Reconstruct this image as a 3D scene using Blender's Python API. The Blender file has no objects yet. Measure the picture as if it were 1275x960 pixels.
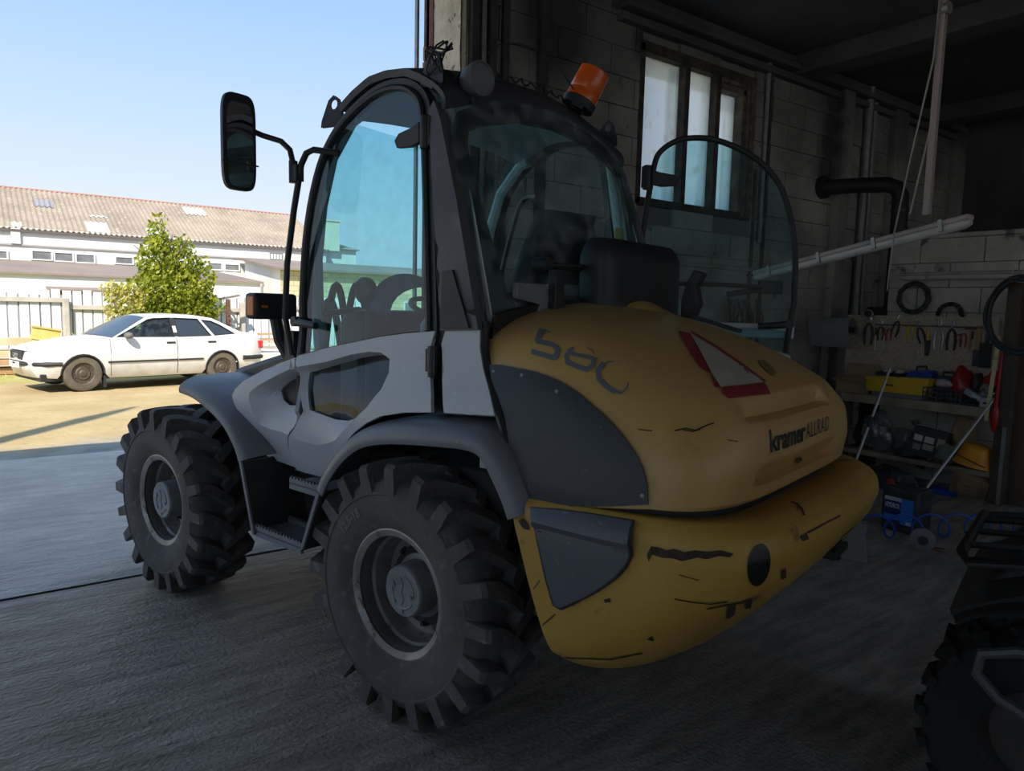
import bpy, bmesh, math, random
from mathutils import Vector, Matrix, noise
from mathutils.bvhtree import BVHTree
from mathutils.geometry import delaunay_2d_cdt

random.seed(7)
PI = math.pi
SC = bpy.context.scene
COL = SC.collection

# ---------------------------------------------------------------- camera
# world axes: X runs along the gate wall, Y out through the gate, Z up (metres); the camera stands over the origin
WA, PITCH, ROLL = 0.9312, 0.1062, 0.0239
def cam_vec(x, y, z):
    return Vector((x*math.sin(WA) + y*math.cos(WA), -x*math.cos(WA) + y*math.sin(WA), z))
cp, sp, cr, sr = math.cos(PITCH), math.sin(PITCH), math.cos(ROLL), math.sin(ROLL)
fwd = cam_vec(0, cp, -sp)
right = cam_vec(cr, sr*sp, sr*cp)
up = cam_vec(-sr, cr*sp, cr*cp)
cam_data = bpy.data.cameras.new('camera')
cam = bpy.data.objects.new('camera', cam_data)
COL.objects.link(cam)
m = Matrix((right, up, -fwd)).transposed().to_4x4()
m.translation = Vector((0, 0, 1.68))
cam.matrix_world = m
cam_data.sensor_fit = 'HORIZONTAL'
cam_data.sensor_width = 36.0
cam_data.lens = 894.73/1275*36.0
cam_data.clip_start, cam_data.clip_end = 0.05, 500
SC.camera = cam

# ---------------------------------------------------------------- sky, sun, exposure
world = bpy.data.worlds.new('sky'); SC.world = world
world.use_nodes = True
wn, wl = world.node_tree.nodes, world.node_tree.links
wn.clear()
w_out = wn.new('ShaderNodeOutputWorld'); w_bg = wn.new('ShaderNodeBackground')
w_tc = wn.new('ShaderNodeTexCoord'); w_sep = wn.new('ShaderNodeSeparateXYZ'); w_rmp = wn.new('ShaderNodeValToRGB')
wl.new(w_tc.outputs['Generated'], w_sep.inputs[0]); wl.new(w_sep.outputs['Z'], w_rmp.inputs[0])
wl.new(w_rmp.outputs[0], w_bg.inputs[0]); wl.new(w_bg.outputs[0], w_out.inputs[0])
els = w_rmp.color_ramp.elements
els[0].position, els[0].color = 0.0, (0.82, 0.86, 0.92, 1)
els[1].position, els[1].color = 1.0, (0.34, 0.51, 0.80, 1)
for p, c in ((0.10, (0.75, 0.83, 0.95)), (0.22, (0.55, 0.72, 0.95)), (0.36, (0.37, 0.59, 0.93)), (0.6, (0.34, 0.54, 0.86))):
    e = els.new(p); e.color = (*c, 1)
w_bg.inputs[1].default_value = 0.87
sun_data = bpy.data.lights.new('sun', 'SUN')
sun = bpy.data.objects.new('sun', sun_data); COL.objects.link(sun)
SUN_EL = math.radians(43)
sun_dir = Vector((0.611*math.cos(SUN_EL), 0.79*math.cos(SUN_EL), -math.sin(SUN_EL)))
sun.rotation_euler = sun_dir.to_track_quat('-Z', 'Y').to_euler()
sun.location = (-10, -12, 14)
sun_data.energy, sun_data.angle, sun_data.color = 4.9, 0.009, (1.0, 0.93, 0.80)
SC.view_settings.view_transform = 'Standard'
SC.view_settings.look = 'None'
SC.view_settings.exposure = 0.35
SC.view_settings.gamma = 1.0
SC.view_settings.use_curve_mapping = False

# ---------------------------------------------------------------- materials
MATS = {}
def mat(name, col, rough=0.6, metal=0.0, col2=None, nscale=6.0, nlow=0.35, nhigh=0.65, bump=0.0, bscale=None,
        col3=None, n3=40.0, l3=0.62, h3=0.70, coat=0.0, emit=None, spec=0.5, stretch=None, world_space=False):
    """principled material; col2 is mixed in by a broad noise, col3 by a finer one (wear, stains)"""
    if name in MATS: return MATS[name]
    M = bpy.data.materials.new(name); M.use_nodes = True
    n, l = M.node_tree.nodes, M.node_tree.links
    b = n['Principled BSDF']
    b.inputs['Roughness'].default_value = rough; b.inputs['Metallic'].default_value = metal
    b.inputs['Specular IOR Level'].default_value = spec
    if coat: b.inputs['Coat Weight'].default_value = coat
    tc = n.new('ShaderNodeTexCoord'); vec = tc.outputs['Object']
    if world_space: vec = n.new('ShaderNodeNewGeometry').outputs['Position']
    if stretch:
        mp = n.new('ShaderNodeMapping'); mp.inputs['Scale'].default_value = stretch
        l.new(vec, mp.inputs[0]); vec = mp.outputs[0]
    src = None
    def noise_fac(scale, lo, hi, det=5):
        t = n.new('ShaderNodeTexNoise'); t.inputs['Scale'].default_value = scale; t.inputs['Detail'].default_value = det
        l.new(vec, t.inputs['Vector'])
        r = n.new('ShaderNodeMapRange'); r.inputs[1].default_value = lo; r.inputs[2].default_value = hi
        l.new(t.outputs['Fac'], r.inputs[0]); return r.outputs[0]
    def mix(fac, a, c):
        x = n.new('ShaderNodeMix'); x.data_type = 'RGBA'; l.new(fac, x.inputs[0])
        if isinstance(a, tuple): x.inputs[6].default_value = (*a, 1)
        else: l.new(a, x.inputs[6])
        x.inputs[7].default_value = (*c, 1); return x.outputs[2]
    cur = col
    if col2 is not None: cur = mix(noise_fac(nscale, nlow, nhigh), cur, col2)
    if col3 is not None: cur = mix(noise_fac(n3, l3, h3, 8), cur, col3)
    if isinstance(cur, tuple): b.inputs['Base Color'].default_value = (*cur, 1)
    else: l.new(cur, b.inputs['Base Color'])
    if bump:
        t = n.new('ShaderNodeTexNoise'); t.inputs['Scale'].default_value = bscale or 30; t.inputs['Detail'].default_value = 8
        l.new(vec, t.inputs['Vector'])
        bp = n.new('ShaderNodeBump'); bp.inputs['Strength'].default_value = bump; bp.inputs['Distance'].default_value = 0.02
        l.new(t.outputs['Fac'], bp.inputs['Height']); l.new(bp.outputs[0], b.inputs['Normal'])
    if emit:
        b.inputs['Emission Color'].default_value = (*emit[0], 1); b.inputs['Emission Strength'].default_value = emit[1]
    MATS[name] = M
    return M

def glass(name, tint, gloss=0.06, dirt=0.0, dirt_col=(0.5, 0.55, 0.55)):
    """a thin tinted pane: light passes straight through, with reflection growing at grazing angles and a film of dust"""
    if name in MATS: return MATS[name]
    M = bpy.data.materials.new(name); M.use_nodes = True
    n, l = M.node_tree.nodes, M.node_tree.links
    n.remove(n['Principled BSDF']); out = n['Material Output']
    tr = n.new('ShaderNodeBsdfTransparent'); tr.inputs[0].default_value = (*tint, 1)
    gl = n.new('ShaderNodeBsdfGlossy'); gl.inputs['Roughness'].default_value = 0.02
    fr = n.new('ShaderNodeLayerWeight'); fr.inputs[0].default_value = 0.5
    pw = n.new('ShaderNodeMath'); pw.operation = 'POWER'; l.new(fr.outputs['Facing'], pw.inputs[0]); pw.inputs[1].default_value = 5
    ml = n.new('ShaderNodeMath'); ml.operation = 'MULTIPLY_ADD'; l.new(pw.outputs[0], ml.inputs[0]); ml.inputs[1].default_value = 0.85; ml.inputs[2].default_value = gloss
    mx = n.new('ShaderNodeMixShader'); l.new(ml.outputs[0], mx.inputs[0]); l.new(tr.outputs[0], mx.inputs[1]); l.new(gl.outputs[0], mx.inputs[2])
    res = mx.outputs[0]
    if dirt:
        df = n.new('ShaderNodeBsdfDiffuse'); df.inputs[0].default_value = (*dirt_col, 1)
        tc = n.new('ShaderNodeTexCoord'); t = n.new('ShaderNodeTexNoise'); t.inputs['Scale'].default_value = 14; t.inputs['Detail'].default_value = 10
        l.new(tc.outputs['Object'], t.inputs['Vector'])
        r = n.new('ShaderNodeMapRange'); r.inputs[1].default_value = 0.40; r.inputs[2].default_value = 0.75
        r.inputs[3].default_value = dirt*0.25; r.inputs[4].default_value = dirt*2
        l.new(t.outputs['Fac'], r.inputs[0])
        m2 = n.new('ShaderNodeMixShader'); l.new(r.outputs[0], m2.inputs[0]); l.new(res, m2.inputs[1]); l.new(df.outputs[0], m2.inputs[2])
        res = m2.outputs[0]
    l.new(res, out.inputs[0])
    MATS[name] = M
    return M

# ---------------------------------------------------------------- mesh helpers
class MB:
    """collects shapes and links them as one mesh object"""
    def __init__(s): s.v, s.f = [], []
    def add(s, verts, faces, M=None):
        o = len(s.v)
        s.v += [tuple(M @ Vector(p)) if M else tuple(p) for p in verts]
        s.f += [tuple(i+o for i in f) for f in faces]
        return s
    def box(s, x0, x1, y0, y1, z0, z1, M=None):
        v = [(x, y, z) for x in (x0, x1) for y in (y0, y1) for z in (z0, z1)]
        return s.add(v, [(0,1,3,2), (4,6,7,5), (0,4,5,1), (2,3,7,6), (0,2,6,4), (1,5,7,3)], M)
    def cbox(s, c, size, rot=(0,0,0)):
        from mathutils import Euler
        M = Matrix.Translation(c) @ Euler(rot).to_matrix().to_4x4()
        a, b, d = size[0]/2, size[1]/2, size[2]/2
        return s.box(-a, a, -b, b, -d, d, M)
    def bar(s, p, q, w, h, upv=(0,0,1)):
        p, q = Vector(p), Vector(q); d = q-p; L = d.length; d.normalize()
        u = Vector(upv); x = d.cross(u)
        if x.length < 1e-4: x = d.cross(Vector((1,0,0)))
        x.normalize(); u = x.cross(d)
        M = Matrix((d, x, u)).transposed().to_4x4(); M.translation = p
        return s.box(0, L, -w/2, w/2, -h/2, h/2, M)
    def tube(s, path, r, n=8, cap=True, closed=False):
        P = [Vector(p) for p in path]; N = len(P); R = r if isinstance(r, (list, tuple)) else [r]*N
        vs, fs = [], []
        prev = None
        for i in range(N):
            if closed: d = P[(i+1)%N]-P[i-1]
            else: d = P[min(i+1, N-1)]-P[max(i-1, 0)]
            d.normalize()
            if prev is None:
                a = d.cross(Vector((0,0,1)))
                if a.length < 0.05: a = d.cross(Vector((0,1,0)))
            else: a = prev - d*prev.dot(d)
            a.normalize(); prev = a; b = d.cross(a)
            for k in range(n):
                t = 2*PI*k/n; vs.append(P[i] + (a*math.cos(t)+b*math.sin(t))*R[i])
        for i in range(N if closed else N-1):
            j = (i+1) % N
            for k in range(n): fs.append((i*n+k, i*n+(k+1)%n, j*n+(k+1)%n, j*n+k))
        if cap and not closed:
            fs.append(tuple(range(n-1, -1, -1))); fs.append(tuple(range((N-1)*n, N*n)))
        return s.add(vs, fs)
    def cyl(s, p, q, r, n=16, r2=None): return s.tube([p, q], [r, r if r2 is None else r2], n)
    def lathe(s, prof, n=32, origin=(0,0,0), axis='Y', closed=False, M=None, cap=True):
        vs, fs = [], []
        for (a, r) in prof:
            for k in range(n):
                t = 2*PI*k/n; c, q = r*math.cos(t), r*math.sin(t)
                p = {'Y': (c, a, q), 'Z': (c, q, a), 'X': (a, c, q)}[axis]
                vs.append((p[0]+origin[0], p[1]+origin[1], p[2]+origin[2]))
        m_ = len(prof)
        for i in range(m_ if closed else m_-1):
            j = (i+1) % m_
            for k in range(n): fs.append((i*n+k, i*n+(k+1)%n, j*n+(k+1)%n, j*n+k))
        if not closed and cap:
            if prof[0][1] > 1e-5: fs.append(tuple(range(n-1, -1, -1)))
            if prof[-1][1] > 1e-5: fs.append(tuple(range((m_-1)*n, m_*n)))
        return s.add(vs, fs, M)
    def prism(s, poly, fn, d0, d1):
        """poly: 2-D outline; fn(u, v, d) -> 3-D point"""
        n = len(poly)
        vs = [fn(u, v, d0) for u, v in poly] + [fn(u, v, d1) for u, v in poly]
        return s.add(vs, [tuple(range(n-1, -1, -1)), tuple(range(n, 2*n))] + [(i, (i+1)%n, n+(i+1)%n, n+i) for i in range(n)])
    def grid(s, fn, nu, nv, cu=False, cv=False):
        vs = [fn(i/(nu if cu else nu-1) if nu > 1 else 0, j/(nv if cv else nv-1)) for i in range(nu) for j in range(nv)]
        fs = []
        for i in range(nu if cu else nu-1):
            for j in range(nv if cv else nv-1):
                a, b = (i+1) % nu, (j+1) % nv
                fs.append((i*nv+j, a*nv+j, a*nv+b, i*nv+b))
        return s.add(vs, fs)
    def sphere(s, c, r, n=12, m=8):
        rx, ry, rz = r if isinstance(r, (tuple, list)) else (r, r, r)
        def fn(u, v):
            t, ph = 2*PI*u, PI*(v*0.998+0.001)
            return (c[0]+rx*math.sin(ph)*math.cos(t), c[1]+ry*math.sin(ph)*math.sin(t), c[2]+rz*math.cos(ph))
        return s.grid(fn, n, m, cu=True)
    def mesh(s, name):
        me = bpy.data.meshes.new(name); me.from_pydata(s.v, [], s.f); me.validate(); return me
    def build(s, name, m, parent=None, smooth=40, bevel=0, loc=None, rot=None, solid=0, seg=2, merge=False, recalc=True):
        me = s.mesh(name)
        if recalc or merge:
            bm = bmesh.new(); bm.from_mesh(me)
            if merge: bmesh.ops.remove_doubles(bm, verts=bm.verts, dist=1e-5)
            bmesh.ops.recalc_face_normals(bm, faces=bm.faces); bm.to_mesh(me); bm.free()
        if smooth:
            for p in me.polygons: p.use_smooth = True
            me.set_sharp_from_angle(angle=math.radians(smooth))
        if m: me.materials.append(m)
        o = bpy.data.objects.new(name, me); COL.objects.link(o)
        if parent: o.parent = parent
        if loc: o.location = loc
        if rot: o.rotation_euler = rot
        if solid:
            md = o.modifiers.new('solid', 'SOLIDIFY'); md.thickness = solid; md.offset = -1
            es = o.modifiers.new('edges', 'EDGE_SPLIT'); es.split_angle = math.radians(smooth or 30); es.use_edge_sharp = False
        if bevel:
            md = o.modifiers.new('bevel', 'BEVEL'); md.width = bevel; md.segments = seg; md.limit_method = 'ANGLE'; md.angle_limit = math.radians(35)
            md.harden_normals = False
        return o

def link_mesh(name, me, parent=None, loc=None, rot=None, scale=None):
    o = bpy.data.objects.new(name, me); COL.objects.link(o)
    if parent: o.parent = parent
    if loc is not None: o.location = loc
    if rot is not None: o.rotation_euler = rot
    if scale is not None: o.scale = scale
    return o
def tag(o, label, cat, group=None, kind=None):
    o['label'] = label; o['category'] = cat
    if group: o['group'] = group
    if kind: o['kind'] = kind
    return o
def struct(o, label=None):
    o['kind'] = 'structure'
    if label: o['label'] = label
    return o
def thing(name, label, cat, loc=(0,0,0), rotz=0, group=None, rot=None):
    o = bpy.data.objects.new(name, None); COL.objects.link(o); o.empty_display_size = 0.2
    o.location = loc; o.rotation_euler = rot or (0, 0, rotz)
    return tag(o, label, cat, group)
def copy_tree(o, parent=None):
    c = o.copy(); COL.objects.link(c)
    if parent: c.parent = parent
    for ch in list(o.children): copy_tree(ch, c)
    return c

def pip(x, y, poly):
    r = False; j = len(poly)-1
    for i in range(len(poly)):
        (xi, yi), (xj, yj) = poly[i], poly[j]
        if (yi > y) != (yj > y) and x < (xj-xi)*(y-yi)/(yj-yi)+xi: r = not r
        j = i
    return r
def seg_dist(x, y, poly):
    best = 9e9
    for i in range(len(poly)):
        (ax, ay), (bx, by) = poly[i], poly[(i+1) % len(poly)]
        dx, dy = bx-ax, by-ay; t = max(0, min(1, ((x-ax)*dx+(y-ay)*dy)/(dx*dx+dy*dy+1e-12)))
        best = min(best, math.hypot(x-ax-t*dx, y-ay-t*dy))
    return best
def densify(poly, step, closed=True):
    out = []
    n = len(poly)
    for i in range(n if closed else n-1):
        a, b = poly[i], poly[(i+1) % n]
        k = max(1, int(math.hypot(b[0]-a[0], b[1]-a[1])/step))
        out += [(a[0]+(b[0]-a[0])*t/k, a[1]+(b[1]-a[1])*t/k) for t in range(k)]
    if not closed: out.append(poly[-1])
    return out
def smooth_poly(poly, it=2, closed=True):
    """Chaikin corner cutting"""
    for _ in range(it):
        out = []; n = len(poly)
        rng = range(n) if closed else range(n-1)
        if not closed: out.append(poly[0])
        for i in rng:
            a, b = poly[i], poly[(i+1) % n]
            out += [(a[0]*.75+b[0]*.25, a[1]*.75+b[1]*.25), (a[0]*.25+b[0]*.75, a[1]*.25+b[1]*.75)]
        if not closed: out.append(poly[-1])
        poly = out
    return poly
def offset_poly(poly, d):
    n = len(poly); A = sum(poly[i][0]*poly[(i+1)%n][1]-poly[(i+1)%n][0]*poly[i][1] for i in range(n))
    s = 1 if A > 0 else -1; out = []
    for i in range(n):
        a, b, c = Vector(poly[i-1]), Vector(poly[i]), Vector(poly[(i+1)%n])
        e1 = (b-a).normalized(); e2 = (c-b).normalized()
        n1 = Vector((e1.y, -e1.x))*s; n2 = Vector((e2.y, -e2.x))*s
        k = n1+n2; L = k.length_squared
        k = k*(2/max(L, 0.8)) if L > 0 else n1
        p = b + k*d*0.5*1.0 if L > 0 else b+n1*d
        out.append((p.x, p.y))
    return out
def panel_mesh(outline, holes=(), step=0.06, creases=()):
    """triangulated flat region with inner points: returns 2-D points and triangles"""
    loops = [densify(outline, step)] + [densify(h, step) for h in holes]
    pts, edges = [], []
    for lp in loops:
        o = len(pts); pts += [Vector(p) for p in lp]; edges += [(o+i, o+(i+1) % len(lp)) for i in range(len(lp))]
    for lp in [densify(c, step) for c in creases]:
        keep = [pip(p[0], p[1], outline) and not any(pip(p[0], p[1], h) for h in holes) for p in lp]; o = len(pts); pts += [Vector(p) if k else Vector((lp[0][0], lp[0][1])) for p, k in zip(lp, keep)]
        edges += [(o+i, o+(i+1) % len(lp)) for i in range(len(lp)) if keep[i] and keep[(i+1) % len(lp)]]
        loops = loops+[[p for p, k in zip(lp, keep) if k]]
    xs = [p[0] for p in outline]; zs = [p[1] for p in outline]
    x = min(xs)+step/2
    while x < max(xs):
        z = min(zs)+step/2
        while z < max(zs):
            if pip(x, z, outline) and not any(pip(x, z, h) for h in holes) and all(seg_dist(x, z, lp) > step*0.4 for lp in loops):
                pts.append(Vector((x+random.uniform(-1,1)*step*.05, z)))
            z += step
        x += step
    V, E, F, *_ = delaunay_2d_cdt(pts, edges, [], 0, 1e-5)
    tris = []
    for f in F:
        cx = sum(V[i][0] for i in f)/len(f); cz = sum(V[i][1] for i in f)/len(f)
        if pip(cx, cz, outline) and not any(pip(cx, cz, h) for h in holes): tris.append(tuple(f))
    return [(p[0], p[1]) for p in V], tris
def panel(name, outline, fn, m, parent=None, holes=(), step=0.06, solid=0.0, smooth=35, creases=()):
    """a curved sheet: outline in two coordinates, fn maps them to the 3-D surface"""
    V, T = panel_mesh(outline, holes, step, creases)
    b = MB(); b.add([fn(*p) for p in V], T)
    o = b.build(name, m, parent, smooth=smooth, solid=solid, recalc=False)
    if solid: o.modifiers['solid'].offset = 0
    return o
def lerp_table(t, T):
    if t <= T[0][0]: return T[0][1]
    for (a, b), (c, d) in zip(T, T[1:]):
        if t <= c: return b+(d-b)*(t-a)/(c-a)
    return T[-1][1]
def text_mesh(body, size, bold=0.0, font_scale=(1,1)):
    cu = bpy.data.curves.new('lettering', 'FONT'); cu.body = body; cu.size = size; cu.offset = bold
    cu.resolution_u = 3
    o = bpy.data.objects.new('lettering', cu); COL.objects.link(o)
    dg = bpy.context.evaluated_depsgraph_get(); dg.update()
    me = bpy.data.meshes.new_from_object(o.evaluated_get(dg))
    v = [(p.co.x*font_scale[0], p.co.y*font_scale[1]) for p in me.vertices]; f = [tuple(p.vertices) for p in me.polygons]
    bpy.data.objects.remove(o); bpy.data.curves.remove(cu); bpy.data.meshes.remove(me)
    return v, f

# ================================================================ the setting: workshop
NG = 4.79                      # inner face of the gate wall
M_conc = mat('floor_concrete', (0.74, 0.645, 0.56), 0.45, col2=(0.54, 0.47, 0.405), nscale=2.2, bump=1.0, bscale=11, col3=(0.70, 0.62, 0.54), n3=16, l3=0.55, h3=0.72, spec=0.5)
M_apron = mat('apron_concrete', (0.84, 0.745, 0.65), 0.55, col2=(0.64, 0.565, 0.49), nscale=1.2, bump=0.8, bscale=8, col3=(0.66, 0.61, 0.55), n3=14, l3=0.55, h3=0.75, spec=0.35)
M_block = mat('wall_block', (0.50, 0.46, 0.41), 0.9, world_space=True, col2=(0.28, 0.26, 0.235), nscale=1.7, bump=0.5, bscale=24, col3=(0.05, 0.047, 0.045), n3=5, l3=0.64, h3=0.74)
M_mortar = mat('mortar', (0.22, 0.205, 0.185), 0.95, bump=0.4, bscale=40)
M_soot = mat('soot_plaster', (0.07, 0.066, 0.068), 0.95, col2=(0.11, 0.10, 0.10), nscale=1.5, bump=0.3, bscale=12)
M_steel_dk = mat('dark_steel', (0.05, 0.048, 0.05), 0.55, 0.3, col2=(0.09, 0.07, 0.06), nscale=9)
M_plaster = mat('cream_plaster', (0.80, 0.71, 0.54), 0.9, col2=(0.62, 0.54, 0.41), nscale=6, bump=0.8, bscale=28, col3=(0.22, 0.19, 0.16), n3=17, l3=0.62, h3=0.68)
M_rust = mat('rusty_steel', (0.13, 0.055, 0.035), 0.8, 0.2, col2=(0.22, 0.12, 0.09), nscale=12, bump=0.3, bscale=60)
M_galv = mat('galvanised', (0.34, 0.33, 0.33), 0.5, 0.5, col2=(0.25, 0.24, 0.24), nscale=14)
M_greywood = mat('grey_wood', (0.25, 0.215, 0.17), 0.85, col2=(0.16, 0.13, 0.10), nscale=5, bump=0.4, bscale=40, stretch=(1, 1, 1))

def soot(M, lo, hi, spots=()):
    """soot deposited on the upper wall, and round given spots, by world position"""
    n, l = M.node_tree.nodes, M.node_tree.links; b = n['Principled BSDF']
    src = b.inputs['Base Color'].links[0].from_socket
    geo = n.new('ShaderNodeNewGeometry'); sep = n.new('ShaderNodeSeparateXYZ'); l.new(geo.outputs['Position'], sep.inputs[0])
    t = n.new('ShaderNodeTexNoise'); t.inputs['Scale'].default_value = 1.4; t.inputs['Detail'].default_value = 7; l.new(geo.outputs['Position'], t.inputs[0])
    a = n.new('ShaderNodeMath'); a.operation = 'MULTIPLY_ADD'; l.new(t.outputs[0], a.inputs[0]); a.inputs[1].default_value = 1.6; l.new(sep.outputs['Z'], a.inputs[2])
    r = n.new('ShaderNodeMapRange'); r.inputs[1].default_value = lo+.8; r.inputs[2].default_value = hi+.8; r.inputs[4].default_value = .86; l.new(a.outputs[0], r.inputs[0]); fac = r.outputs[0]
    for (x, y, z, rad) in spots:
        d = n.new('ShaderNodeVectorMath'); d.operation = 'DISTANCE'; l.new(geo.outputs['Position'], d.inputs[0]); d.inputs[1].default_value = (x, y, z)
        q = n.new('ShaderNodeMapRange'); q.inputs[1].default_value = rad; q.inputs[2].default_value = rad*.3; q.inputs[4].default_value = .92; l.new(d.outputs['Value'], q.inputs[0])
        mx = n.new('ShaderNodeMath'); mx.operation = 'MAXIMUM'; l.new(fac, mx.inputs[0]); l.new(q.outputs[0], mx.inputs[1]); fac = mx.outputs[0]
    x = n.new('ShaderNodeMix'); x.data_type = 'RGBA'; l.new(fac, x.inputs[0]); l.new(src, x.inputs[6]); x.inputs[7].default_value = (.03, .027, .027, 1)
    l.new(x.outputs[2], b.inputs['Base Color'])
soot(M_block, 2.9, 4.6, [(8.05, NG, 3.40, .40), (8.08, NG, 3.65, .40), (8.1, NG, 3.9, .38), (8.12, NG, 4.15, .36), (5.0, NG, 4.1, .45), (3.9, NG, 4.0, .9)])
# floor: slab with joints, a worn rough slab inside and a smoother one outside the sill
fl = MB()
def slab(x0, x1, y0, y1, nx, ny, amp, seed, z0=0.0):
    def fn(u, v):
        x, y = x0+(x1-x0)*u, y0+(y1-y0)*v
        e = min(u, 1-u, v, 1-v)
        z = amp*(noise.noise(Vector((x*.9+seed, y*.9, 0)))+0.6*noise.noise(Vector((x*3.1, y*3.1+seed, 3))))
        return (x, y, z0+z*min(1, e*12)-(0.012 if e == 0 else 0))
    return fn
flo = MB().grid(slab(-6.0, 12.0, -7.5, NG-0.012, 150, 110, 0.006, 2), 150, 110).build('floor', M_conc, smooth=60)
struct(flo, 'rough worn grey concrete floor of the workshop')
apr = MB().grid(slab(-9.0, 14.0, NG+0.012, 9.0, 120, 40, 0.006, 9, 0.004), 120, 40).build('concrete_apron', M_apron, smooth=60)
struct(apr, 'paler concrete apron outside the gate sill')
struct(MB().box(-9, 14, NG-0.05, NG+0.05, -0.3, -0.02).box(-6, 12, -7.5, NG, -0.3, -0.06).box(-9, 14, NG, 9, -0.3, -0.06).build('subfloor', M_mortar))

def streaks(M, relief=.14, dark=.70):
    """rough, streaky relief running along the gate line, plus fine grit"""
    n, l = M.node_tree.nodes, M.node_tree.links; b = n['Principled BSDF']
    geo = n.new('ShaderNodeNewGeometry'); mp = n.new('ShaderNodeMapping'); mp.inputs['Scale'].default_value = (1.6, 8.5, 1); mp.inputs['Rotation'].default_value = (0, 0, .06); l.new(geo.outputs['Position'], mp.inputs[0])
    t = n.new('ShaderNodeTexNoise'); t.inputs['Scale'].default_value = 1.3; t.inputs['Detail'].default_value = 10; t.inputs['Roughness'].default_value = .68; l.new(mp.outputs[0], t.inputs[0])
    g = n.new('ShaderNodeTexNoise'); g.inputs['Scale'].default_value = 45; g.inputs['Detail'].default_value = 6; l.new(geo.outputs['Position'], g.inputs[0])
    a = n.new('ShaderNodeMath'); a.operation = 'MULTIPLY_ADD'; l.new(g.outputs[0], a.inputs[0]); a.inputs[1].default_value = .45; l.new(t.outputs[0], a.inputs[2])
    bp = n.new('ShaderNodeBump'); bp.inputs['Strength'].default_value = 1.0; bp.inputs['Distance'].default_value = relief; l.new(a.outputs[0], bp.inputs['Height']); l.new(bp.outputs[0], b.inputs['Normal'])
    src = b.inputs['Base Color'].links[0].from_socket
    r = n.new('ShaderNodeMapRange'); r.inputs[1].default_value = .62; r.inputs[2].default_value = .38; r.inputs[4].default_value = dark; l.new(t.outputs[0], r.inputs[0])
    x = n.new('ShaderNodeMix'); x.data_type = 'RGBA'; l.new(r.outputs[0], x.inputs[0]); l.new(src, x.inputs[6]); x.inputs[7].default_value = (.20, .165, .135, 1)
    v = n.new('ShaderNodeTexVoronoi'); v.inputs['Scale'].default_value = 9; l.new(geo.outputs['Position'], v.inputs['Vector'])
    q = n.new('ShaderNodeMath'); q.operation = 'LESS_THAN'; l.new(v.outputs['Distance'], q.inputs[0]); q.inputs[1].default_value = .055
    y = n.new('ShaderNodeMix'); y.data_type = 'RGBA'; l.new(q.outputs[0], y.inputs[0]); l.new(x.outputs[2], y.inputs[6]); y.inputs[7].default_value = (.62, .58, .52, 1)
    l.new(y.outputs[2], b.inputs['Base Color'])
streaks(M_conc); streaks(M_apron, .05, .32)
# gate wall core with the gate opening and the window opening
GX0, GX1, GZ = -4.6, 2.99, 4.22
WX0, WX1, WZ0, WZ1 = 4.93, 6.60, 2.72, 4.06
gw = MB()
NO = 5.15
gw.box(-5.4, GX0, NG+.02, NO, 0, 4.9)
gw.box(GX0, GX1, NG+.02, NO, GZ, 4.9)
gw.box(GX1+.03, WX0, NG+.02, NO, 0, 4.9)
gw.box(WX0, WX1, NG+.02, NO, 0, WZ0)
gw.box(WX0, WX1, NG+.02, NO, WZ1, 4.9)
gw.box(WX1, 11.7, NG+.02, NO, 0, 4.9)
wall_gate = struct(gw.build('wall_gate', M_mortar, smooth=0), 'sooty block wall with the gate and the three-pane window')
# the cream plastered reveal of the gate
jb = MB()
def jamb(u, v):
    y, z = NG-0.02+(NO-NG+.04)*u, GZ*v
    return (GX1+0.012*noise.noise(Vector((y*9, z*4, 1)))+0.006*noise.noise(Vector((y*30, z*22, 5))), y, z)
jb.grid(jamb, 14, 90)
jb.box(GX1+.02, GX1+.05, NG-0.02, NG+.03, 0, GZ)
jb.build('gate_reveal', M_plaster, wall_gate, smooth=60)
# blocks of the gate wall, each its own piece with recessed joints
blk = MB(); bw, bh = 0.591, 0.241
blk.box(-bw/2, bw/2, -0.02, 0.03, -bh/2, bh/2)
me_block = blk.mesh('block'); me_block.materials.append(M_block)
def block_at(parent, x, y, z, rot=0.0, sx=1.0, sz=1.0):
    return link_mesh('block', me_block, parent, (x, y+random.uniform(-.004, .004), z), (random.uniform(-.006, .006), 0, rot), (sx, 1, sz))
for r in range(18):
    z0 = r*0.25; z1 = min(z0+0.25, 4.47); off = 0.3*(r % 2)
    x = GX1+.05-off
    while x < 11.4:
        a, c = max(x, GX1+.05), min(x+0.6, 11.45)
        x += 0.6
        if c-a < 0.08: continue
        zz0, zz1 = z0, z1
        if c > WX0 and a < WX1 and z1 > WZ0 and z0 < WZ1:      # cut around the window
            if a < WX0: c = WX0
            elif c > WX1: a = WX1
            elif z0 < WZ0: zz1 = WZ0
            elif z1 > WZ1: zz0 = WZ1
            else: continue
        if c-a < 0.05 or zz1-zz0 < 0.04: continue
        block_at(wall_gate, (a+c)/2, NG, (zz0+zz1)/2, 0, (c-a-.007)/bw, (zz1-zz0-.007)/bh)
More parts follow.
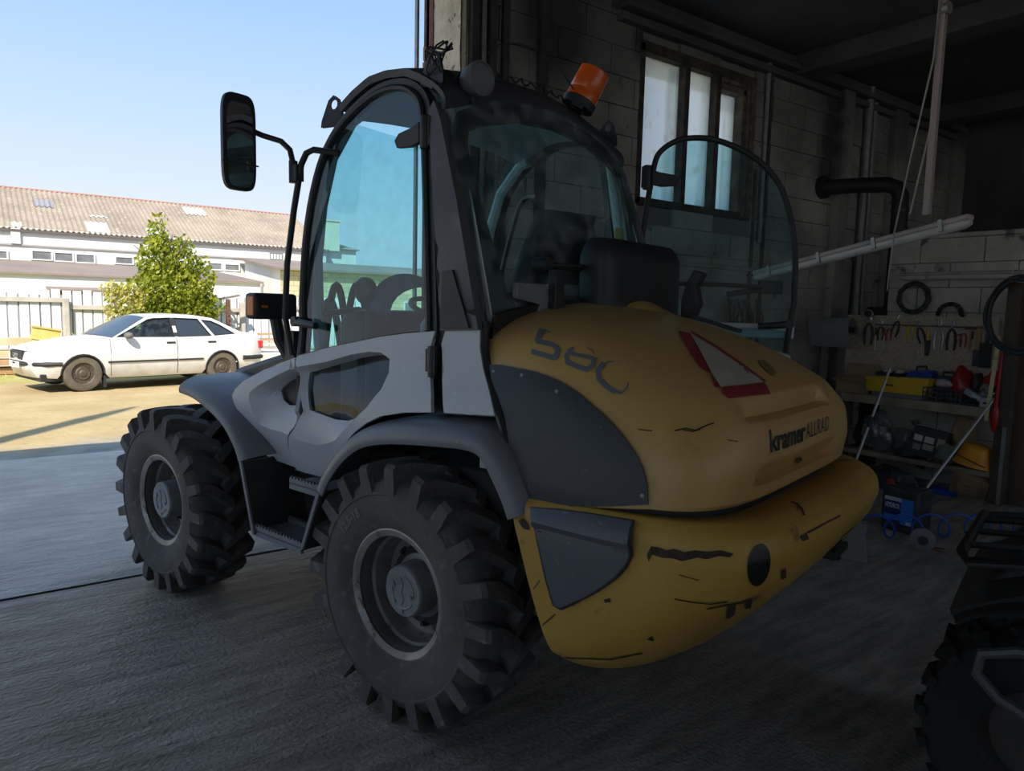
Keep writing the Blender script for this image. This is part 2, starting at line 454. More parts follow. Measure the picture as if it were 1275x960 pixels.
# steel channels, gate track and conduits along the gate wall
def upright(name, x0, x1, y0, y1, z0, z1, m_, label):
    return struct(MB().box(x0, x1, y0, y1, z0, z1).build(name, m_, smooth=0, bevel=.004), label)
upright('trim_1', 3.06, 3.13, NG-.075, NG-.022, 0, 4.45, M_steel_dk, 'dark steel channel nearest the gate reveal')
upright('trim_2', 3.16, 3.20, NG-.06, NG-.022, 0, 4.45, M_galv, 'thin grey rail behind the gate channel')
upright('trim_3', 3.23, 3.29, NG-.075, NG-.022, 0, 4.45, M_steel_dk, 'second dark channel beside the gate')
upright('trim_4', 3.36, 3.42, NG-.06, NG-.022, 0, 4.45, M_steel_dk, 'third dark channel beside the gate')
upright('trim_5', 3.72, 3.80, NG-.08, NG-.022, 0, 4.45, M_steel_dk, 'fourth dark channel, apart from the others')
for i, (x, z0, z1, r, c) in enumerate(((6.79, 2.45, 4.45, .028, M_galv), (6.87, 1.0, 4.45, .02, M_steel_dk), (8.82, .3, 4.45, .05, M_galv), (8.98, .3, 4.45, .035, M_galv), (6.68, 1.0, 3.2, .018, M_steel_dk))):
    p = MB().cyl((x, NG-.022-r, z0), (x, NG-.022-r, z1), r, 10)
    for z in (z0+.25, (z0+z1)/2, z1-.3): p.box(x-r-.02, x+r+.02, NG-.03-r, NG-.021, z-.012, z+.012)
    struct(p.build('trim_%d' % (6+i), c), 'vertical conduit on the sooty wall')
struct(MB().cyl((4.9, NG-.05, 2.16), (6.7, NG-.05, 2.16), .022, 8).cyl((4.9, NG-.05, 2.16), (4.9, NG-.05, 1.2), .02, 8).build('trim_11', M_block), 'thin horizontal pipe below the window')
# pilasters and cornice
for x, w_ in ((8.2, .22), (9.45, .3), (11.2, .3)):
    struct(MB().box(x, x+w_, NG-.12, NG-.018, 0, 4.4).build('pilaster', M_block, smooth=0, bevel=.01), 'shallow block pilaster of the gate wall')
co = MB()
for (z0, z1, d) in ((4.20, 4.27, .10), (4.30, 4.36, .16), (4.39, 4.45, .10)): co.box(4.6, 11.4, NG-d, NG-.01, z0, z1)
struct(co.build('cornice', M_soot, smooth=0, bevel=.01), 'sooty stepped cornice under the ceiling')
# other walls, ceiling, roof
M_lime = mat('limewash', (0.78, 0.75, 0.69), 0.9, col2=(0.66, 0.63, 0.57), nscale=1.2)
def windowed_wall(name, axis, c0, c1, a0, a1, wins, m_):
    b = MB(); f = (lambda p, q, z0, z1: b.box(c0, c1, p, q, z0, z1)) if axis == 'Y' else (lambda p, q, z0, z1: b.box(p, q, c0, c1, z0, z1))
    a = a0
    for (p, q, z0, z1) in wins:
        f(a, p, 0, 4.9); f(p, q, 0, z0); f(p, q, z1, 4.9); a = q
    f(a, a1, 0, 4.9)
    return struct(b.build(name, m_, smooth=0))
LW = [(-6.6, -3.4, .5, 4.4), (-3.0, .2, .5, 4.4), (.6, 4.4, .5, 4.4)]
BW = [(-.8, 2.0, 1.0, 4.3), (2.4, 5.2, 1.0, 4.3), (5.6, 8.4, 1.0, 4.3), (8.8, 11.2, 1.0, 4.3)]
windowed_wall('wall_left', 'Y', -6.2, -6.0, -7.7, NO, LW, M_lime)
windowed_wall('wall_back', 'X', -7.9, -7.7, -6.2, 11.9, BW, M_lime)
struct(MB().box(11.5, 11.7, -7.7, NO, 0, 4.9).build('wall_end', M_soot, smooth=0), 'sooty end wall beyond the partition')
SKX0, SKX1, SKY0, SKY1 = 3.5, 5.7, -3.6, -1.6                    # a roof light above and behind the camera
def holed(x0, x1, y0, y1, z0, z1): return MB().box(x0, SKX0, y0, y1, z0, z1).box(SKX1, x1, y0, y1, z0, z1).box(SKX0, SKX1, y0, SKY0, z0, z1).box(SKX0, SKX1, SKY1, y1, z0, z1)
struct(holed(-6.2, 11.7, -7.9, NG+.03, 4.47, 4.6).build('ceiling', M_soot, smooth=0), 'black sooty ceiling')
for x in (-2.6, 0.6, 3.9, 7.2, 10.3):
    struct(MB().box(x, x+.35, -7.7, NG-.02, 4.27, 4.48).build('ceiling_beam', M_soot, smooth=0, bevel=.02), 'sooty concrete ceiling beam')
struct(holed(-6.4, 11.9, -8.1, NO+.12, 4.9, 5.05).build('roof_slab', M_mortar, smooth=0))
struct(MB().box(SKX0-.06, SKX0, SKY0-.06, SKY1+.06, 4.5, 5.12).box(SKX1, SKX1+.06, SKY0-.06, SKY1+.06, 4.5, 5.12).box(SKX0, SKX1, SKY0-.06, SKY0, 4.5, 5.12).box(SKX0, SKX1, SKY1, SKY1+.06, 4.5, 5.12).build('roof_light_curb', M_lime, smooth=0))
ch = MB().tube([(-4.65,4.07,5.0),(-4.65,4.07,9.0),(-4.65,4.07,9.6),(-4.65,4.07,10.1)], [.15,.14,.10,.03], 12)
struct(ch.build('roof_vent', M_mortar, smooth=0))

# the partition of light blocks behind the shelf
PW = 7.95
par = struct(MB().box(PW+.02, PW+.2, -3.2, 3.86, 0, 2.5).build('wall_partition', M_mortar, smooth=0), 'low partition of pale blocks behind the shelf')
M_pblock = mat('partition_block', (0.66, 0.62, 0.54), 0.9, world_space=True, col2=(0.42, 0.395, 0.345), nscale=2.2, bump=0.4, bscale=26, col3=(0.12, 0.11, 0.10), n3=6, l3=0.62, h3=0.72)
me_pblock = blk.mesh('block'); me_pblock.materials.append(M_pblock)
for r in range(10):
    y = 3.88+0.3*(r % 2); n_ = 0
    while y > -3.2:
        a, c = min(y, 3.88), max(y-0.6, -3.2); y -= 0.6
        if a-c < .06: continue
        o = link_mesh('block', me_pblock, par, (PW+random.uniform(-.005, .005), (a+c)/2, r*.25+.125), (0, random.uniform(-.008, .008), -PI/2), ((a-c-.009)/bw, 1, 1))
struct(MB().box(PW-.03, PW+.24, -3.2, 3.9, 2.5, 2.545).build('trim_12', M_pblock, smooth=0, bevel=.01), 'ledge along the top of the partition')
# the three-pane window
M_frame = mat('black_window_frame', (0.03, 0.027, 0.025), 0.8, col2=(0.10, 0.075, 0.055), nscale=14, bump=0.5, bscale=50)
M_oldpaint = mat('worn_frame_paint', (0.20, 0.16, 0.12), 0.8, col2=(0.07, 0.055, 0.045), nscale=9, bump=0.5, bscale=50)
win = MB()
wy0, wy1 = NG+.0, NG+.10
win.box(4.90, 4.965, wy0-.03, wy1, 2.68, 4.10); win.box(4.90, 6.62, wy0-.03, wy1, 4.02, 4.12); win.box(4.90, 6.62, wy0-.03, wy1, 2.67, 2.74)
window = struct(win.build('window_1', M_frame, smooth=0, bevel=.006), 'three-pane dirty window in the sooty wall')
for x0, x1 in ((5.515, 5.585), (5.985, 6.055)):
    MB().box(x0, x1, wy0-.03, wy1, 2.74, 4.02).build('mullion', M_frame, window, smooth=0, bevel=.006)
MB().box(6.385, 6.43, wy0-.05, wy1, 2.74, 3.95).box(6.05, 6.43, wy0-.05, wy1, 3.90, 3.96).build('sash', M_oldpaint, window, smooth=0, bevel=.006)
MB().box(6.47, 6.52, wy0-.04, wy1, 2.70, 4.04).box(6.55, 6.63, wy0-.035, wy1, 2.68, 4.10).box(6.05, 6.5, wy0-.04, wy1, 3.98, 4.02).build('window_frame', M_oldpaint, window, smooth=0, bevel=.008)
def pane_mat():
    M = bpy.data.materials.new('frosted_dirty_pane'); M.use_nodes = True
    n, l = M.node_tree.nodes, M.node_tree.links; n.remove(n['Principled BSDF'])
    tr = n.new('ShaderNodeBsdfTranslucent'); tp = n.new('ShaderNodeBsdfTransparent'); mx = n.new('ShaderNodeMixShader')
    tc = n.new('ShaderNodeTexCoord'); t = n.new('ShaderNodeTexNoise'); t.inputs['Scale'].default_value = 9; t.inputs['Detail'].default_value = 8
    l.new(tc.outputs['Object'], t.inputs[0])
    rp = n.new('ShaderNodeValToRGB'); l.new(t.outputs[0], rp.inputs[0])
    rp.color_ramp.elements[0].position = .22; rp.color_ramp.elements[0].color = (.70, .66, .58, 1)
    rp.color_ramp.elements[1].position = .42; rp.color_ramp.elements[1].color = (.92, .93, .92, 1)
    l.new(rp.outputs[0], tr.inputs[0]); tp.inputs[0].default_value = (.8, .84, .86, 1)
    mx.inputs[0].default_value = .45
    l.new(tr.outputs[0], mx.inputs[1]); l.new(tp.outputs[0], mx.inputs[2]); l.new(mx.outputs[0], n['Material Output'].inputs[0])
    return M
M_pane = pane_mat()
for x0, x1, z1 in ((4.965, 5.515, 4.02), (5.585, 5.985, 4.02), (6.055, 6.385, 3.90)):
    MB().box(x0, x1, NG+.055, NG+.061, 2.74, z1).build('pane', M_pane, window, smooth=0)
    MB().box(x1-.26*(x1-x0), x1, NG+.085, NG+.09, 2.74, z1-.03).box(x0, x1, NG+.085, NG+.09, z1-.16, z1).build('pane', M_pane, window, smooth=0)
# open gate leaf folded back against the outer face, seen edge on, and its hinge
gl = thing('gate_leaf', 'brown steel gate leaf folded back outside the gate, seen edge on', 'gate', (2.985, 5.17, 0))
MB().box(0.0, 2.0, 0.06, .10, .05, 4.15).build('leaf_sheet', M_rust, gl, smooth=0)
MB().box(0, .05, 0.0, .14, .05, 4.15).box(1.95, 2, 0.0, .14, .05, 4.15).build('leaf_frame', M_rust, gl, smooth=0)
MB().cyl((-.015, .09, 3.42), (-.015, .09, 3.62), .022, 10).cyl((-.015, .09, 3.64), (-.015, .09, 3.74), .018, 10).build('hinge', mat('pale_rust', (.45, .30, .24), .7), gl)
MB().box(-.03, -.01, .20, .24, .02, 4.2).build('gate_rail', M_galv, gl, smooth=0)
M_clear = glass('clear_window_pane', (.93, .95, .95), gloss=.04, dirt=.06)
for i, (p, q, z0, z1) in enumerate(LW+BW):                       # daylight windows of the walls behind and left of the camera
    left = i < len(LW); w_ = MB()
    def wb(a0, a1, b0, b1, d0, d1): (w_.box(-6.16+d0, -6.16+d1, a0, a1, b0, b1) if left else w_.box(a0, a1, -7.86+d0, -7.86+d1, b0, b1))
    wb(p, p+.06, z0, z1, 0, .1); wb(q-.06, q, z0, z1, 0, .1); wb(p, q, z0, z0+.06, 0, .1); wb(p, q, z1-.06, z1, 0, .1)
    for k in range(1, 4): a = p+(q-p)*k/4; wb(a-.025, a+.025, z0, z1, .02, .08)
    wb(p, q, (z0+z1)/2-.025, (z0+z1)/2+.025, .02, .08)
    fr_ = struct(w_.build('window_%d' % (i+2), M_oldpaint, smooth=0))
    w_ = MB(); wb(p+.05, q-.05, z0+.05, z1-.05, .045, .05); w_.build('pane', M_clear, fr_, smooth=0)

def opal():
    M = bpy.data.materials.new('opal_roof_light'); M.use_nodes = True
    n, l = M.node_tree.nodes, M.node_tree.links; n.remove(n['Principled BSDF'])
    tr = n.new('ShaderNodeBsdfTranslucent'); tr.inputs[0].default_value = (.86, .85, .82, 1); l.new(tr.outputs[0], n['Material Output'].inputs[0]); return M
struct(MB().box(SKX0-.04, SKX1+.04, SKY0-.04, SKY1+.04, 5.12, 5.13).build('roof_light', opal(), smooth=0))

# ================================================================ the yard outside
def yard_mat():
    M = bpy.data.materials.new('sandy_ground'); M.use_nodes = True
    n, l = M.node_tree.nodes, M.node_tree.links; b = n['Principled BSDF']; b.inputs['Roughness'].default_value = .95
    b.inputs['Specular IOR Level'].default_value = .1
    geo = n.new('ShaderNodeNewGeometry'); sep = n.new('ShaderNodeSeparateXYZ'); l.new(geo.outputs['Position'], sep.inputs[0])
    def noi(s, d=6):
        t = n.new('ShaderNodeTexNoise'); t.inputs['Scale'].default_value = s; t.inputs['Detail'].default_value = d
        l.new(geo.outputs['Position'], t.inputs[0]); return t.outputs[0]
    def mth(op, a, c):
        x = n.new('ShaderNodeMath'); x.operation = op
        for i, q in enumerate((a, c)):
            if isinstance(q, (int, float)): x.inputs[i].default_value = q
            else: l.new(q, x.inputs[i])
        return x.outputs[0]
    def mix(f, a, c):
        x = n.new('ShaderNodeMix'); x.data_type = 'RGBA'; l.new(f, x.inputs[0])
        for i, q in ((6, a), (7, c)):
            if isinstance(q, tuple): x.inputs[i].default_value = (*q, 1)
            else: l.new(q, x.inputs[i])
        return x.outputs[2]
    def rng(v, a, c):
        r = n.new('ShaderNodeMapRange'); r.inputs[1].default_value = a; r.inputs[2].default_value = c; l.new(v, r.inputs[0]); return r.outputs[0]
    sand = mix(rng(noi(.9), .35, .65), (.56, .43, .235), (.45, .335, .17))
    sand = mix(rng(noi(9), .58, .75), sand, (.38, .29, .16))
    grey = mix(rng(noi(3), .35, .65), (.40, .39, .37), (.28, .265, .245))
    edge = mth('ADD', sep.outputs['Y'], mth('MULTIPLY', noi(.8), 2.0))
    ground = mix(rng(edge, 10.0, 11.2), grey, sand)
    grass = mix(rng(noi(7), .35, .65), (.36, .36, .09), (.55, .47, .20))
    gedge = mth('ADD', sep.outputs['Y'], mth('MULTIPLY', noi(.7), 2.5))
    ground = mix(rng(gedge, 18.0, 19.0), ground, grass)
    l.new(ground, b.inputs['Base Color'])
    bp = n.new('ShaderNodeBump'); bp.inputs['Strength'].default_value = .7; bp.inputs['Distance'].default_value = .03
    l.new(noi(7, 9), bp.inputs['Height']); l.new(bp.outputs[0], b.inputs['Normal'])
    return M
M_yard = yard_mat()
def yard_z(x, y):
    return -0.012+0.02*noise.noise(Vector((x*.35, y*.35, 4)))+0.008*noise.noise(Vector((x*1.7, y*1.7, 8)))
yd = MB()
yd.grid(lambda u, v: (-12+34*u, 8.9+14*v, min(yard_z(-12+34*u, 8.9+14*v), .004) if v > .03 else -.02), 120, 60)
yd.add([(-90, 22.9, -.03), (120, 22.9, -.03), (120, 140, -.03), (-90, 140, -.03), (-90, 5.2, -.07), (-12, 5.2, -.07), (-12, 23, -.07), (-90, 23, -.07),
        (22, 5.2, -.07), (120, 5.2, -.07), (120, 23, -.07), (22, 23, -.07), (-12, 5.2, -.07), (-9, 5.2, -.07), (-9, 9.0, -.07), (-12, 9.0, -.07), (14, 5.2, -.07), (22, 5.2, -.07), (22, 9.0, -.07), (14, 9.0, -.07)],
       [(0,1,2,3), (4,5,6,7), (8,9,10,11), (12,13,14,15), (16,17,18,19)])
struct(yd.build('yard_ground', M_yard, smooth=60), 'sunlit sandy yard in front of the workshop')
# dry grass growing along the fence
rg = random.Random(3); g = MB()   # the turf keeps clear of what stands on it
for i in range(2600):
    x = rg.uniform(-2, 10); y = rg.uniform(18.6, 20.8)
    if rg.random() < .35: x = rg.uniform(4.6, 8)
    if (x < 1.75 and y > 18.9) or y > 20.05 or (x > 5.1 and 18.9 < y) or (3.6 < x < 4.3 and y > 19.7) or (2.7 < x < 3.2 and y > 19.6): continue
    h = rg.uniform(.04, .16); a = rg.uniform(0, PI); w_ = .012; dx, dy = math.cos(a)*w_, math.sin(a)*w_; lx_, ly_ = rg.uniform(-.05, .05), rg.uniform(-.05, .05)
    g.add([(x-dx, y-dy, -.03), (x+dx, y+dy, -.03), (x+lx_, y+ly_, h)], [(0,1,2)])
tag(g.build('dry_grass', mat('dry_grass', (.42, .40, .12), .9, col2=(.55, .47, .20), nscale=2), smooth=0, recalc=False), 'short dry yellow green grass along the plank fence', 'grass', kind='stuff')

# ---- plank fence, every plank its own part
M_fence = mat('white_fence_plank', (.80, .80, .80), .8, col2=(.66, .68, .72), nscale=1.6)
M_fgrey = mat('grey_fence_plank', (.40, .40, .42), .85, col2=(.30, .30, .31), nscale=2)
M_rail = mat('fence_rail', (.62, .57, .50), .85, col2=(.46, .41, .35), nscale=3)
FN = 21.0
fence = thing('plank_fence', 'tall white plank fence with grey rails behind the white car', 'fence', (0, FN, 0))
me_bt = MB().box(-.05, .05, .024, .04, 0, 1.78).mesh('batten'); me_bt.materials.append(mat('grey_batten', (.36, .36, .385), .9))
MB.batten = lambda x, f: link_mesh('batten', me_bt, f, (x, 0, random.uniform(-.03, .03)))
me_pl = MB().box(-.094, .094, 0, .022, 0, 1.87).mesh('plank'); me_pl.materials.append(M_fence)
me_pg = MB().box(-.099, .099, 0, .022, 0, 1.72).mesh('plank'); me_pg.materials.append(M_fgrey)
x = -2.2
while x < 10.6:
    grey = 4.25 < x < 5.3
    link_mesh('plank', me_pg if grey else me_pl, fence, (x, random.uniform(-.01, .01), random.uniform(-.03, .03)), (0, random.uniform(-.008, .008), 0))
    MB.batten(x+.111, fence)
    x += .222
for x0, x1, z in ((-2.3, 1.72, 1.63), (1.8, 6.0, 1.46), (6.0, 10.6, 1.56)):
    MB().box(x0, x1, -.07, -.012, z-.055, z+.055).build('fence_rail', M_rail, fence, smooth=0, bevel=.006)
    MB().box(x0, x1, -.07, -.012, .35, .45).build('fence_rail', M_rail, fence, smooth=0, bevel=.006)
for x in (1.76, 6.0):
    MB().box(x-.07, x+.07, -.20, -.072, -.03, 1.68).build('fence_post', M_rail, fence, smooth=0, bevel=.015)
po = thing('rusty_post', 'thin rusty post with a plank nailed across its top before the fence', 'post', (5.45, FN-.75, -.03))
MB().box(-.05, .05, -.05, .05, 0, 1.78).build('post_shaft', M_rust, po, smooth=0, bevel=.006)
MB().bar((-.42, 0, 1.74), (.3, 0, 1.90), .10, .05).build('cross_plank', M_greywood, po, smooth=0)

# ---- lumber and crates between car and fence
cr_ = thing('yellow_crate', 'tilted yellow plywood crate left of the white car', 'crate', (1.22, 19.4, .84), rot=(0.0, .18, 0))
M_yply = mat('yellow_plywood', (.78, .62, .22), .7, col2=(.65, .50, .15), nscale=4)
MB().box(-.27, .27, -.2, -.17, -.125, .14).box(-.27, .27, .17, .2, -.14, .14).box(-.27, -.24, -.17, .17, -.14, .14).box(.24, .27, -.17, .17, -.14, .14).box(-.27, .27, -.2, .2, -.16, -.14).build('crate_body', M_yply, cr_, smooth=0)
MB().box(-.30, .30, -.23, .23, .14, .17).build('crate_lid', mat('yellow_lid', (.60, .47, .15), .7), cr_, smooth=0)
st = thing('crate_stand', 'pale wooden stand under the yellow crate', 'stand', (1.22, 19.45, -.03))
for x in (-.2, .2): MB().box(x-.04, x+.04, -.2, .2, 0, .62).build('leg', M_rail, st, smooth=0)
MB().box(-.3, .3, -.2, .2, .62, .66).build('stand_top', M_rail, st, smooth=0)
M_beam = mat('new_lumber', (.70, .60, .42), .8, col2=(.55, .44, .27), nscale=3)
M_beam2 = mat('brown_lumber', (.42, .24, .12), .8, col2=(.55, .36, .2), nscale=3)
lb = (('uppermost pale beam of the lumber pile left of the car', -2.2, .95, 19.5, .66, .16, M_beam), ('second pale beam of the lumber pile left of the car', -2.2, 1.0, 19.35, .40, .14, M_beam),
      ('orange brown beam low in the lumber pile left of the car', -2.2, .9, 19.2, .24, .12, M_beam2), ('lowest dark bearer under the lumber pile left of the car', -2.2, .7, 19.3, .04, .14, M_beam2))
for (lab, x0, x1, y, z, h, m_) in lb:
    tag(MB().box(x0, x1, y-.25, y+.25, z-.04, z-.04+h).build('lumber_beam', m_, smooth=0, bevel=.006), lab, 'lumber', 'lumber left of the car')
for i, (x0, z0, x1, z1, y, m_, lab) in enumerate(((4.9, .80, 7.4, .86, 19.9, M_beam2, 'topmost brown board of the scrap stack behind the car boot'), (5.1, .70, 7.5, .68, 19.8, M_beam2, 'brown board below the topmost of the scrap stack behind the car boot'),
      (5.0, .58, 7.2, .60, 19.7, M_beam, 'pale board in the middle of the scrap stack behind the car boot'), (5.6, .44, 6.9, .40, 19.6, mat('white_board', (.8, .8, .78), .8), 'white sheet low in the scrap stack behind the car boot'))):
    tag(MB().bar((x0, y, z0), (x1, y, z1), .32, .05).build('scrap_board', m_, smooth=0), lab, 'board', 'scrap boards behind the car')
tag(MB().box(5.3, 8.0, 19.0, 20.0, -.03, .36).build('concrete_slab', mat('white_concrete', (.75, .73, .70), .9, col2=(.6, .58, .55), nscale=3), smooth=0, bevel=.02), 'pale concrete slab under the scrap boards', 'slab')

# ---- tree and bush
def leaf_cloud(blobs, n, size, seed):
    r = random.Random(seed); b = MB()
    tot = sum(q[3]*q[4]*q[5] for q in blobs)
    for (cx, cy, cz, rx, ry, rz) in blobs:
        for _ in range(int(n*rx*ry*rz/tot)):
            while True:
                p = Vector((r.uniform(-1, 1), r.uniform(-1, 1), r.uniform(-1, 1)))
                if .25 < p.length < 1: break
            k = 1+.25*noise.noise(Vector((p.x*2+cx, p.y*2, p.z*2+cz)))
            c = Vector((cx+p.x*rx*k, cy+p.y*ry*k, cz+p.z*rz*k))
            a = Vector((r.gauss(0, 1), r.gauss(0, 1), r.gauss(0, 1))).normalized(); t = a.orthogonal().normalized(); u = a.cross(t)
            s = size*r.uniform(.6, 1.3)
            b.add([c-t*s, c-u*s*.55, c+t*s, c+u*s*.55], [(0,1,2,3)])
    return b
def leaf_mat(name, c1, c2):
    M = bpy.data.materials.new(name); M.use_nodes = True
    n, l = M.node_tree.nodes, M.node_tree.links; b = n['Principled BSDF']; b.inputs['Roughness'].default_value = .6
    tc = n.new('ShaderNodeTexCoord'); t = n.new('ShaderNodeTexNoise'); t.inputs['Scale'].default_value = 3.0; l.new(tc.outputs['Object'], t.inputs[0])
    r = n.new('ShaderNodeValToRGB'); l.new(t.outputs[0], r.inputs[0]); r.color_ramp.elements[0].color = (*c1, 1); r.color_ramp.elements[1].color = (*c2, 1)
    r.color_ramp.elements[0].position = .35; r.color_ramp.elements[1].position = .65
    l.new(r.outputs[0], b.inputs['Base Color'])
    tr = n.new('ShaderNodeBsdfTranslucent'); l.new(r.outputs[0], tr.inputs[0]); mx = n.new('ShaderNodeMixShader'); mx.inputs[0].default_value = .35
    l.new(b.outputs[0], mx.inputs[1]); l.new(tr.outputs[0], mx.inputs[2]); l.new(mx.outputs[0], n['Material Output'].inputs[0])
    return M
tree = thing('leafy_tree', 'yellow green leafy tree standing before the fence behind the white car', 'tree', (3.95, 20.0, -.03))
M_bark = mat('bark', (.14, .10, .07), .9, bump=.5, bscale=30)
tk = MB().tube([(0, 0, 0), (.03, 0, .8), (-.05, .02, 1.8), (-.1, 0, 3.2)], [.09, .08, .06, .02], 8)
for i in range(12):
    a = i*2.4; z = .8+.18*i
    tk.tube([(0, 0, z), (.45*math.cos(a), .4*math.sin(a), z+.35), (.8*math.cos(a), .7*math.sin(a), z+.65)], [.03, .02, .008], 5)
tk.build('trunk', M_bark, tree)
leaf_cloud([(0, 0, 1.85, .92, .8, .85), (.35, .1, 1.5, .85, .75, .6), (-.25, 0, 2.7, .5, .5, .75), (-.22, 0, 3.35, .28, .3, .55), (.25, 0, 2.75, .42, .45, .6), (.75, 0, 2.2, .38, .4, .75), (1.0, -.1, 1.55, .35, .35, .3), (-.05, 0, 1.0, .75, .6, .5)], 9500, .062, 11).build('foliage', leaf_mat('tree_leaf', (.19, .25, .018), (.42, .42, .03)), tree, smooth=0, recalc=False)
bush = thing('pale_bush', 'paler thinner bush at the left foot of the leafy tree', 'bush', (2.88, 19.6, -.03))
bs = MB()
for i in range(7): bs.tube([(0, 0, 0), (.12*math.cos(i), .1*math.sin(i), .8), (.4*math.cos(i*1.7), .3*math.sin(i*1.7), 1.7)], [.02, .015, .006], 5)
bs.build('stems', M_bark, bush)
leaf_cloud([(0, 0, 1.55, .5, .45, .6), (-.2, 0, 1.95, .35, .35, .22), (.3, 0, 1.2, .35, .35, .55), (-.15, 0, .9, .3, .3, .4)], 1700, .055, 5).build('foliage', leaf_mat('bush_leaf', (.42, .42, .06), (.62, .55, .16)), bush, smooth=0, recalc=False)
for i, (x, h, lab) in enumerate(((5.05, .75, 'pale stalky weed by the grey planks of the fence'), (5.75, .8, 'pale stalky weed between the rusty post and the fence post'), (2.05, .7, 'small yellow green weed at the left fence post'))):
    wd = thing('tall_weed', lab, 'weed', (x, 20.5, -.03), group='weeds along the fence')
    q = MB(); r = random.Random(i)
    for k in range(16): q.tube([(r.uniform(-.05, .05), 0, 0), (r.uniform(-.12, .12), r.uniform(-.1, .1), h*.6), (r.uniform(-.25, .25), r.uniform(-.15, .15), h*r.uniform(.8, 1.4))], [.012, .01, .004], 4)
    q.build('stalks', mat('weed_stalk', (.62, .56, .28), .9), wd)
    leaf_cloud([(0, 0, h*.8, .22, .2, h*.35)], 90, .045, i).build('foliage', leaf_mat('weed_leaf%d' % i, (.5, .48, .12), (.65, .58, .2)), wd, smooth=0, recalc=False)

# ---- long white building with corrugated roof
M_white = mat('white_render', (.80, .79, .76), .9, col2=(.70, .68, .64), nscale=.9)
M_groof = mat('fibre_cement_roof', (.40, .325, .25), .9, col2=(.30, .24, .185), nscale=.7, col3=(.48, .41, .33), n3=6, l3=.55, h3=.7)
M_leanroof = mat('felt_roof', (.30, .235, .20), .9, col2=(.24, .19, .165), nscale=.6)
M_ridge = mat('red_ridge', (.40, .17, .13), .8)
M_dkwin = mat('dusty_window', (.16, .16, .17), .35, col2=(.24, .25, .26), nscale=2)
lbld = thing('long_building', 'long white building with brown corrugated roof across the yard', 'building', (0, 34, 0))
MB().box(-26, 13.8, 0, 9.8, 0, 4.36).add([(13.8, 0, 4.36), (13.8, 9.8, 4.36), (13.8, 4.9, 6.35)], [(0,1,2)]).box(13.8, 15.5, .3, 5, 0, 4.42).build('wall', M_white, lbld, smooth=0)
def roofpatch(x0, x1, v0, v1, lift, pitch=.19, amp=.035):
    b = MB(); nx = int((x1-x0)/pitch*4)+1
    b.grid(lambda u, v: (x0+(x1-x0)*u, -.10+(v0+(v1-v0)*v)*5.0, 4.30+(v0+(v1-v0)*v)*2.13+lift+amp*math.cos(2*PI*(x0+(x1-x0)*u)/pitch)), nx, 2)
    return b
roofpatch(-26, 13.95, 0, 1, 0).add([(13.9, .1, 4.42), (15.7, .1, 4.42), (15.2, 2.6, 4.95), (13.9, 2.6, 5.1), (15.7, 5.1, 4.42), (13.9, 5.1, 4.42)], [(0,1,2,3), (3,2,4,5), (1,4,2)]).add([(-26, 4.9, 6.41), (13.95, 4.9, 6.41), (13.95, 9.9, 4.30), (-26, 9.9, 4.30)], [(0,1,2,3)]).build('roof', M_groof, lbld, smooth=60)
MB().box(-26, 13.95, -.13, -.07, 4.17, 4.27).build('eaves_board', mat('eaves', (.13, .11, .10), .9), lbld, smooth=0)
MB().tube([(-26, 4.9, 6.42), (13.95, 4.9, 6.42)], .055, 6).build('ridge', M_ridge, lbld)
M_patch = mat('pale_roof_sheet', (.80, .80, .78), .7)
for x0, x1, v0, v1, m_ in ((3.75, 4.55, .02, .26, M_patch), (1.2, 1.55, .02, .12, M_patch), (2.1, 2.8, .55, .72, mat('blue_roof_sheet', (.30, .29, .33), .7)), (4.0, 4.7, .40, .43, M_patch), (8.2, 9.2, .70, .90, M_patch), (6.0, 6.8, .02, .2, mat('grey_roof_sheet', (.55, .54, .52), .8))):
    roofpatch(x0, x1, v0, v1, .03).build('roof_sheet', m_, lbld, smooth=60)
MB().box(-26, 13.8, -.07, 0, 3.66, 3.72).build('wall_band', mat('band', (.42, .40, .38), .9), lbld, smooth=0)
MB().box(1.16, 1.46, -.12, 0, 3.72, 4.3).build('pilaster', M_white, lbld, smooth=0)
for (x0, x1, z0, z1) in ((-.4, 1.0, 3.15, 3.40), (1.83, 2.44, 3.18, 3.48), (2.58, 3.16, 3.16, 3.46), (3.31, 3.91, 3.15, 3.44), (4.71, 5.31, 3.18, 3.42), (8.33, 8.88, 3.13, 3.38), (9.06, 9.64, 3.13, 3.36)):
    f = MB().box(x0-.06, x1+.06, -.05, 0, z0-.05, z0).box(x0-.06, x1+.06, -.05, 0, z1, z1+.05).box(x0-.06, x0, -.05, 0, z0, z1).box(x1, x1+.06, -.05, 0, z0, z1).build('window', M_white, lbld, smooth=0)
    MB().box(x0, x1, -.02, -.005, z0, z1).build('pane', M_dkwin, f, smooth=0)
f = MB().box(11.05, 11.65, -.05, 0, 3.62, 4.02).build('window', M_dkwin, lbld, smooth=0)
for k in range(4): MB().box(11.09+.14*k, 11.19+.14*k, -.07, -.05, 3.68, 3.96).build('pane', mat('light_pane', (.7, .7, .68), .6), f, smooth=0)
MB().box(13.76, 14.5, .0, .8, 4.3, 5.72).box(13.70, 14.56, -.05, .85, 5.72, 5.80).build('chimney', mat('pale_chimney', (.66, .64, .52), .9), lbld, smooth=0)
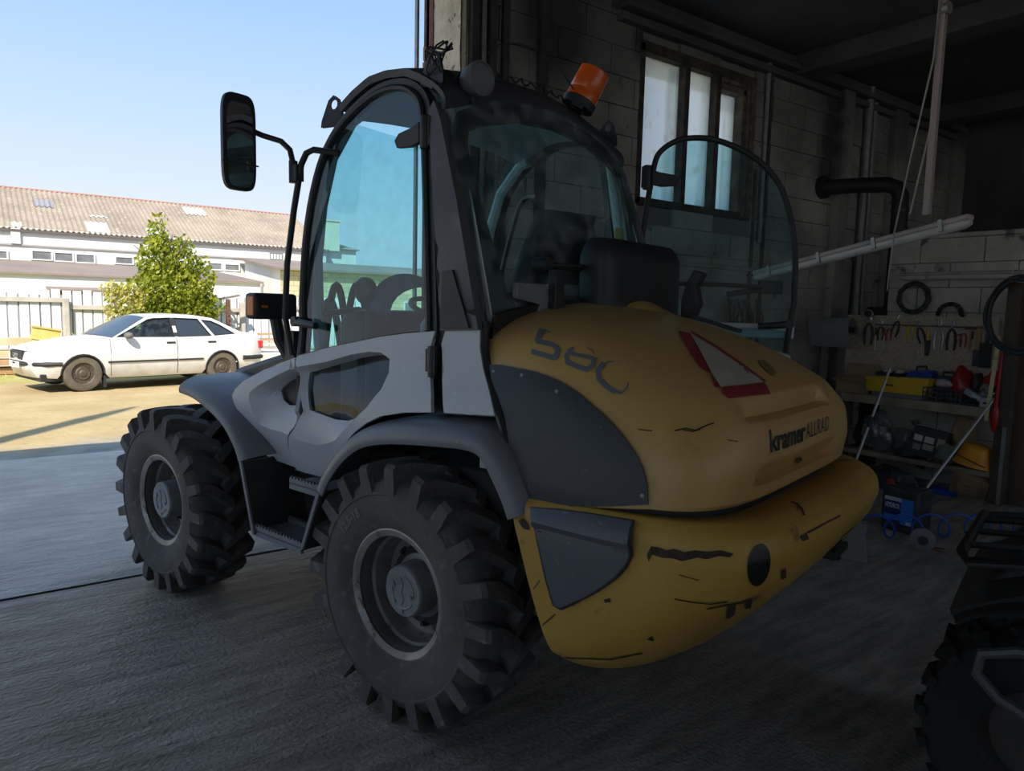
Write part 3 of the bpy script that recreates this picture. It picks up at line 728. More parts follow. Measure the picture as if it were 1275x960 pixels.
# lean-to along its foot
lean = thing('lean_to_shed', 'low white lean-to with brown felt roof along the long building', 'shed', (0, 30, 0))
MB().box(-26, 9.35, 0, 3.75, 0, 2.46).build('wall', M_white, lean, smooth=0)
lr = MB()
xs = [-26, .3, 5.5, 9.5]
for a, c in zip(xs, xs[1:]):
    c2 = c-.03; t2 = 8.3 if c > 9 else c2
    lr.add([(a, -.12, 2.46), (c2, -.12, 2.46), (t2, 3.82, 3.02), (a, 3.82, 3.02), (a, -.12, 2.53), (c2, -.12, 2.53), (t2, 3.82, 3.09), (a, 3.82, 3.09)], [(0,1,2,3), (4,5,6,7), (0,1,5,4), (1,2,6,5), (0,3,7,4)])
lr.build('roof', M_leanroof, lean, smooth=0)
MB().box(2.1, 3.9, -.06, 0, 1.3, 2.05).build('doorway', mat('brown_boards', (.20, .11, .08), .9), lean, smooth=0)
MB().add([(1.95, -.02, 2.08), (4.05, -.02, 2.08), (4.05, -.7, 1.98), (1.95, -.7, 1.98)], [(0,1,2,3)]).build('awning', M_leanroof, lean, smooth=0, solid=.04)
MB().tube([(9.40, -.06, .2), (9.40, -.06, 2.3), (9.46, -.1, 2.44)], .05, 8).build('downpipe', mat('grey_pipe', (.3, .3, .31), .7), lean)
# limestone shed to the right
def brick_mat():
    M = bpy.data.materials.new('limestone_blocks'); M.use_nodes = True
    n, l = M.node_tree.nodes, M.node_tree.links; b = n['Principled BSDF']; b.inputs['Roughness'].default_value = .9
    tc = n.new('ShaderNodeTexCoord'); mp = n.new('ShaderNodeMapping'); mp.inputs['Rotation'].default_value = (PI/2, 0, 0); l.new(tc.outputs['Object'], mp.inputs[0])
    t = n.new('ShaderNodeTexBrick'); l.new(mp.outputs[0], t.inputs[0]); t.inputs['Color1'].default_value = (.66, .58, .38, 1); t.inputs['Color2'].default_value = (.52, .45, .29, 1); t.inputs['Mortar'].default_value = (.36, .31, .2, 1)
    t.inputs['Scale'].default_value = 1; t.inputs['Brick Width'].default_value = .4; t.inputs['Row Height'].default_value = .2; t.inputs['Mortar Size'].default_value = .012
    l.new(t.outputs[0], b.inputs['Base Color']); return M
shed = thing('limestone_shed', 'yellow limestone block shed with low brown roof right of the lean-to', 'shed', (0, 29, 0))
MB().box(9.85, 26, 0, 4.7, 0, 3.05).build('wall', brick_mat(), shed, smooth=0)
MB().add([(9.55, -.35, 3.02), (26, -.35, 3.02), (26, 4.8, 3.60), (9.55, 4.8, 3.60), (9.55, -.35, 3.10), (26, -.35, 3.10), (26, 4.8, 3.68), (9.55, 4.8, 3.68)], [(0,1,2,3), (4,5,6,7), (0,1,5,4), (0,3,7,4)]).build('roof', M_leanroof, shed, smooth=0)
MB().add([(9.83, -.01, 0), (9.83, 4.7, 0), (9.83, 4.7, 3.58), (9.83, -.01, 3.04)], [(0,1,2,3)]).build('side_wall', M_white, shed, smooth=0, solid=.02)
for x in (11.6, 12.5, 13.9, 15.4):
    w_ = MB().box(x, x+.6, -.04, 0, .9, 1.9).build('window', mat('white_frame', (.75, .75, .72), .7), shed, smooth=0)
    MB().box(x+.06, x+.54, -.05, -.04, .96, 1.84).build('pane', M_dkwin, w_, smooth=0)

# ================================================================ the wheel loader (local axes: x forward, y left, z up, origin under the rear axle)
LOADER = thing('wheel_loader', 'compact yellow and grey wheel loader with glazed cab standing in the gateway', 'loader', (2.085, 2.699, 0), 1.8160)
M_grey = mat('silver_grey_paint', (.60, .62, .66), .38, .0, col2=(.55, .565, .60), nscale=3, col3=(.66, .68, .71), n3=30, l3=.66, h3=.72, bump=.05, bscale=300)
M_fend = mat('fender_plastic', (.215, .22, .245), .4, 0, col2=(.17, .175, .195), nscale=4, col3=(.28, .285, .305), n3=40, l3=.66, h3=.74)
M_black = mat('black_plastic', (.018, .018, .02), .5, col2=(.03, .03, .033), nscale=8)
M_cab = mat('cab_frame_paint', (.045, .045, .055), .5, .1, col2=(.06, .06, .07), nscale=6)
M_yel = mat('yellow_paint', (.62, .385, .13), .36, 0, col2=(.53, .325, .11), nscale=1.8, col3=(.42, .26, .09), n3=9, l3=.66, h3=.8, bump=.06, bscale=220)
M_yelw = mat('worn_yellow_paint', (.57, .34, .07), .5, 0, col2=(.48, .28, .055), nscale=2.2, col3=(.16, .09, .04), n3=7, l3=.66, h3=.72, bump=.12, bscale=90)
M_ins = mat('insert_grey', (.115,.12,.14), .45, col2=(.095,.10,.117), nscale=3, col3=(.2,.205,.22), n3=30, l3=.66, h3=.74)
M_dpan = mat('dark_grey_panel', (.036, .041, .050), .45, 0, col2=(.03, .034, .042), nscale=3, col3=(.09, .095, .105), n3=26, l3=.66, h3=.74)
M_rub = mat('tyre_rubber', (.125, .112, .105), .85, col2=(.09, .08, .076), nscale=4, bump=.3, bscale=60, col3=(.19, .175, .165), n3=18, l3=.58, h3=.75)
M_rim = mat('rim_grey', (.38, .36, .345), .45, .3, col2=(.20, .175, .16), nscale=5, col3=(.09, .06, .045), n3=20, l3=.6, h3=.7)
M_hub = mat('hub_grey', (.30, .305, .32), .5, .3, col2=(.22, .22, .23), nscale=10)
M_dirt = mat('underbody_black', (.028, .027, .028), .8, col2=(.045, .042, .04), nscale=6)
G_cab = glass('tinted_cab_glass', (.52, .80, .84), dirt=.05)
G_rear = glass('dusty_rear_glass', (.60, .85, .87), gloss=.035, dirt=.19, dirt_col=(.46, .52, .52))
M_pil = mat('pillar_grey', (.10, .102, .115), .5, col2=(.085, .087, .098), nscale=4)
M_int = mat('cab_interior_grey', (.64, .67, .69), .7, col2=(.56, .59, .61), nscale=4)
M_seat = mat('seat_black', (.025, .025, .028), .8)

YS = [(.80,.62),(.90,.67),(1.0,.72),(1.1,.775),(1.2,.80),(1.3,.79),(1.42,.74),(1.5,.72),(1.6,.705),(2.6,.645)]
def ys(z): return lerp_table(z, YS)
def ss(z):                      # softened side profile
    return (ys(z-.03)+ys(z)*2+ys(z+.03))/4
QUARTER = [(1.229,1.215),(1.198,1.252),(1.134,1.295),(1.016,1.344),(.892,1.392),(.769,1.43),(.700,1.192),(.762,1.106),(.816,1.061),(.864,.999),(.882,.941),(.885,.887),(.968,.893),(1.106,.904),(1.146,.939),(1.175,1.018),(1.19,1.123)]
QUARTER_WIN = [(.943,1.26),(.932,1.283),(.883,1.319),(.782,1.355),(.745,1.203),(.86,1.193),(.91,1.213)]
DOOR = [(.756,1.43),(.744,1.44),(.554,1.484),(.382,1.516),(.209,1.549),(.055,1.57),(-.118,1.586),(-.109,1.548),(-.105,1.501),(-.126,1.425),(-.167,1.344),(-.189,1.285),(-.04,1.269),(.091,1.241),(.18,1.203),(.264,1.156),(.357,1.093),(.484,1.011),(.624,.911),(.687,.874),(.878,.875),(.872,.941),(.854,.999),(.798,1.062),(.742,1.107),(.682,1.193)]
DOOR_WIN = [(.702,1.372),(.532,1.419),(.367,1.462),(.253,1.481),(.185,1.48),(.145,1.458),(.129,1.419),(.13,1.365),(.184,1.286),(.25,1.229),(.318,1.193),(.375,1.177),(.462,1.175),(.648,1.199)]
REARSIDE = [(-.171,1.589),(-.347,1.60),(-.356,1.531),(-.389,1.456),(-.457,1.361),(-.496,1.305),(-.252,1.289),(-.198,1.404),(-.159,1.538)]
DOORGLASS0 = [(.733,1.452),(.766,1.705),(.763,2.013),(.695,2.28),(.596,2.414),(.473,2.498),(.323,2.558),(.199,2.564),(.116,2.544),(.044,2.492),(.02,2.43),(-.006,2.234),(-.08,1.589),(.056,1.575),(.21,1.554),(.383,1.523),(.557,1.49)]
DOORGLASS = DOORGLASS0[:1]+smooth_poly(DOORGLASS0[1:13], 2, False)+DOORGLASS0[13:]
CPILLAR = [(-.03,2.432),(-.058,2.464),(-.098,2.391),(-.207,2.08),(-.355,1.6),(-.162,1.59)]
VENT = [(-.166,1.815),(-.216,1.82),(-.318,1.607),(-.171,1.60)]

QUARTER_CREASE = [(.69,1.36),(.747,1.394),(.797,1.377),(.866,1.351),(.944,1.314),(1.011,1.283),(1.068,1.249),(1.077,1.226),(1.068,1.197),(1.06,1.153),(1.038,1.113),(1.024,1.092),(.955,1.08),(.868,1.077),(.804,1.072),(.70,1.08)]
DOOR_CREASE = [(.83,1.06),(.692,1.055),(.578,1.053),(.512,1.067),(.426,1.094),(.37,1.129),(.268,1.196),(.181,1.262),(.116,1.34),(.101,1.408),(.116,1.469),(.178,1.493),(.259,1.492),(.371,1.474),(.537,1.431),(.76,1.389)]
def dish(hole, depth, crease):
    """the panel sinks evenly from the crease line to the rim of the window"""
    def f(x, z):
        if not pip(x, z, crease): return 0.0
        a, b = seg_dist(x, z, crease), seg_dist(x, z, hole); return -depth*a/(a+b+1e-6)
    return f
def side_fn(side=1, off=0.0, extra=None):
    def f(x, z): return (x, side*(ss(z)+off+(extra(x, z) if extra else 0)), z)
    return f
# ---- wheels
def tyre_mesh():
    b = MB()
    prof = [(.115,.238),(.135,.262),(.155,.30),(.170,.345),(.172,.385),(.171,.408),(.1755,.413),(.1745,.420),(.166,.428),(.155,.452),(.13,.472),(.06,.482),(0,.484)]
    full = prof + [(-a, r) for a, r in prof[-2::-1]]
    b.lathe([(a, r) for a, r in full] + [(-.10,.232),(.10,.232)], 64, closed=True)
    N = 20
    for s in (1, -1):
        for k in range(N):
            th0 = 2*PI*(k+(0 if s > 0 else .5))/N
            st_ = [(.176, 0.0, .415, .520, .050), (.160, .0, .42, .536, .052), (.105, .025, .455, .542, .058), (.04, .115, .47, .543, .062), (-.022, .215, .47, .541, .060)]
            vs, fs = [], []
            for (a, dth, r0, r1, w_) in st_:
                th = th0+dth
                for (r, q) in ((r0, -w_*.62), (r0, w_*.62), (r1, w_*.5), (r1, -w_*.5)):
                    t = th+q/r; x, z = r*math.cos(t), r*math.sin(t)
                    vs.append((x, s*a, z))
            for i in range(len(st_)-1):
                for j in range(4): fs.append((i*4+j, i*4+(j+1)%4, i*4+4+(j+1)%4, i*4+4+j))
            fs += [(3,2,1,0), tuple(len(vs)-4+i for i in range(4))]
            b.add(vs, fs)
    b.v = [(x, y, max(z, -.5235)) for x, y, z in b.v]
    return b
t_b = tyre_mesh()
rim_b = MB().lathe([(.128,.236),(.140,.262),(.137,.276),(.128,.272),(.120,.252),(.095,.244),(.070,.238),(.055,.222),(.045,.220),(.020,.216),(.0,.214),(-.02,.208),(-.022,.10),(-.04,.10),(-.04,.236)], 48, cap=False)
def hub_mesh(face):
    b = MB().lathe([(-.022,.135),(.0,.135),(.004,.128),(.004,.112),(face-.012,.108),(face-.006,.106),(face,.100),(face,.0)], 40)
    f = face
    for a0, a1, r in ((100, 190, .066), (215, 300, .070), (320, 400, .060)):          # cast ribs on the hub face
        b.tube([(r*math.cos(math.radians(t)), f, r*math.sin(math.radians(t))) for t in range(a0, a1+1, 15)], .0045, 6)
    b.tube([(.01,f,.06),(-.005,f,.03),(.005,f,0),(-.008,f,-.03),(.006,f,-.055)], .004, 6)
    for x, z in ((.05,.02),(-.05,-.01),(0,-.08),(.045,-.05)): b.cyl((x, f-.002, z), (x, f+.006, z), .009, 8)
    return b
nut_b = MB()
nut_b.cyl((0,0,0),(0,.018,0),.017,6).cyl((0,.018,0),(0,.034,0),.010,8)
me_nut = nut_b.mesh('wheel_nut'); me_nut.materials.append(M_dirt)
def make_wheel(x, side, zc, face, with_detail=True):
    t = link_mesh('tyre', make_wheel.me, LOADER, (x, side*.67, zc), (0, 0, 0 if side > 0 else PI))
    r = link_mesh('rim', make_wheel.rim, t)
    h = link_mesh('hub', make_wheel.hub[face], t)
    for k in range(10):
        a = 2*PI*(k+.3)/10
        link_mesh('wheel_nut', me_nut, t, (.162*math.cos(a), -.024, .162*math.sin(a)), (0, a, 0))
    return t
def finish_mesh(b, name, m, ang=35):
    me = b.mesh(name); bm = bmesh.new(); bm.from_mesh(me); bmesh.ops.recalc_face_normals(bm, faces=bm.faces); bm.to_mesh(me); bm.free()
    for p in me.polygons: p.use_smooth = True
    me.set_sharp_from_angle(angle=math.radians(ang)); me.materials.append(m); return me
make_wheel.me = finish_mesh(t_b, 'tyre', M_rub)
make_wheel.rim = finish_mesh(rim_b, 'rim', M_rim)
make_wheel.hub = {f: finish_mesh(hub_mesh(f), 'hub', M_hub) for f in (.100, .135)}
for x, s, f in ((0, 1, .100), (0, -1, .100), (2.034, 1, .135), (2.034, -1, .135)): make_wheel(x, s, .526, f)
# embossed size on the rear left tyre
rear_left_tyre = [o for o in LOADER.children if o.name == 'tyre'][0]
V_, F_ = text_mesh('12.5-18', .052, .001)
em = []
for vx, vy in V_:
    a = math.radians(34)+vx/.36; r_ = .345+vy
    em.append((r_*math.cos(a), .1745, r_*math.sin(a)))
MB().add(em, F_).build('size_lettering', mat('rubber_emboss', (.19,.175,.165), .7), rear_left_tyre, smooth=0, recalc=False)
# ---- chassis, axles, lift arm
MB().box(-.55, 2.3, -.36, .36, .42, .86).box(-.4, .4, -.62, .62, .88, 1.05).box(.45, 2.2, -.55, .55, .86, .98).build('chassis', M_dirt, LOADER, smooth=0, bevel=.02)
for x in (0, 2.034): MB().cyl((x, -.66, .526), (x, .66, .526), .09, 16).cyl((x, -.66, .526), (x, -.52, .526), .17, 16).cyl((x, .52, .526), (x, .66, .526), .17, 16).lathe([(-.2,.08),(-.16,.17),(.16,.17),(.2,.08)], 16, (x, 0, .526)).build('axle', M_dirt, LOADER)
arm = MB()
for y in (-.28, .28):
    arm.prism([(1.05,1.34),(1.35,1.38),(2.15,1.16),(2.72,.62),(2.80,.42),(2.66,.36),(2.50,.60),(2.05,.95),(1.3,1.14)], lambda u, v, d: (u, d, v), y-.045, y+.045)
arm.cyl((1.15, -.3, 1.26), (1.15, .3, 1.26), .06, 14).cyl((2.1, -.3, 1.02), (2.1, .3, 1.02), .06, 14)
arm.build('lift_arm', M_yel, LOADER, smooth=30, bevel=.008)
MB().box(2.66, 2.80, -.5, .5, .22, .30).box(2.66, 2.80, -.5, -.42, .22, .62).box(2.66, 2.80, .42, .5, .22, .62).box(2.70, 2.76, -.4, .4, .3, .6).build('quick_hitch', M_dirt, LOADER, smooth=0, bevel=.01)
MB().prism([(1.0,.95),(1.75,1.0),(1.9,1.12),(1.75,1.30),(1.25,1.42),(.95,1.43)], lambda u, v, d: (u, d, v), -.5, .5).build('front_body', M_cab, LOADER, smooth=30, bevel=.03)
# hydraulic hoses arching up in front of the windscreen
for (x0, y0, x1, y1, zt) in ((1.5, .06, 1.5, -.13, 1.80), (1.52, -.10, 1.5, -.30, 1.81), (1.45, .15, 1.47, -.06, 1.705)):
    pts = [(x0+(x1-x0)*(.5-.5*math.cos(PI*t/14)), y0+(y1-y0)*t/14, 1.28+(zt-1.28)*math.sin(PI*t/14)**.8) for t in range(15)]
    MB().tube(pts, .022, 8).build('hydraulic_hose', M_black, LOADER)

# ---- side panels, doors, cab frame
D_door, D_q = dish(DOOR_WIN, .055, DOOR_CREASE), dish(QUARTER_WIN, .085, QUARTER_CREASE)
HD = offset_poly(DOORGLASS, .026); HF = offset_poly(DOORGLASS, -.016); HC = offset_poly(DOORGLASS, .075)
def quarter(side):
    q = panel('front_quarter_panel', QUARTER, side_fn(side, 0, D_q), M_grey, LOADER, [QUARTER_WIN], .03, .018, 18, [QUARTER_CREASE])
    panel('recess', offset_poly(QUARTER_WIN, .01), side_fn(side, -.10), M_black, q, (), .05, .01)
    MB().tube([(.79, side*.71, 1.34), (.80, side*.705, 1.27), (.79, side*.70, 1.21)], .014, 6).build('cable', M_black, q)
    return q
quarter(1); quarter(-1)
def door(side, M=None):
    """door with its panel, glass, frame, hinges and handle, built closed on the given side"""
    d = panel('door', DOOR, side_fn(side, .004, D_door), M_grey, LOADER, [DOOR_WIN], .03, .018, 18, [DOOR_CREASE])
    panel('lower_pane', offset_poly(DOOR_WIN, .008), side_fn(side, -.056), G_cab, d, (), .08, 0)
    panel('upper_pane', DOORGLASS, side_fn(side, .004), G_cab, d, (), .12, 0)
    fp = [DOORGLASS[0]]+[p for p in DOORGLASS[1:-4]]
    MB().tube([(x, side*(ss(z)+.006), z) for x, z in densify(fp, .05, False)], .0155, 8).build('door_frame', M_black, d)
    for z0 in (2.36,):
        h = MB(); y = ss(z0)+.012
        h.prism([(.01,z0-.045),(.01,z0+.035),(.045,z0+.02),(.13,z0+.005),(.155,z0-.02),(.14,z0-.05),(.06,z0-.055)], lambda u, v, q: (u, side*(y+q), v), 0, .022)
        h.cyl((-.015, side*(y+.012), z0-.07), (-.015, side*(y+.012), z0+.055), .022, 10)
        h.box(-.045, -.005, min(side*y, side*(y+.02)), max(side*y, side*(y+.02)), z0-.06, z0+.05)
        h.build('door_hinge', M_black, d, bevel=.003)
    h = MB(); y = ss(1.48)+.012
    h.cyl((-.128, side*y, 1.41), (-.128, side*y, 1.53), .022, 10).box(-.15, -.10, min(side*y, side*(y+.014)), max(side*y, side*(y+.014)), 1.42, 1.52)
    h.build('door_hinge', M_black, d)
    hz = 1.60; y = ss(hz)
    MB().tube([(.735, side*(y+.01), hz), (.735, side*(y+.055), hz), (.70, side*(y+.065), hz-.005), (.58, side*(y+.062), hz-.015)], [.018, .018, .019, .016], 8).cyl((.735, side*(y+.05), hz), (.735, side*(y+.075), hz), .024, 10).build('door_handle', M_black, d)
    return d
ld = door(1)
rd = door(-1)
# the right door stands open, swung back about its hinges
hx, hy = -.12, -.70
OPEN = math.radians(-148)
Mr = Matrix.Translation((hx+.025, hy-.005, .035)) @ Matrix.Rotation(OPEN, 4, 'Z') @ Matrix.Translation((-hx, -hy, 0))
rd.matrix_local = Mr
# interior latch bar of the open door
lt = MB().tube([(.02,-.66,1.80),(.40,-.66,1.80),(.62,-.66,1.79)], .013, 8).cbox((.66,-.665,1.79), (.10,.05,.07)).bar((.62,-.64,1.78), (.44,-.60,1.75), .02, .03).cbox((.06,-.645,1.80), (.12,.06,.08))
lt.build('latch_bar', M_black, rd, bevel=.004)
MB().box(.12, .775, -.715, -.69, 1.525, 1.60).build('door_rail', M_grey, rd, smooth=0, bevel=.006)
for side in (1, -1):
    panel('rear_side_panel', REARSIDE, side_fn(side, .0), M_grey, LOADER, (), .03, .02)
    cs = [p for p in HC]
    panel('cab_side_frame', HC, side_fn(side, -.022), M_cab, LOADER, [offset_poly(DOORGLASS, .012)], .11, .05)
    panel('pillar_trim', CPILLAR, side_fn(side, -.06), M_int, LOADER, (), .08, .008)
    cpn = panel('rear_pillar', CPILLAR, side_fn(side, .004), M_pil, LOADER, (), .05, .05)
    panel('vent_cover', VENT, side_fn(side, .034), M_black, cpn, (), .04, .012)
# black seal between hood and body
for side in (1, -1):
    MB().tube([(x, side*(ss(z)-.012), z) for x, z in ((-.352,1.63),(-.362,1.53),(-.396,1.45),(-.464,1.36),(-.505,1.30),(-.56,1.20))], .016, 6).build('seal', M_black, LOADER)
    MB().box(-.26, -.10, min(side*.55, side*.70), max(side*.55, side*.70), 1.27, 1.60).build('door_post', M_black, LOADER, smooth=0)
# cab floor, dash, roof
TOPC = [(-.03,2.545),(.04,2.585),(.13,2.625),(.25,2.638),(.36,2.632),(.47,2.592),(.56,2.545)]
def crown(y): return .12*(1-(y/.66)**2)
def top_at(u):
    k = u*(len(TOPC)-1); i = min(int(k), len(TOPC)-2); t = k-i
    return TOPC[i][0]+(TOPC[i+1][0]-TOPC[i][0])*t, TOPC[i][1]+(TOPC[i+1][1]-TOPC[i][1])*t
def roof_fn(drop=0, wid=.66):
    def f(u, v):
        x, z = top_at(u); y = wid*(2*v-1)
        return (x, y, z+crown(y*.66/wid)*(1-.6*u)-drop)
    return f
MB().grid(roof_fn(), 30, 24).build('roof', M_cab, LOADER, solid=.03)
MB().grid(roof_fn(.05, .61), 20, 16).build('headliner', M_int, LOADER)
def rwx(z): return -.09-.27*(2.45-z)
def wtop(y): return 2.565-.12*(y/.66)**2
def header(u, v):
    y = .66*(2*u-1); zt = 2.545+crown(y); zb = wtop(y)-.015
    z = zt+(zb-zt)*v; x = -.03+(rwx(zb)+.0+.03)*v - .03*math.sin(PI*v)
    return (x, y, z)
MB().grid(header, 26, 6).build('roof_rear', M_cab, LOADER, solid=.02)
RW_OUT = [(.665,1.56),(.675,1.9),(.672,2.25),(.66,2.36),(.60,2.452),(.45,2.508),(.25,2.548),(0,2.565)]
RW_OUT = RW_OUT + [(-y, z) for y, z in RW_OUT[-2::-1]]
RW_IN = [(.515,1.74),(.545,1.95),(.572,2.15),(.582,2.30),(.56,2.365),(.45,2.412),(.25,2.462),(0,2.482)]
RW_IN = RW_IN + [(-y, z) for y, z in RW_IN[-2::-1]]
RW_MID = offset_poly(RW_OUT, -.035)
rwf = lambda off: (lambda y, z: (rwx(z)+off-.05*(1-(y/.66)**2), y, z))
rw_ = panel('rear_window', RW_OUT, rwf(-.012), G_rear, LOADER, (), .1, 0)
panel('window_border', RW_MID, rwf(.004), M_black, rw_, [RW_IN], .06, .02)
# windscreen and lower front glass
wsc = [(.58,2.50),(.72,2.36),(.80,2.15),(.84,1.9),(.83,1.65),(.80,1.42)]
def ws(u, v):
    k = u*(len(wsc)-1); i = min(int(k), len(wsc)-2); t = k-i; y = .64*(2*v-1)
    return (wsc[i][0]+(wsc[i+1][0]-wsc[i][0])*t+.12*(1-(y/.64)**2), y, wsc[i][1]+(wsc[i+1][1]-wsc[i][1])*t+.02*(1-(y/.64)**2)*(1-u))
MB().grid(ws, 16, 14).build('windscreen', G_cab, LOADER)
for s in (1, -1):
    MB().tube([(x-.03, s*.60, z-.01) for x, z in [(.52,2.52)]+wsc], .03, 8).build('front_pillar', M_int, LOADER)
    MB().tube([(-.05, s*.585, 2.46), (-.09, s*.58, 2.3), (-.17, s*.575, 1.95), (-.24, s*.575, 1.62)], .018, 8).build('inner_pillar', M_int, LOADER)
MB().box(-.22, .82, -.60, .60, .98, 1.02).build('cab_floor', M_black, LOADER, smooth=0)
MB().grid(lambda u, v: (-.27+.02*math.sin(PI*u), .58*(2*u-1), 1.0+.72*v), 8, 6).build('cab_rear_wall', M_int, LOADER, solid=.03)
MB().prism([(.70,1.0),(.82,1.0),(.82,1.60),(.76,1.66),(.66,1.655),(.62,1.56),(.66,1.45)], lambda u, v, d: (u, d, v), -.62, .46).bar((.72,.40,1.66),(.73,.62,1.635),.03,.03).grid(lambda u, v: (.72-.16*v, .10+.26*math.cos(PI*u), 1.60+(.25-.07*v)*math.sin(PI*u)**.7), 16, 4).build('dashboard', M_black, LOADER, bevel=.02)
st_ = MB().tube([(.70,.0,1.2),(.55,.0,1.62)], .035, 10)
c = Vector((.53, 0, 1.66)); nrm = Vector((-.35, 0, 1)).normalized(); a = Vector((0,1,0)); b2 = nrm.cross(a)
st_.tube([c+(a*math.cos(t)+b2*math.sin(t))*.19 for t in [2*PI*k/28 for k in range(28)]], .014, 8, closed=True)
for k in range(3): st_.tube([c, c+(a*math.cos(k*2.1)+b2*math.sin(k*2.1))*.19], .012, 6)
st_.build('steering_wheel', M_black, LOADER)
MB().lathe([(-.02,.0),(-.02,.055),(-.01,.062),(.02,.062),(.03,.05),(.03,0)], 20, (.60, .47, 1.75)).cyl((.60,.46,1.2),(.60,.46,1.70),.010,8).box(.59,.61,.44,.455,1.72,1.78).build('control_knob', M_black, LOADER)
MB().tube([(.26,.42,1.42),(.26,.42,1.60),(.20,.42,1.66),(.05,.42,1.66),(0,.42,1.60),(0,.42,1.40)], .014, 8).build('grab_loop', M_int, LOADER)
MB().tube([(.02,.44,1.42),(.02,.44,1.58),(-.05,.44,1.63),(-.20,.44,1.63)], .02, 8).build('grab_loop', M_int, LOADER)
# seat: cushion, backrest and a headrest, turned a little
seat = MB()
Ms = Matrix.Translation((.06, -.17, 0)) @ Matrix.Rotation(math.radians(-12), 4, 'Z')
def seat_back(u, v):
    a = 2*PI*u; z = 1.45+.68*v; wdt = (.20+.05*math.sin(PI*min(1, v*1.2)))*(1 if v < .93 else .86)
    return Ms @ Vector((-.02-.16*v+.055*math.copysign(abs(math.cos(a))**.6, math.cos(a)), wdt*math.copysign(abs(math.sin(a))**.5, math.sin(a)), z))
seat.grid(seat_back, 28, 16, cu=True)
seat.add([seat_back(k/28, 1) for k in range(28)], [tuple(range(28))])
seat.box(-.05, .45, -.25, .25, 1.36, 1.48, Ms)
seat.build('operator_seat', M_seat, LOADER, bevel=0)
MB().box(.02, .42, -.25, .2, 1.02, 1.36).build('seat_base', M_black, LOADER, smooth=0)
MB().prism([(-.22,1.0),(.45,1.0),(.45,1.5),(.25,1.66),(-.05,1.80),(-.20,1.80)], lambda u, v, d: (u, d, v), -.56, -.36).build('side_console', M_int, LOADER, bevel=.04)
MB().box(-.16, .06, -.34, -.02, 1.55, 1.80).build('side_box', M_int, LOADER, bevel=.03)
MB().box(-.165, -.16, -.575, -.50, 1.92, 2.10, Matrix.Rotation(0, 4, 'Z')).build('warning_sticker', mat('yellow_sticker', (.62, .48, .07), .6), LOADER, smooth=0)

# ---- hood
HX0 = -.33
def hx0(z): return -.325-.16*max(0, min(1, (1.5-z)/.2))-.16*max(0, min(1, (1.3-z)/.28))   # front edge follows the body joint
HA = [(1.02,.80),(1.1,.80),(1.2,.785),(1.3,.762),(1.4,.735),(1.5,.70),(1.58,.655),(1.64,.55),(1.68,.40),(1.705,.22),(1.716,.02)]
HB = [(1.02,1.30),(1.1,1.318),(1.2,1.338),(1.32,1.335),(1.42,1.27),(1.5,1.14),(1.58,.97),(1.64,.80),(1.68,.65),(1.705,.48),(1.716,.36)]
def sm(t, T, d=.02): return (lerp_table(t-d, T)+2*lerp_table(t, T)+lerp_table(t+d, T))/4
def hood_p(z): return 5.0-2.6*max(0, min(1, (z-1.25)/.4))
def hood_y(x, z):
    a, b, p = sm(z, HA), sm(z, HB), hood_p(z)
    q = (hx0(z)-x)/(b+hx0(z))
    return a*max(0, 1-max(0, q)**p)**(1/p)
def arc_table(fn, n=400):
    """parameter table that spaces points evenly along an outline"""
    P = [Vector(fn(i/n)) for i in range(n+1)]; L = [0.0]
    for a, b in zip(P, P[1:]): L.append(L[-1]+(b-a).length)
    return [(l/L[-1], i/n) for i, l in enumerate(L)]
def superoval(t, a, b, x0, p):
    c, s = math.cos(t), math.sin(t)
    return (x0-(b+x0)*abs(s)**(2/p), a*math.copysign(abs(c)**(2/p), c), 0)
HT = arc_table(lambda u: superoval(PI*u, .785, 1.338, -.5, 5.0))
def hood_pt(u, v, lift=0.0):
    """u 0..1 from the left front round the tail to the right front; v 0..1 from the lower edge to the crown"""
    z = 1.02+(1.716-1.02)*v
    a, b, p = sm(z, HA)+lift, sm(z, HB)+lift, hood_p(z)
    t = PI*lerp_table(u, HT); c, s = math.cos(t), math.sin(t)
    y = a*math.copysign(abs(c)**(2/p), c); x = hx0(z)-(b+hx0(z))*abs(s)**(2/p)
    if v < .12:                                       # lower edge rises towards the tail
        zl = 1.02+.07*min(1, max(0, (-.6-x)/.5)); z = zl+(1.02+.696*.12-zl)*(v/.12)
    if x < -1.0:                                      # two scooped louvres in the tail face
        for (zl, zh, y0, y1, dpt) in ((1.340, 1.42, -.24, .50, .055), (1.135, 1.218, -.26, .50, .05)):
            if zl < z < zh and y0 < y < y1:
                e = min(1, (y-y0)/.02, (y1-y)/.05); x += dpt*e*(zh-z)/(zh-zl)*(1 if z-zl > .012 else 0)
    return (x, y, z)
hood = MB().grid(lambda u, v: hood_pt(u, v), 170, 112)
hood = hood.build('hood', M_yel, LOADER, smooth=50)
hood_me = hood.data
bvh = BVHTree.FromPolygons([v.co.copy() for v in hood_me.vertices], [tuple(p.vertices) for p in hood_me.polygons])
def decal(name, polys, O, U, V, m, parent, lift=.003, step=.02, tgt=None):
    """flat print laid on the hood: polys in the plane O + a*U + b*V are pushed along the plane normal onto the surface"""
    t_ = tgt or bvh
    O, U, V = Vector(O), Vector(U), Vector(V); N = U.cross(V).normalized()
    b = MB()
    for poly, holes in polys:
        P, T = panel_mesh(poly, holes, step)
        out = []
        for (a, c_) in P:
            q = O+U*a+V*c_; hit = t_.ray_cast(q+N*.5, -N, 1.0)
            out.append(hit[0]+hit[1]*lift*(1 if hit[1].dot(N) > 0 else -1) if hit[0] else q)
        b.add(out, T)
    return b.build(name, m, parent, smooth=0, recalc=False)
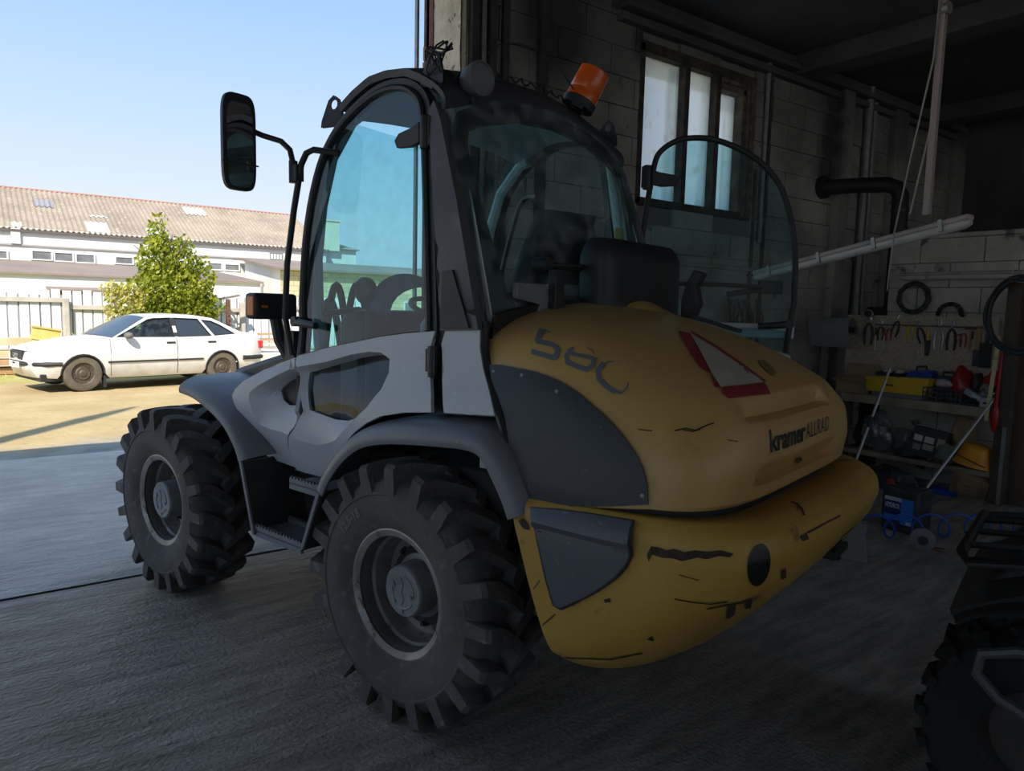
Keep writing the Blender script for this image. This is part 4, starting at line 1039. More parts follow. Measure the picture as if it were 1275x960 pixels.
HOODDARK = [(-0.401,1.477),(-0.454,1.479),(-0.507,1.475),(-0.562,1.471),(-0.615,1.466),(-0.669,1.455),(-0.722,1.442),(-0.786,1.417),(-0.846,1.387),(-0.907,1.354),(-0.964,1.317),(-1.006,1.283),(-1.046,1.244),(-1.068,1.213),(-1.085,1.177),(-1.094,1.135),(-1.098,1.105),(-0.906,1.066),(-0.67,1.034),(-0.59,1.142),(-0.505,1.295),(-0.43,1.42)]
def hoodside(side):
    return lambda x, z: (x, side*(hood_y(x, z)+.009), z)
for side in (1, -1):
    hp = panel('hood_side_panel', HOODDARK, hoodside(side), M_dpan, LOADER, (), .025, .008)
    for x, z in ((-.43,1.455),(-.56,1.452),(-.72,1.41),(-1.08,1.13),(-.45,1.36)):
        MB().sphere((x, side*(hood_y(x, z)+.013), z), (.008,.005,.008), 8, 5).build('panel_screw', M_hub, hp)
# lower black gap between hood and counterweight
MB().grid(lambda u, v: (HX0+(hood_pt(u, .05)[0]-HX0)*.96, hood_pt(u, .05)[1]*.95, .94+.16*v), 80, 3).build('hood_seal', M_black, LOADER)
# raised grille lip and latch on the hood top
def rl(u, v):
    x = -.36-.42*u; y0, y1 = -.02-.10*u, -.50; w_ = v
    y = y0+(y1-y0)*w_
    return (x, y, 1.722+.048*math.sin(PI*min(1, w_*1.0))**.5*(1-u)**.6-.012*u-.16*max(0, u-.15)**1.3 - .10*w_**3)
MB().grid(rl, 14, 18).build('hood_lip', M_yel, LOADER, solid=.012)
lch = MB().prism([(-.60,1.66),(-.66,1.66),(-.685,1.72),(-.665,1.80),(-.70,1.86),(-.655,1.875),(-.62,1.82),(-.60,1.74)], lambda u, v, d: (u, d, v), -.44, -.38)
lch.build('hood_latch', M_black, LOADER, bevel=.006)
MB().bar((-.60,-.41,1.675), (-.86,-.45,1.605), .05, .016).build('latch_slot', M_black, LOADER)
# black air intake box behind the rear window
def intake(u, v):
    a = 2*PI*u; y = -.26+.355*math.copysign(abs(math.cos(a))**.35, math.cos(a)); zz = 1.62+.37*v
    k = 1 if v < .75 else max(.0, 1-((v-.75)/.25)**2.2*.45)
    return (-.41+.095*math.copysign(abs(math.sin(a))**.5, math.sin(a))*k, -.26+(y+.26)*(1 if v < .75 else 1-.10*((v-.75)/.25)**2), zz)
bi = MB().grid(intake, 36, 12, cu=True); bi.add([intake(k/36, 1) for k in range(36)], [tuple(range(36))])
bi.build('air_intake_box', M_black, LOADER)
# filler under the glass behind the hood front
MB().grid(lambda u, v: (-.30-.06*v, .66*(2*u-1), 1.40+.26*v+.07*(1-(2*u-1)**2)*v), 14, 4).build('cowl', M_black, LOADER, solid=.02)
# rear wiper with its bracket
wp = MB().cyl((-.37,.33,1.86), (-.30,.33,1.86), .032, 14).tube([(-.36,.33,1.86), (-.37,.10,1.868), (-.355,-.12,1.85)], .010, 8).bar((-.345,.26,1.862), (-.345,-.16,1.852), .012, .022)
wp.prism([(.35,1.84),(.30,1.84),(.285,1.70),(.30,1.62),(.36,1.62),(.35,1.72)], lambda u, v, d: (d, u, v), -.42, -.38)
wp = wp.build('rear_wiper', M_black, LOADER, bevel=.004)
MB().prism([(.55,1.78),(.36,1.78),(.34,1.70),(.36,1.60),(.50,1.50),(.56,1.54),(.43,1.64),(.40,1.70),(.55,1.72)], lambda u, v, d: (d, u, v), -.385, -.36).build('wiper_bracket', M_fend, LOADER, bevel=.004)

# ---- counterweight
BA = [(.50,.74),(.54,.80),(.60,.822),(.7,.835),(.8,.842),(.95,.846),(1.02,.842),(1.05,.828),(1.068,.80)]
BB = [(.50,1.09),(.54,1.15),(.60,1.21),(.7,1.30),(.8,1.385),(.90,1.45),(.97,1.475),(1.02,1.468),(1.05,1.445),(1.068,1.40)]
def cw_front(z): return -.625-.13*(1.0-z)/.4
def cw_p(z): return 2.6+2.0*max(0, min(1, (z-.55)/.3))
CT = arc_table(lambda u: superoval(PI*u, .842, 1.43, -.66, 4.6))
def cw_pt(u, v):
    if v <= .86:
        z = .50+.568*v/.86; a, b = sm(z, BA, .012), sm(z, BB, .012); k = 1.0
    else:
        z = 1.068-.02*(v-.86)/.14; k = 1-.16*(v-.86)/.14; a, b = sm(1.068, BA, .0)*k, 1.40*(1-.11*(v-.86)/.14)
    p = cw_p(z); x0 = cw_front(z); t = PI*lerp_table(u, CT); c_, s = math.cos(t), math.sin(t)
    y = a*math.copysign(abs(c_)**(2/p), c_); x = x0-(b+x0)*abs(s)**(2/p)
    lift = -.012+.012*max(0, min(1, (-.62-x)/.4)) if z > .9 else 0          # top edge rises to the tail
    zz = z + lift*(z-.9)/.168 if z > .9 else z
    return (x, y, zz)
cw = MB().grid(cw_pt, 120, 70)
cw = cw.build('counterweight', M_yelw, LOADER, smooth=50)
bvh_c = BVHTree.FromPolygons([v.co.copy() for v in cw.data.vertices], [tuple(p.vertices) for p in cw.data.polygons])
MB().box(-1.02, -.68, -.55, .55, .60, .98).build('tail_frame', M_dirt, LOADER, smooth=0)
BUMPDARK = [(-0.709,1.03),(-0.815,1.041),(-0.915,1.048),(-1.01,1.052),(-1.071,1.054),(-1.076,1.036),(-1.081,1.005),(-1.082,0.961),(-1.065,0.92),(-1.034,0.88),(-0.972,0.823),(-0.883,0.756),(-0.836,0.725),(-0.811,0.729),(-0.783,0.805),(-0.748,0.922)]
def cw_y(x, z):
    zz = z
    if z > .9:
        lf = -.012+.012*max(0, min(1, (-.62-x)/.4)); zz = (z+.9*lf/.168)/(1+lf/.168)
    zz = min(zz, 1.068); a, b, p, x0 = sm(zz, BA, .012), sm(zz, BB, .012), cw_p(zz), cw_front(zz)
    q = max(0, (x0-x)/(b+x0)); return a*max(0, 1-q**p)**(1/p)
for side in (1, -1):
    def bf(x, z, side=side):
        y = cw_y(x, z); zf = .975+.02*max(0, min(1, (-.70-x)/.38))
        return (x, side*(y+(.008 if z < zf else .008+.016*(1-abs(z-zf-.012)/.06))), z)
    pn = panel('side_insert', BUMPDARK, bf, M_ins, cw, (), .02, .012)
    MB().cyl((-.752, side*(cw_y(-.752,.955)+.002), .955), (-.752, side*(cw_y(-.752,.955)+.0135), .955), .012, 12).build('screw_hole', M_black, pn)
    sl = MB()
    loop = BUMPDARK
    sl.tube([bf(x, z) for x, z in loop], .007, 6, closed=True); sl.build('insert_seal', M_black, cw)
# tow hitch below the tail
MB().box(-1.445, -1.30, -.20, -.02, .885, .915).box(-1.43, -1.26, -.20, -.02, .80, .83).cyl((-1.41,-.11,.78),(-1.41,-.11,.94),.018,10).build('tow_hitch', M_dirt, LOADER, bevel=.006)

# ---- fenders and steps
def sweep(path, prof, centre):
    """path: (x, z) points; prof: (y, offset away from the wheel centre)"""
    P = [Vector((a, 0, c_)) for a, c_ in path]
    def fn(u, v):
        i = round(u*(len(P)-1)); j = round(v*(len(prof)-1))
        t = (P[min(i+1, len(P)-1)]-P[max(i-1, 0)]).normalized(); nn = Vector((t.z, 0, -t.x))
        if nn.dot(P[i]-Vector((centre[0], 0, centre[1]))) < 0: nn = -nn
        y, o = prof[j]; q = P[i]+nn*o
        return (q.x, y, q.z)
    return MB().grid(fn, len(P), len(prof))
RF = smooth_poly([(.429,.875),(.389,.944),(.306,1.037),(.201,1.113),(.105,1.15),(-.029,1.175),(-.261,1.198),(-.44,1.210),(-.507,1.188),(-.553,1.130),(-.609,1.049),(-.64,.985)], 2, False)
FF = smooth_poly([(1.66,1.215),(1.521,1.203),(1.422,1.175),(1.318,1.14),(1.211,1.092),(1.131,1.022),(1.081,.961),(1.06,.915)], 2, False)
for side in (1, -1):
    pr_ = [(side*y, o) for y, o in ((.862,-.022),(.866,-.008),(.864,.010),(.855,.030),(.835,.048),(.805,.060),(.76,.068),(.65,.072),(.45,.072))]
    sweep(RF, pr_, (0, .45)).build('rear_fender', M_fend, LOADER, solid=.014, smooth=60)
    pf_ = [(side*y, o) for y, o in ((.862,-.020),(.866,-.006),(.864,.008),(.855,.025),(.835,.042),(.80,.058),(.74,.068),(.62,.074),(.45,.074))]
    ff = sweep(FF, pf_, (2.05, .45)).build('front_fender', M_fend, LOADER, solid=.014, smooth=60)
    for x, z, y in ((1.36,1.222,.70),(1.33,1.213,.70),(1.30,1.205,.64),(1.27,1.198,.60)):
        MB().sphere((x, side*y, z+.012), (.010,.010,.006), 8, 5).build('fender_bolt', M_black, ff)
    yy = lambda a, c_: (min(side*a, side*c_), max(side*a, side*c_))
    ya, yb = yy(.40, .858); yc, yd = yy(.858, .868)
    MB().prism([(1.062,.915),(1.048,.915),(.944,.578),(.958,.578)], lambda u, v, d: (u, d, v), ya, yb).build('front_step_plate', M_dirt, LOADER, smooth=0)
    MB().prism([(1.066,.915),(1.046,.915),(.940,.578),(.960,.578)], lambda u, v, d: (u, d, v), yc, yd).build('plate_edge', M_fend, LOADER, smooth=0)
    MB().prism([(.438,.875),(.422,.872),(.548,.60),(.566,.585)], lambda u, v, d: (u, d, v), ya, yb).build('rear_step_plate', M_dirt, LOADER, smooth=0)
    MB().prism([(.442,.875),(.422,.872),(.546,.60),(.570,.585)], lambda u, v, d: (u, d, v), yc, yd).build('plate_edge', M_fend, LOADER, smooth=0)
    ya, yb = yy(.30, .56)
    MB().box(.47, 1.06, ya, yb, .50, .97).build('step_housing', M_dirt, LOADER, smooth=0)
    def tread(x0, x1, yo, yi, z):
        b = MB(); a, c_ = yy(yo-.014, yo)
        b.box(x0, x1, a, c_, z-.045, z+.004); a, c_ = yy(yi, yi+.014); b.box(x0, x1, a, c_, z-.02, z+.004)
        a, c_ = yy(yi, yo); b.box(x0, x1, a, c_, z-.022, z-.014)
        n = int((x1-x0)/.024)
        for k in range(n):
            x = x0+(k+.5)*(x1-x0)/n
            for q in (yo-.014, yi):
                a, c_ = yy(q, q+.014); b.prism([(x-.008, z+.004), (x+.008, z+.004), (x, z+.018)], lambda u, v, d: (u, d, v), a, c_)
        return b.build('step_tread', M_fend, LOADER, smooth=0)
    tread(.575, .955, .855, .66, .612)
    tread(.475, .745, .80, .62, .872)
    ya, yb = yy(.50, .60); MB().box(.72, 1.0, ya, yb, .84, .90).build('step_bracket', M_fend, LOADER, smooth=0)

# ---- mirrors, lamps, beacon, lifting eyes
def mirror(side):
    gb = MB().tube([(.50, side*.70, 2.33), (.60, side*.76, 2.345), (.645, side*.765, 2.335), (.685, side*.765, 2.29), (.75, side*.76, 2.10), (.815, side*.755, 1.86), (.835, side*.755, 1.62), (.805, side*.74, 1.44)], .014, 8).build('grab_bar', M_black, LOADER)
    if side < 0: return
    hd = MB()
    c0 = Vector((.86, side*.955, 2.372))
    def mh(u, v):
        a = 2*PI*u; q = .078*math.copysign(abs(math.cos(a))**.45, math.cos(a)); r = .205*math.copysign(abs(math.sin(a))**.35, math.sin(a))
        k = (1, 1, .8, 0)[round(v*3)] if v > 0 else 1
        return (c0.x+(0, .02, .045, .05)[round(v*3)], c0.y+q*k, c0.z+r*k)
    hd.grid(mh, 40, 4, cu=True)
    hd.add([mh(k/40, 0) for k in range(40)], [tuple(range(40))])
    h_ = hd.build('mirror', M_black, LOADER)
    h_b = MB(); g = lambda k: (c0.x-.004, c0.y+.062*math.copysign(abs(math.cos(k))**.4, math.cos(k)), c0.z-.012+.178*math.copysign(abs(math.sin(k))**.35, math.sin(k)))
    h_b.add([g(2*PI*k/40) for k in range(40)], [tuple(range(40))]); h_b.build('mirror_glass', mat('mirror_glass', (.75, .76, .78), .03, 1.0), h_, smooth=0)
    MB().bar((c0.x-.006, c0.y-side*.085, c0.z-.09), (c0.x-.006, c0.y+side*.085, c0.z-.09), .006, .006).build('mirror_clip', M_black, h_, smooth=0)
    MB().tube([(.88, side*.90, 2.44), (.87, side*.84, 2.425), (.80, side*.79, 2.40), (.755, side*.775, 2.36), (.74, side*.772, 2.31), (.735, side*.772, 2.22)], .013, 8).cyl((.735, side*.772, 2.31), (.735, side*.772, 2.215), .020, 10).cbox((.715, side*.768, 2.255), (.05,.04,.07)).build('mirror_arm', M_black, LOADER)
mirror(1); mirror(-1)
for side in (1, -1):
    lm = MB().box(.96, 1.06, -.115, .115, -.062, .062).build('head_lamp', M_black, LOADER, bevel=.018, loc=(0, side*.715, 1.665))
    MB().box(.975, 1.03, side*.115-.005, side*.115+.005, -.045, .045).build('turn_lens', mat('amber_lens', (.75, .16, .01), .3), lm, smooth=0, bevel=.004)
    MB().box(.953, .961, min(side*.055, side*.085), max(side*.055, side*.085), -.008, .004).build('side_reflector', mat('amber_lens', (.8, .2, .02), .3), lm, smooth=0)
    MB().tube([(1.0, side*.70, 1.61), (.98, side*.69, 1.50), (.93, side*.66, 1.40)], .03, 8).cbox((.90, side*.67, 1.46), (.08,.05,.18)).build('lamp_bracket', M_black, LOADER)
def eye(x, y, z, rot):
    M = Matrix.Translation((x, y, z)) @ Matrix.Rotation(rot, 4, 'Z')
    b = MB(); n = 20
    outer = [(-.055,-.06),(.075,-.06),(.07,-.03),(.03,.055),(.0,.075),(-.03,.055),(-.055,-.03)]
    hole = [(.022*math.cos(2*PI*k/14), .035+.022*math.sin(2*PI*k/14)) for k in range(14)]
    P, T = panel_mesh(outer, [hole], .03)
    nv = len(P); b.add([M @ Vector((a, -.006, c_)) for a, c_ in P] + [M @ Vector((a, .006, c_)) for a, c_ in P], [tuple(t) for t in T] + [tuple(i+nv for i in reversed(t)) for t in T])
    o = b.build('lifting_eye', M_cab, LOADER, smooth=0); return o
for y in (.635, -.635):
    eye(-.01, y, 2.60, 0); eye(.62, y, 2.53, .2)
# work lamp on the roof
M_lens = mat('grey_lamp_lens', (.12, .12, .125), .25, .2)
wlp = MB().lathe([(-.045,0),(-.05,.045),(-.03,.058),(.02,.066),(.035,.066),(.038,.060),(.03,.056)], 28).build('work_lamp', mat('grey_lamp_body', (.17, .165, .17), .5), LOADER, loc=(-.115, .505, 2.575), rot=(0, 0, PI/2-.12))
MB().lathe([(.024,0),(.030,.030),(.029,.057)], 28).build('lamp_lens', M_lens, wlp)
MB().cyl((0,-.02,-.05),(0,-.02,-.09),.012,8).build('lamp_stem', M_black, wlp)
# rotating beacon
bc = MB().lathe([(0,.075),(.0,.082),(.035,.084),(.04,.074)], 28, axis='Z').box(-.085,.085,-.03,.03,-.02,.012).build('beacon_base', M_black, LOADER, loc=(-.03, -.315, 2.665), rot=Vector((-.33, -.27, .90)).to_track_quat('Z', 'Y').to_euler())
M_orange = mat('beacon_orange', (.85, .13, .012), .3, coat=.3)
MB().lathe([(.04,.078),(.075,.078),(.08,.075),(.085,.078),(.13,.077),(.17,.075),(.188,.074),(.190,.066),(.180,.062),(.178,0)], 32, axis='Z').build('beacon_dome', M_orange, bc)
# wavy cable along the roof edge and the loop of wire to the beacon
MB().tube([(-.055+.006*math.sin(k*1.9), .62-.96*k/60, 2.552+crown(.62-.96*k/60)+.012*math.sin(k*1.35)) for k in range(61)], .005, 5).build('roof_cable', M_black, LOADER)
MB().tube([(-.07, .39, 2.71), (-.05, .30, 2.78), (-.04, .15, 2.83), (-.04, -.02, 2.835), (-.04, -.16, 2.80), (-.05, -.26, 2.73)], .0035, 5).build('beacon_wire', M_black, LOADER)
rc = random.Random(4)
MB().tube([(-.03+.05*math.sin(k*.73+1), .63+.03*math.cos(k*.51), 2.63+.055*math.sin(k*.37)+.02*math.sin(k*1.13)) for k in range(60)], .004, 5).build('cable_tangle', M_black, LOADER)

# ================================================================ white saloon car
CAR = thing('saloon_car', 'white four-door saloon car parked on the sand before the plank fence', 'car', (3.90, 16.47, 0.0), math.atan2(-.226, -.974))
M_car = mat('white_car_paint', (.80, .80, .79), .35, coat=.4, col2=(.76, .755, .74), nscale=2)
def road_dirt(M):
    """dried mud thrown up along the sills"""
    n, l = M.node_tree.nodes, M.node_tree.links; b = n['Principled BSDF']; src = b.inputs['Base Color'].links[0].from_socket
    tc = n.new('ShaderNodeTexCoord'); sep = n.new('ShaderNodeSeparateXYZ'); l.new(tc.outputs['Object'], sep.inputs[0])
    t = n.new('ShaderNodeTexNoise'); t.inputs['Scale'].default_value = 5; t.inputs['Detail'].default_value = 6; l.new(tc.outputs['Object'], t.inputs[0])
    a = n.new('ShaderNodeMath'); a.operation = 'MULTIPLY_ADD'; l.new(t.outputs[0], a.inputs[0]); a.inputs[1].default_value = .25; l.new(sep.outputs['Z'], a.inputs[2])
    r = n.new('ShaderNodeMapRange'); r.inputs[1].default_value = .62; r.inputs[2].default_value = .36; r.inputs[4].default_value = .85; l.new(a.outputs[0], r.inputs[0])
    x = n.new('ShaderNodeMix'); x.data_type = 'RGBA'; l.new(r.outputs[0], x.inputs[0]); l.new(src, x.inputs[6]); x.inputs[7].default_value = (.34, .27, .18, 1); l.new(x.outputs[2], b.inputs['Base Color'])
road_dirt(M_car)
M_carglass = mat('dark_car_glass', (.035, .045, .055), .08, spec=.8)
M_trim = mat('black_trim', (.03, .03, .032), .6)
M_tyre2 = mat('dusty_tyre', (.16, .135, .10), .9, col2=(.11, .095, .075), nscale=6)
M_steelw = mat('steel_wheel', (.09, .075, .06), .6, .3, col2=(.13, .105, .08), nscale=10)
CYS = [(.2,.79),(.35,.815),(.55,.845),(.75,.842),(.95,.80),(1.0,.785),(1.40,.555)]
def car_y(x, z):
    y = lerp_table(z, CYS)
    if x > 2.80: y -= .25*((x-2.80)/.62)**2.6
    if x < -.55: y -= .13*((-.55-x)/.40)**2
    return y
def arch(cx, r, n=12): return [(cx+r*math.cos(PI-PI*k/n), .315+r*math.sin(PI-PI*k/n)) for k in range(n+1)]
TOP = [(3.38,.72),(3.22,.785),(2.9,.85),(2.5,.915),(2.14,.965)]
ROOFL = [(1.46,1.345),(1.25,1.385),(.85,1.402),(.40,1.385),(.10,1.335)]
TAIL = [(-.46,1.05),(-.62,1.035),(-.86,1.015),(-.92,.95)]
OUT = [(-.95,.34)] + [(-.40,.25)] + arch(0, .355)[0:] + [(.44,.22),(2.2,.22)] + arch(2.65, .365) + [(3.06,.25),(3.33,.27),(3.41,.42),(3.42,.60)] + TOP + ROOFL + TAIL + [(-.95,.70)]
W1 = [(2.05,.985),(1.42,1.30),(1.30,1.325),(.98,1.338),(.98,.975)]
W2 = [(.90,.975),(.90,1.338),(.42,1.318),(.22,.985)]
W3 = [(.14,.99),(.34,1.30),(.14,1.275),(-.02,1.20),(-.30,1.02)]
for s in (1, -1):
    sf = lambda x, z, s=s: (x, s*car_y(x, z), z)
    sd = panel('body_side', OUT, sf, M_car, CAR, [W1, W2, W3], .11, 0, smooth=50)
    panel('door_pillar', [(.99,.975),(.99,1.342),(.89,1.342),(.89,.975)], lambda x, z, s=s: (x, s*(car_y(x, z)+.003), z), M_trim, sd, (), .2, 0)
    for w_ in (W1, W2, W3):
        panel('side_window', offset_poly(w_, .012), lambda x, z, s=s: (x, s*(car_y(x, z)-.018), z), M_carglass if w_ is not W1 else G_cab, CAR, (), .15, 0)
        wf = MB(); wf.tube([(x, s*(car_y(x, z)-.002), z) for x, z in w_], .012, 5, closed=True); wf.build('window_trim', M_trim, sd)
    for x0, x1 in ((2.23, .94), (.92, .42)):
        MB().tube([(x, s*(car_y(x, .52)+.006), .52) for x in (x0, (x0+x1)/2, x1)], .018, 6).build('rub_strip', M_trim, sd)
    MB().tube([(.94, s*(car_y(.94, z)+.001), z) for z in (.26,.5,.75,.96)], .006, 4).build('door_gap', M_trim, sd)
    MB().tube([(2.18, s*(car_y(2.1, z)+.001), z) for z in (.26,.5,.75,.95)], .004, 4).build('door_gap', M_trim, sd)
    for x in (1.06, .22): MB().cbox((x, s*(car_y(x, .86)+.008), .86), (.17,.025,.035)).build('door_handle', M_trim, sd, bevel=.008)
    MB().sphere((1.88, s*.90, 1.01), (.08,.11,.065), 12, 8).build('door_mirror', mat('grey_mirror', (.16,.15,.14), .6), CAR)
    for cx in (0, 2.65):
        MB().tube([(x, s*(car_y(x, z)+.002), z) for x, z in arch(cx, .355)], .016, 6).build('wheel_arch', M_trim, sd)
def strip(name, prof, m_, crown_=.02, n=12, k=1.0):
    def fn(u, v):
        q = u*(len(prof)-1); i = min(int(q), len(prof)-2); t = q-i
        x, z = prof[i][0]+(prof[i+1][0]-prof[i][0])*t, prof[i][1]+(prof[i+1][1]-prof[i][1])*t
        w_ = 2*v-1; y = car_y(x, z)*k*w_
        return (x+.05*(1-w_*w_)*(1 if x > 2.9 else 0), y, z+crown_*(1-w_*w_))
    return MB().grid(fn, (len(prof)-1)*3+1, n).build(name, m_, CAR, smooth=50)
strip('bonnet', TOP, M_car)
strip('windscreen', [TOP[-1], ROOFL[0]], M_carglass, .03)
strip('car_roof', ROOFL, M_car, .02)
strip('rear_screen', [ROOFL[-1], TAIL[0]], M_carglass, .03)
strip('boot_lid', TAIL, M_car, .015)
strip('car_tail', [(-.92,.95),(-.95,.70),(-.95,.34)], M_car, 0)
strip('car_nose', [(3.33,.27),(3.41,.42),(3.42,.60),(3.38,.72)], M_car, 0)
MB().box(-.85, 3.3, -.72, .72, .20, .33).box(.5, 2.1, -.70, .70, .28, .9).build('underbody', M_trim, CAR, smooth=0)
for x, y in ((1.35,.36),(1.35,-.36),(.45,.36),(.45,-.36)): MB().sphere((x, y, 1.12), (.06,.12,.11), 10, 7).cbox((x-.02, y, .95), (.12,.42,.3)).build('headrest', M_trim, CAR)
def bump_fn(x0, x1, s0):
    return None
MB().tube([(2.98, .81, .51), (3.20, .755, .51), (3.35, .62, .51), (3.44, .35, .51), (3.47, 0, .51), (3.44, -.35, .51), (3.35, -.62, .51), (2.98, -.81, .51)], .045, 8).build('front_bumper', M_trim, CAR)
MB().tube([(-.45, .835, .51), (-.75, .80, .51), (-.95, .70, .51), (-.99, .3, .51), (-.99, -.3, .51), (-.95, -.70, .51), (-.45, -.835, .51)], .05, 8).build('rear_bumper', M_trim, CAR)
M_lampg = mat('car_headlamp', (.62, .64, .66), .15, coat=.5)
for s in (1, -1):
    MB().add([(3.14, s*.766, .57), (3.37, s*.62, .57), (3.445, s*.36, .57), (3.43, s*.36, .70), (3.35, s*.61, .715), (3.14, s*.758, .715)], [(0,1,4,5), (1,2,3,4)]).build('headlamp', M_lampg, CAR, smooth=0, solid=.03)
    MB().box(-.96, -.86, min(s*.62, s*.775), max(s*.62, s*.775), .70, .86).build('tail_lamp', mat('red_lens', (.62, .03, .03), .3), CAR, smooth=0, bevel=.01)
gr = MB().box(3.38, 3.468, -.33, .33, .575, .725).build('grille', M_trim, CAR, smooth=0, bevel=.01)
for k in range(4):
    c0 = (3.474, -.09+.06*k, .645)
    MB().tube([(c0[0], c0[1]+.04*math.cos(2*PI*t/16), c0[2]+.04*math.sin(2*PI*t/16)) for t in range(16)], .006, 5, closed=True).build('grille_ring', M_galv, gr)
MB().box(3.49, 3.505, -.26, .26, .43, .54).build('number_plate', mat('plate_white', (.8,.8,.8), .5), CAR, smooth=0)
ty_b = MB().lathe([(-.09,.20),(-.098,.26),(-.09,.305),(-.07,.325),(.07,.325),(.09,.305),(.098,.26),(.09,.20)], 28, closed=True)
rm_b = MB().lathe([(.09,.205),(.075,.195),(.06,.18),(.055,.13),(.075,.11),(.07,.07),(.085,.05),(.085,0)], 28, cap=False)
for k in range(14):
    a = 2*PI*k/14; rm_b.cyl((.155*math.cos(a), .052, .155*math.sin(a)), (.155*math.cos(a), .068, .155*math.sin(a)), .016, 6)
me_ct = finish_mesh(ty_b, 'car_tyre', M_tyre2); me_cr = finish_mesh(rm_b, 'car_rim', M_steelw)
for x in (0, 2.65):
    for s in (1, -1):
        t = link_mesh('car_tyre', me_ct, CAR, (x, s*.735, .325), (0, 0, 0 if s > 0 else PI)); link_mesh('car_rim', me_cr, t)
MB().tube([(2.0,.45,1.02),(1.75,.15,1.10)], .008, 5).tube([(2.1,-.1,1.0),(1.85,-.45,1.08)], .008, 5).build('wiper', M_trim, CAR)
MB().box(2.27, 2.31, .70, .82, .05, .27).build('mud_flap', M_trim, CAR, smooth=0)

# ================================================================ hanging strip lights
M_lampb = mat('strip_light_body', (.50, .39, .36), .5, col2=(.33, .28, .27), nscale=6)
M_diff = mat('strip_diffuser', (.62, .54, .51), .25, col2=(.5, .48, .46), nscale=9)
def strip_light(p, q, label, rod=None):
    p, q = Vector(p), Vector(q); t = thing('strip_light', label, 'light', tuple(p))
    d = q-p
    MB().bar((0,0,.016), d+Vector((0,0,.016)), .07, .036).build('lamp_body', M_lampb, t, bevel=.012)
    MB().tube([(0,0,-.012), tuple(d*.02+Vector((0,0,-.015))), tuple(d*.98+Vector((0,0,-.015))), tuple(d+Vector((0,0,-.012)))], [.018,.031,.031,.018], 12).build('diffuser', M_diff, t)
    for k in (.1, .37, .63, .9): 
        e = d*k; n_ = d.normalized()*.012
        MB().bar(e-n_+Vector((0,0,.004)), e+n_+Vector((0,0,.004)), .082, .07).build('clip', M_galv, t, smooth=0)
    return t
strip_light((4.584,1.807,2.25), (4.753,3.337,1.975), 'long strip light hanging askew from a rod over the shelf corner')
rd_ = thing('hanging_rod', 'steel rod with a cable holding the askew strip light from the ceiling', 'rod', (4.618, 2.069, 2.30))
MB().box(-.018,.018,-.018,.018,0,1.98).build('rod', mat('pinkish_steel', (.36,.29,.27), .6, .2), rd_, smooth=0)
MB().tube([(.03,.0,1.95),(.035,.01,1.0),(.06,.05,.5),(.05,.12,.02)], .006, 6).tube([(-.03,0,1.95),(-.03,.02,.9),(-.04,.10,.35),(-.05,.16,-.1),(.0,.2,-.45)], .005, 6).build('cable', M_block, rd_)
MB().cyl((0,.0,1.18),(0,-.035,1.18),.035,12).build('junction_box', M_galv, rd_)
strip_light((7.86,3.74,2.12), (7.86,.9,2.12), 'long strip light fixed level along the block partition above the shelf')

# ================================================================ stove pipe on the gate wall
dc = thing('stove_pipe', 'black stove pipe leaving the sooty wall and turning down beside the partition', 'pipe', (8.0, NG, 0))
M_pipe = mat('black_pipe', (.012, .012, .013), .55, col2=(.03,.026,.024), nscale=6)
MB().tube([(-.03,-.02,3.17),(.10,-.42,3.165),(.18,-.68,3.15),(.21,-.77,3.11),(.225,-.815,3.02),(.225,-.82,2.86),(.22,-.82,2.3),(.22,-.82,1.78)], .085, 18).build('flue', M_pipe, dc)
MB().cyl((-.03,-.022,3.17),(-.03,-.08,3.17),.13,20).build('wall_collar', M_pipe, dc)
for z in (2.86, 2.35): MB().cyl((.223,-.82,z-.015),(.223,-.82,z+.015),.092,18).build('joint_ring', M_steel_dk, dc)
MB().cbox((.36,-.72,.9),(.36,.36,1.8)).build('stove_top', M_pipe, dc, bevel=.03)

# ================================================================ shelf, tool board, posts
M_shelfw = mat('old_shelf_wood', (.42, .35, .27), .85, col2=(.27, .22, .165), nscale=5, bump=.4, bscale=30, col3=(.42,.35,.27), n3=14, l3=.6, h3=.7)
M_dkwood = mat('dark_wood', (.12, .095, .075), .85, col2=(.075, .06, .05), nscale=5, bump=.4, bscale=30)
SH = thing('wooden_shelf', 'rough two-tier wooden shelf loaded with tools along the partition', 'shelf', (7.43, 2.60, 0))
MB().box(0,.46,.03,1.46,.785,.875).build('upper_board', M_shelfw, SH, smooth=0, bevel=.006)
MB().box(0,.46,-.02,1.46,.235,.285).build('lower_board', M_shelfw, SH, smooth=0, bevel=.006)
MB().box(0,.09,1.38,1.47,0,.785).build('shelf_post', M_dkwood, SH, smooth=0)
MB().box(-.01,.10,-.13,-.02,0,2.02).build('tall_post', M_dkwood, SH, smooth=0, bevel=.008)
MB().box(.11,.15,-.28,-.01,0,1.9).build('back_plank', mat('brown_plank', (.15,.10,.075), .85, col2=(.10,.07,.05), nscale=4), SH, smooth=0)
MB().box(-.02,-.01,-.12,-.09,0,.72).build('edge_strip', M_galv, SH, smooth=0)
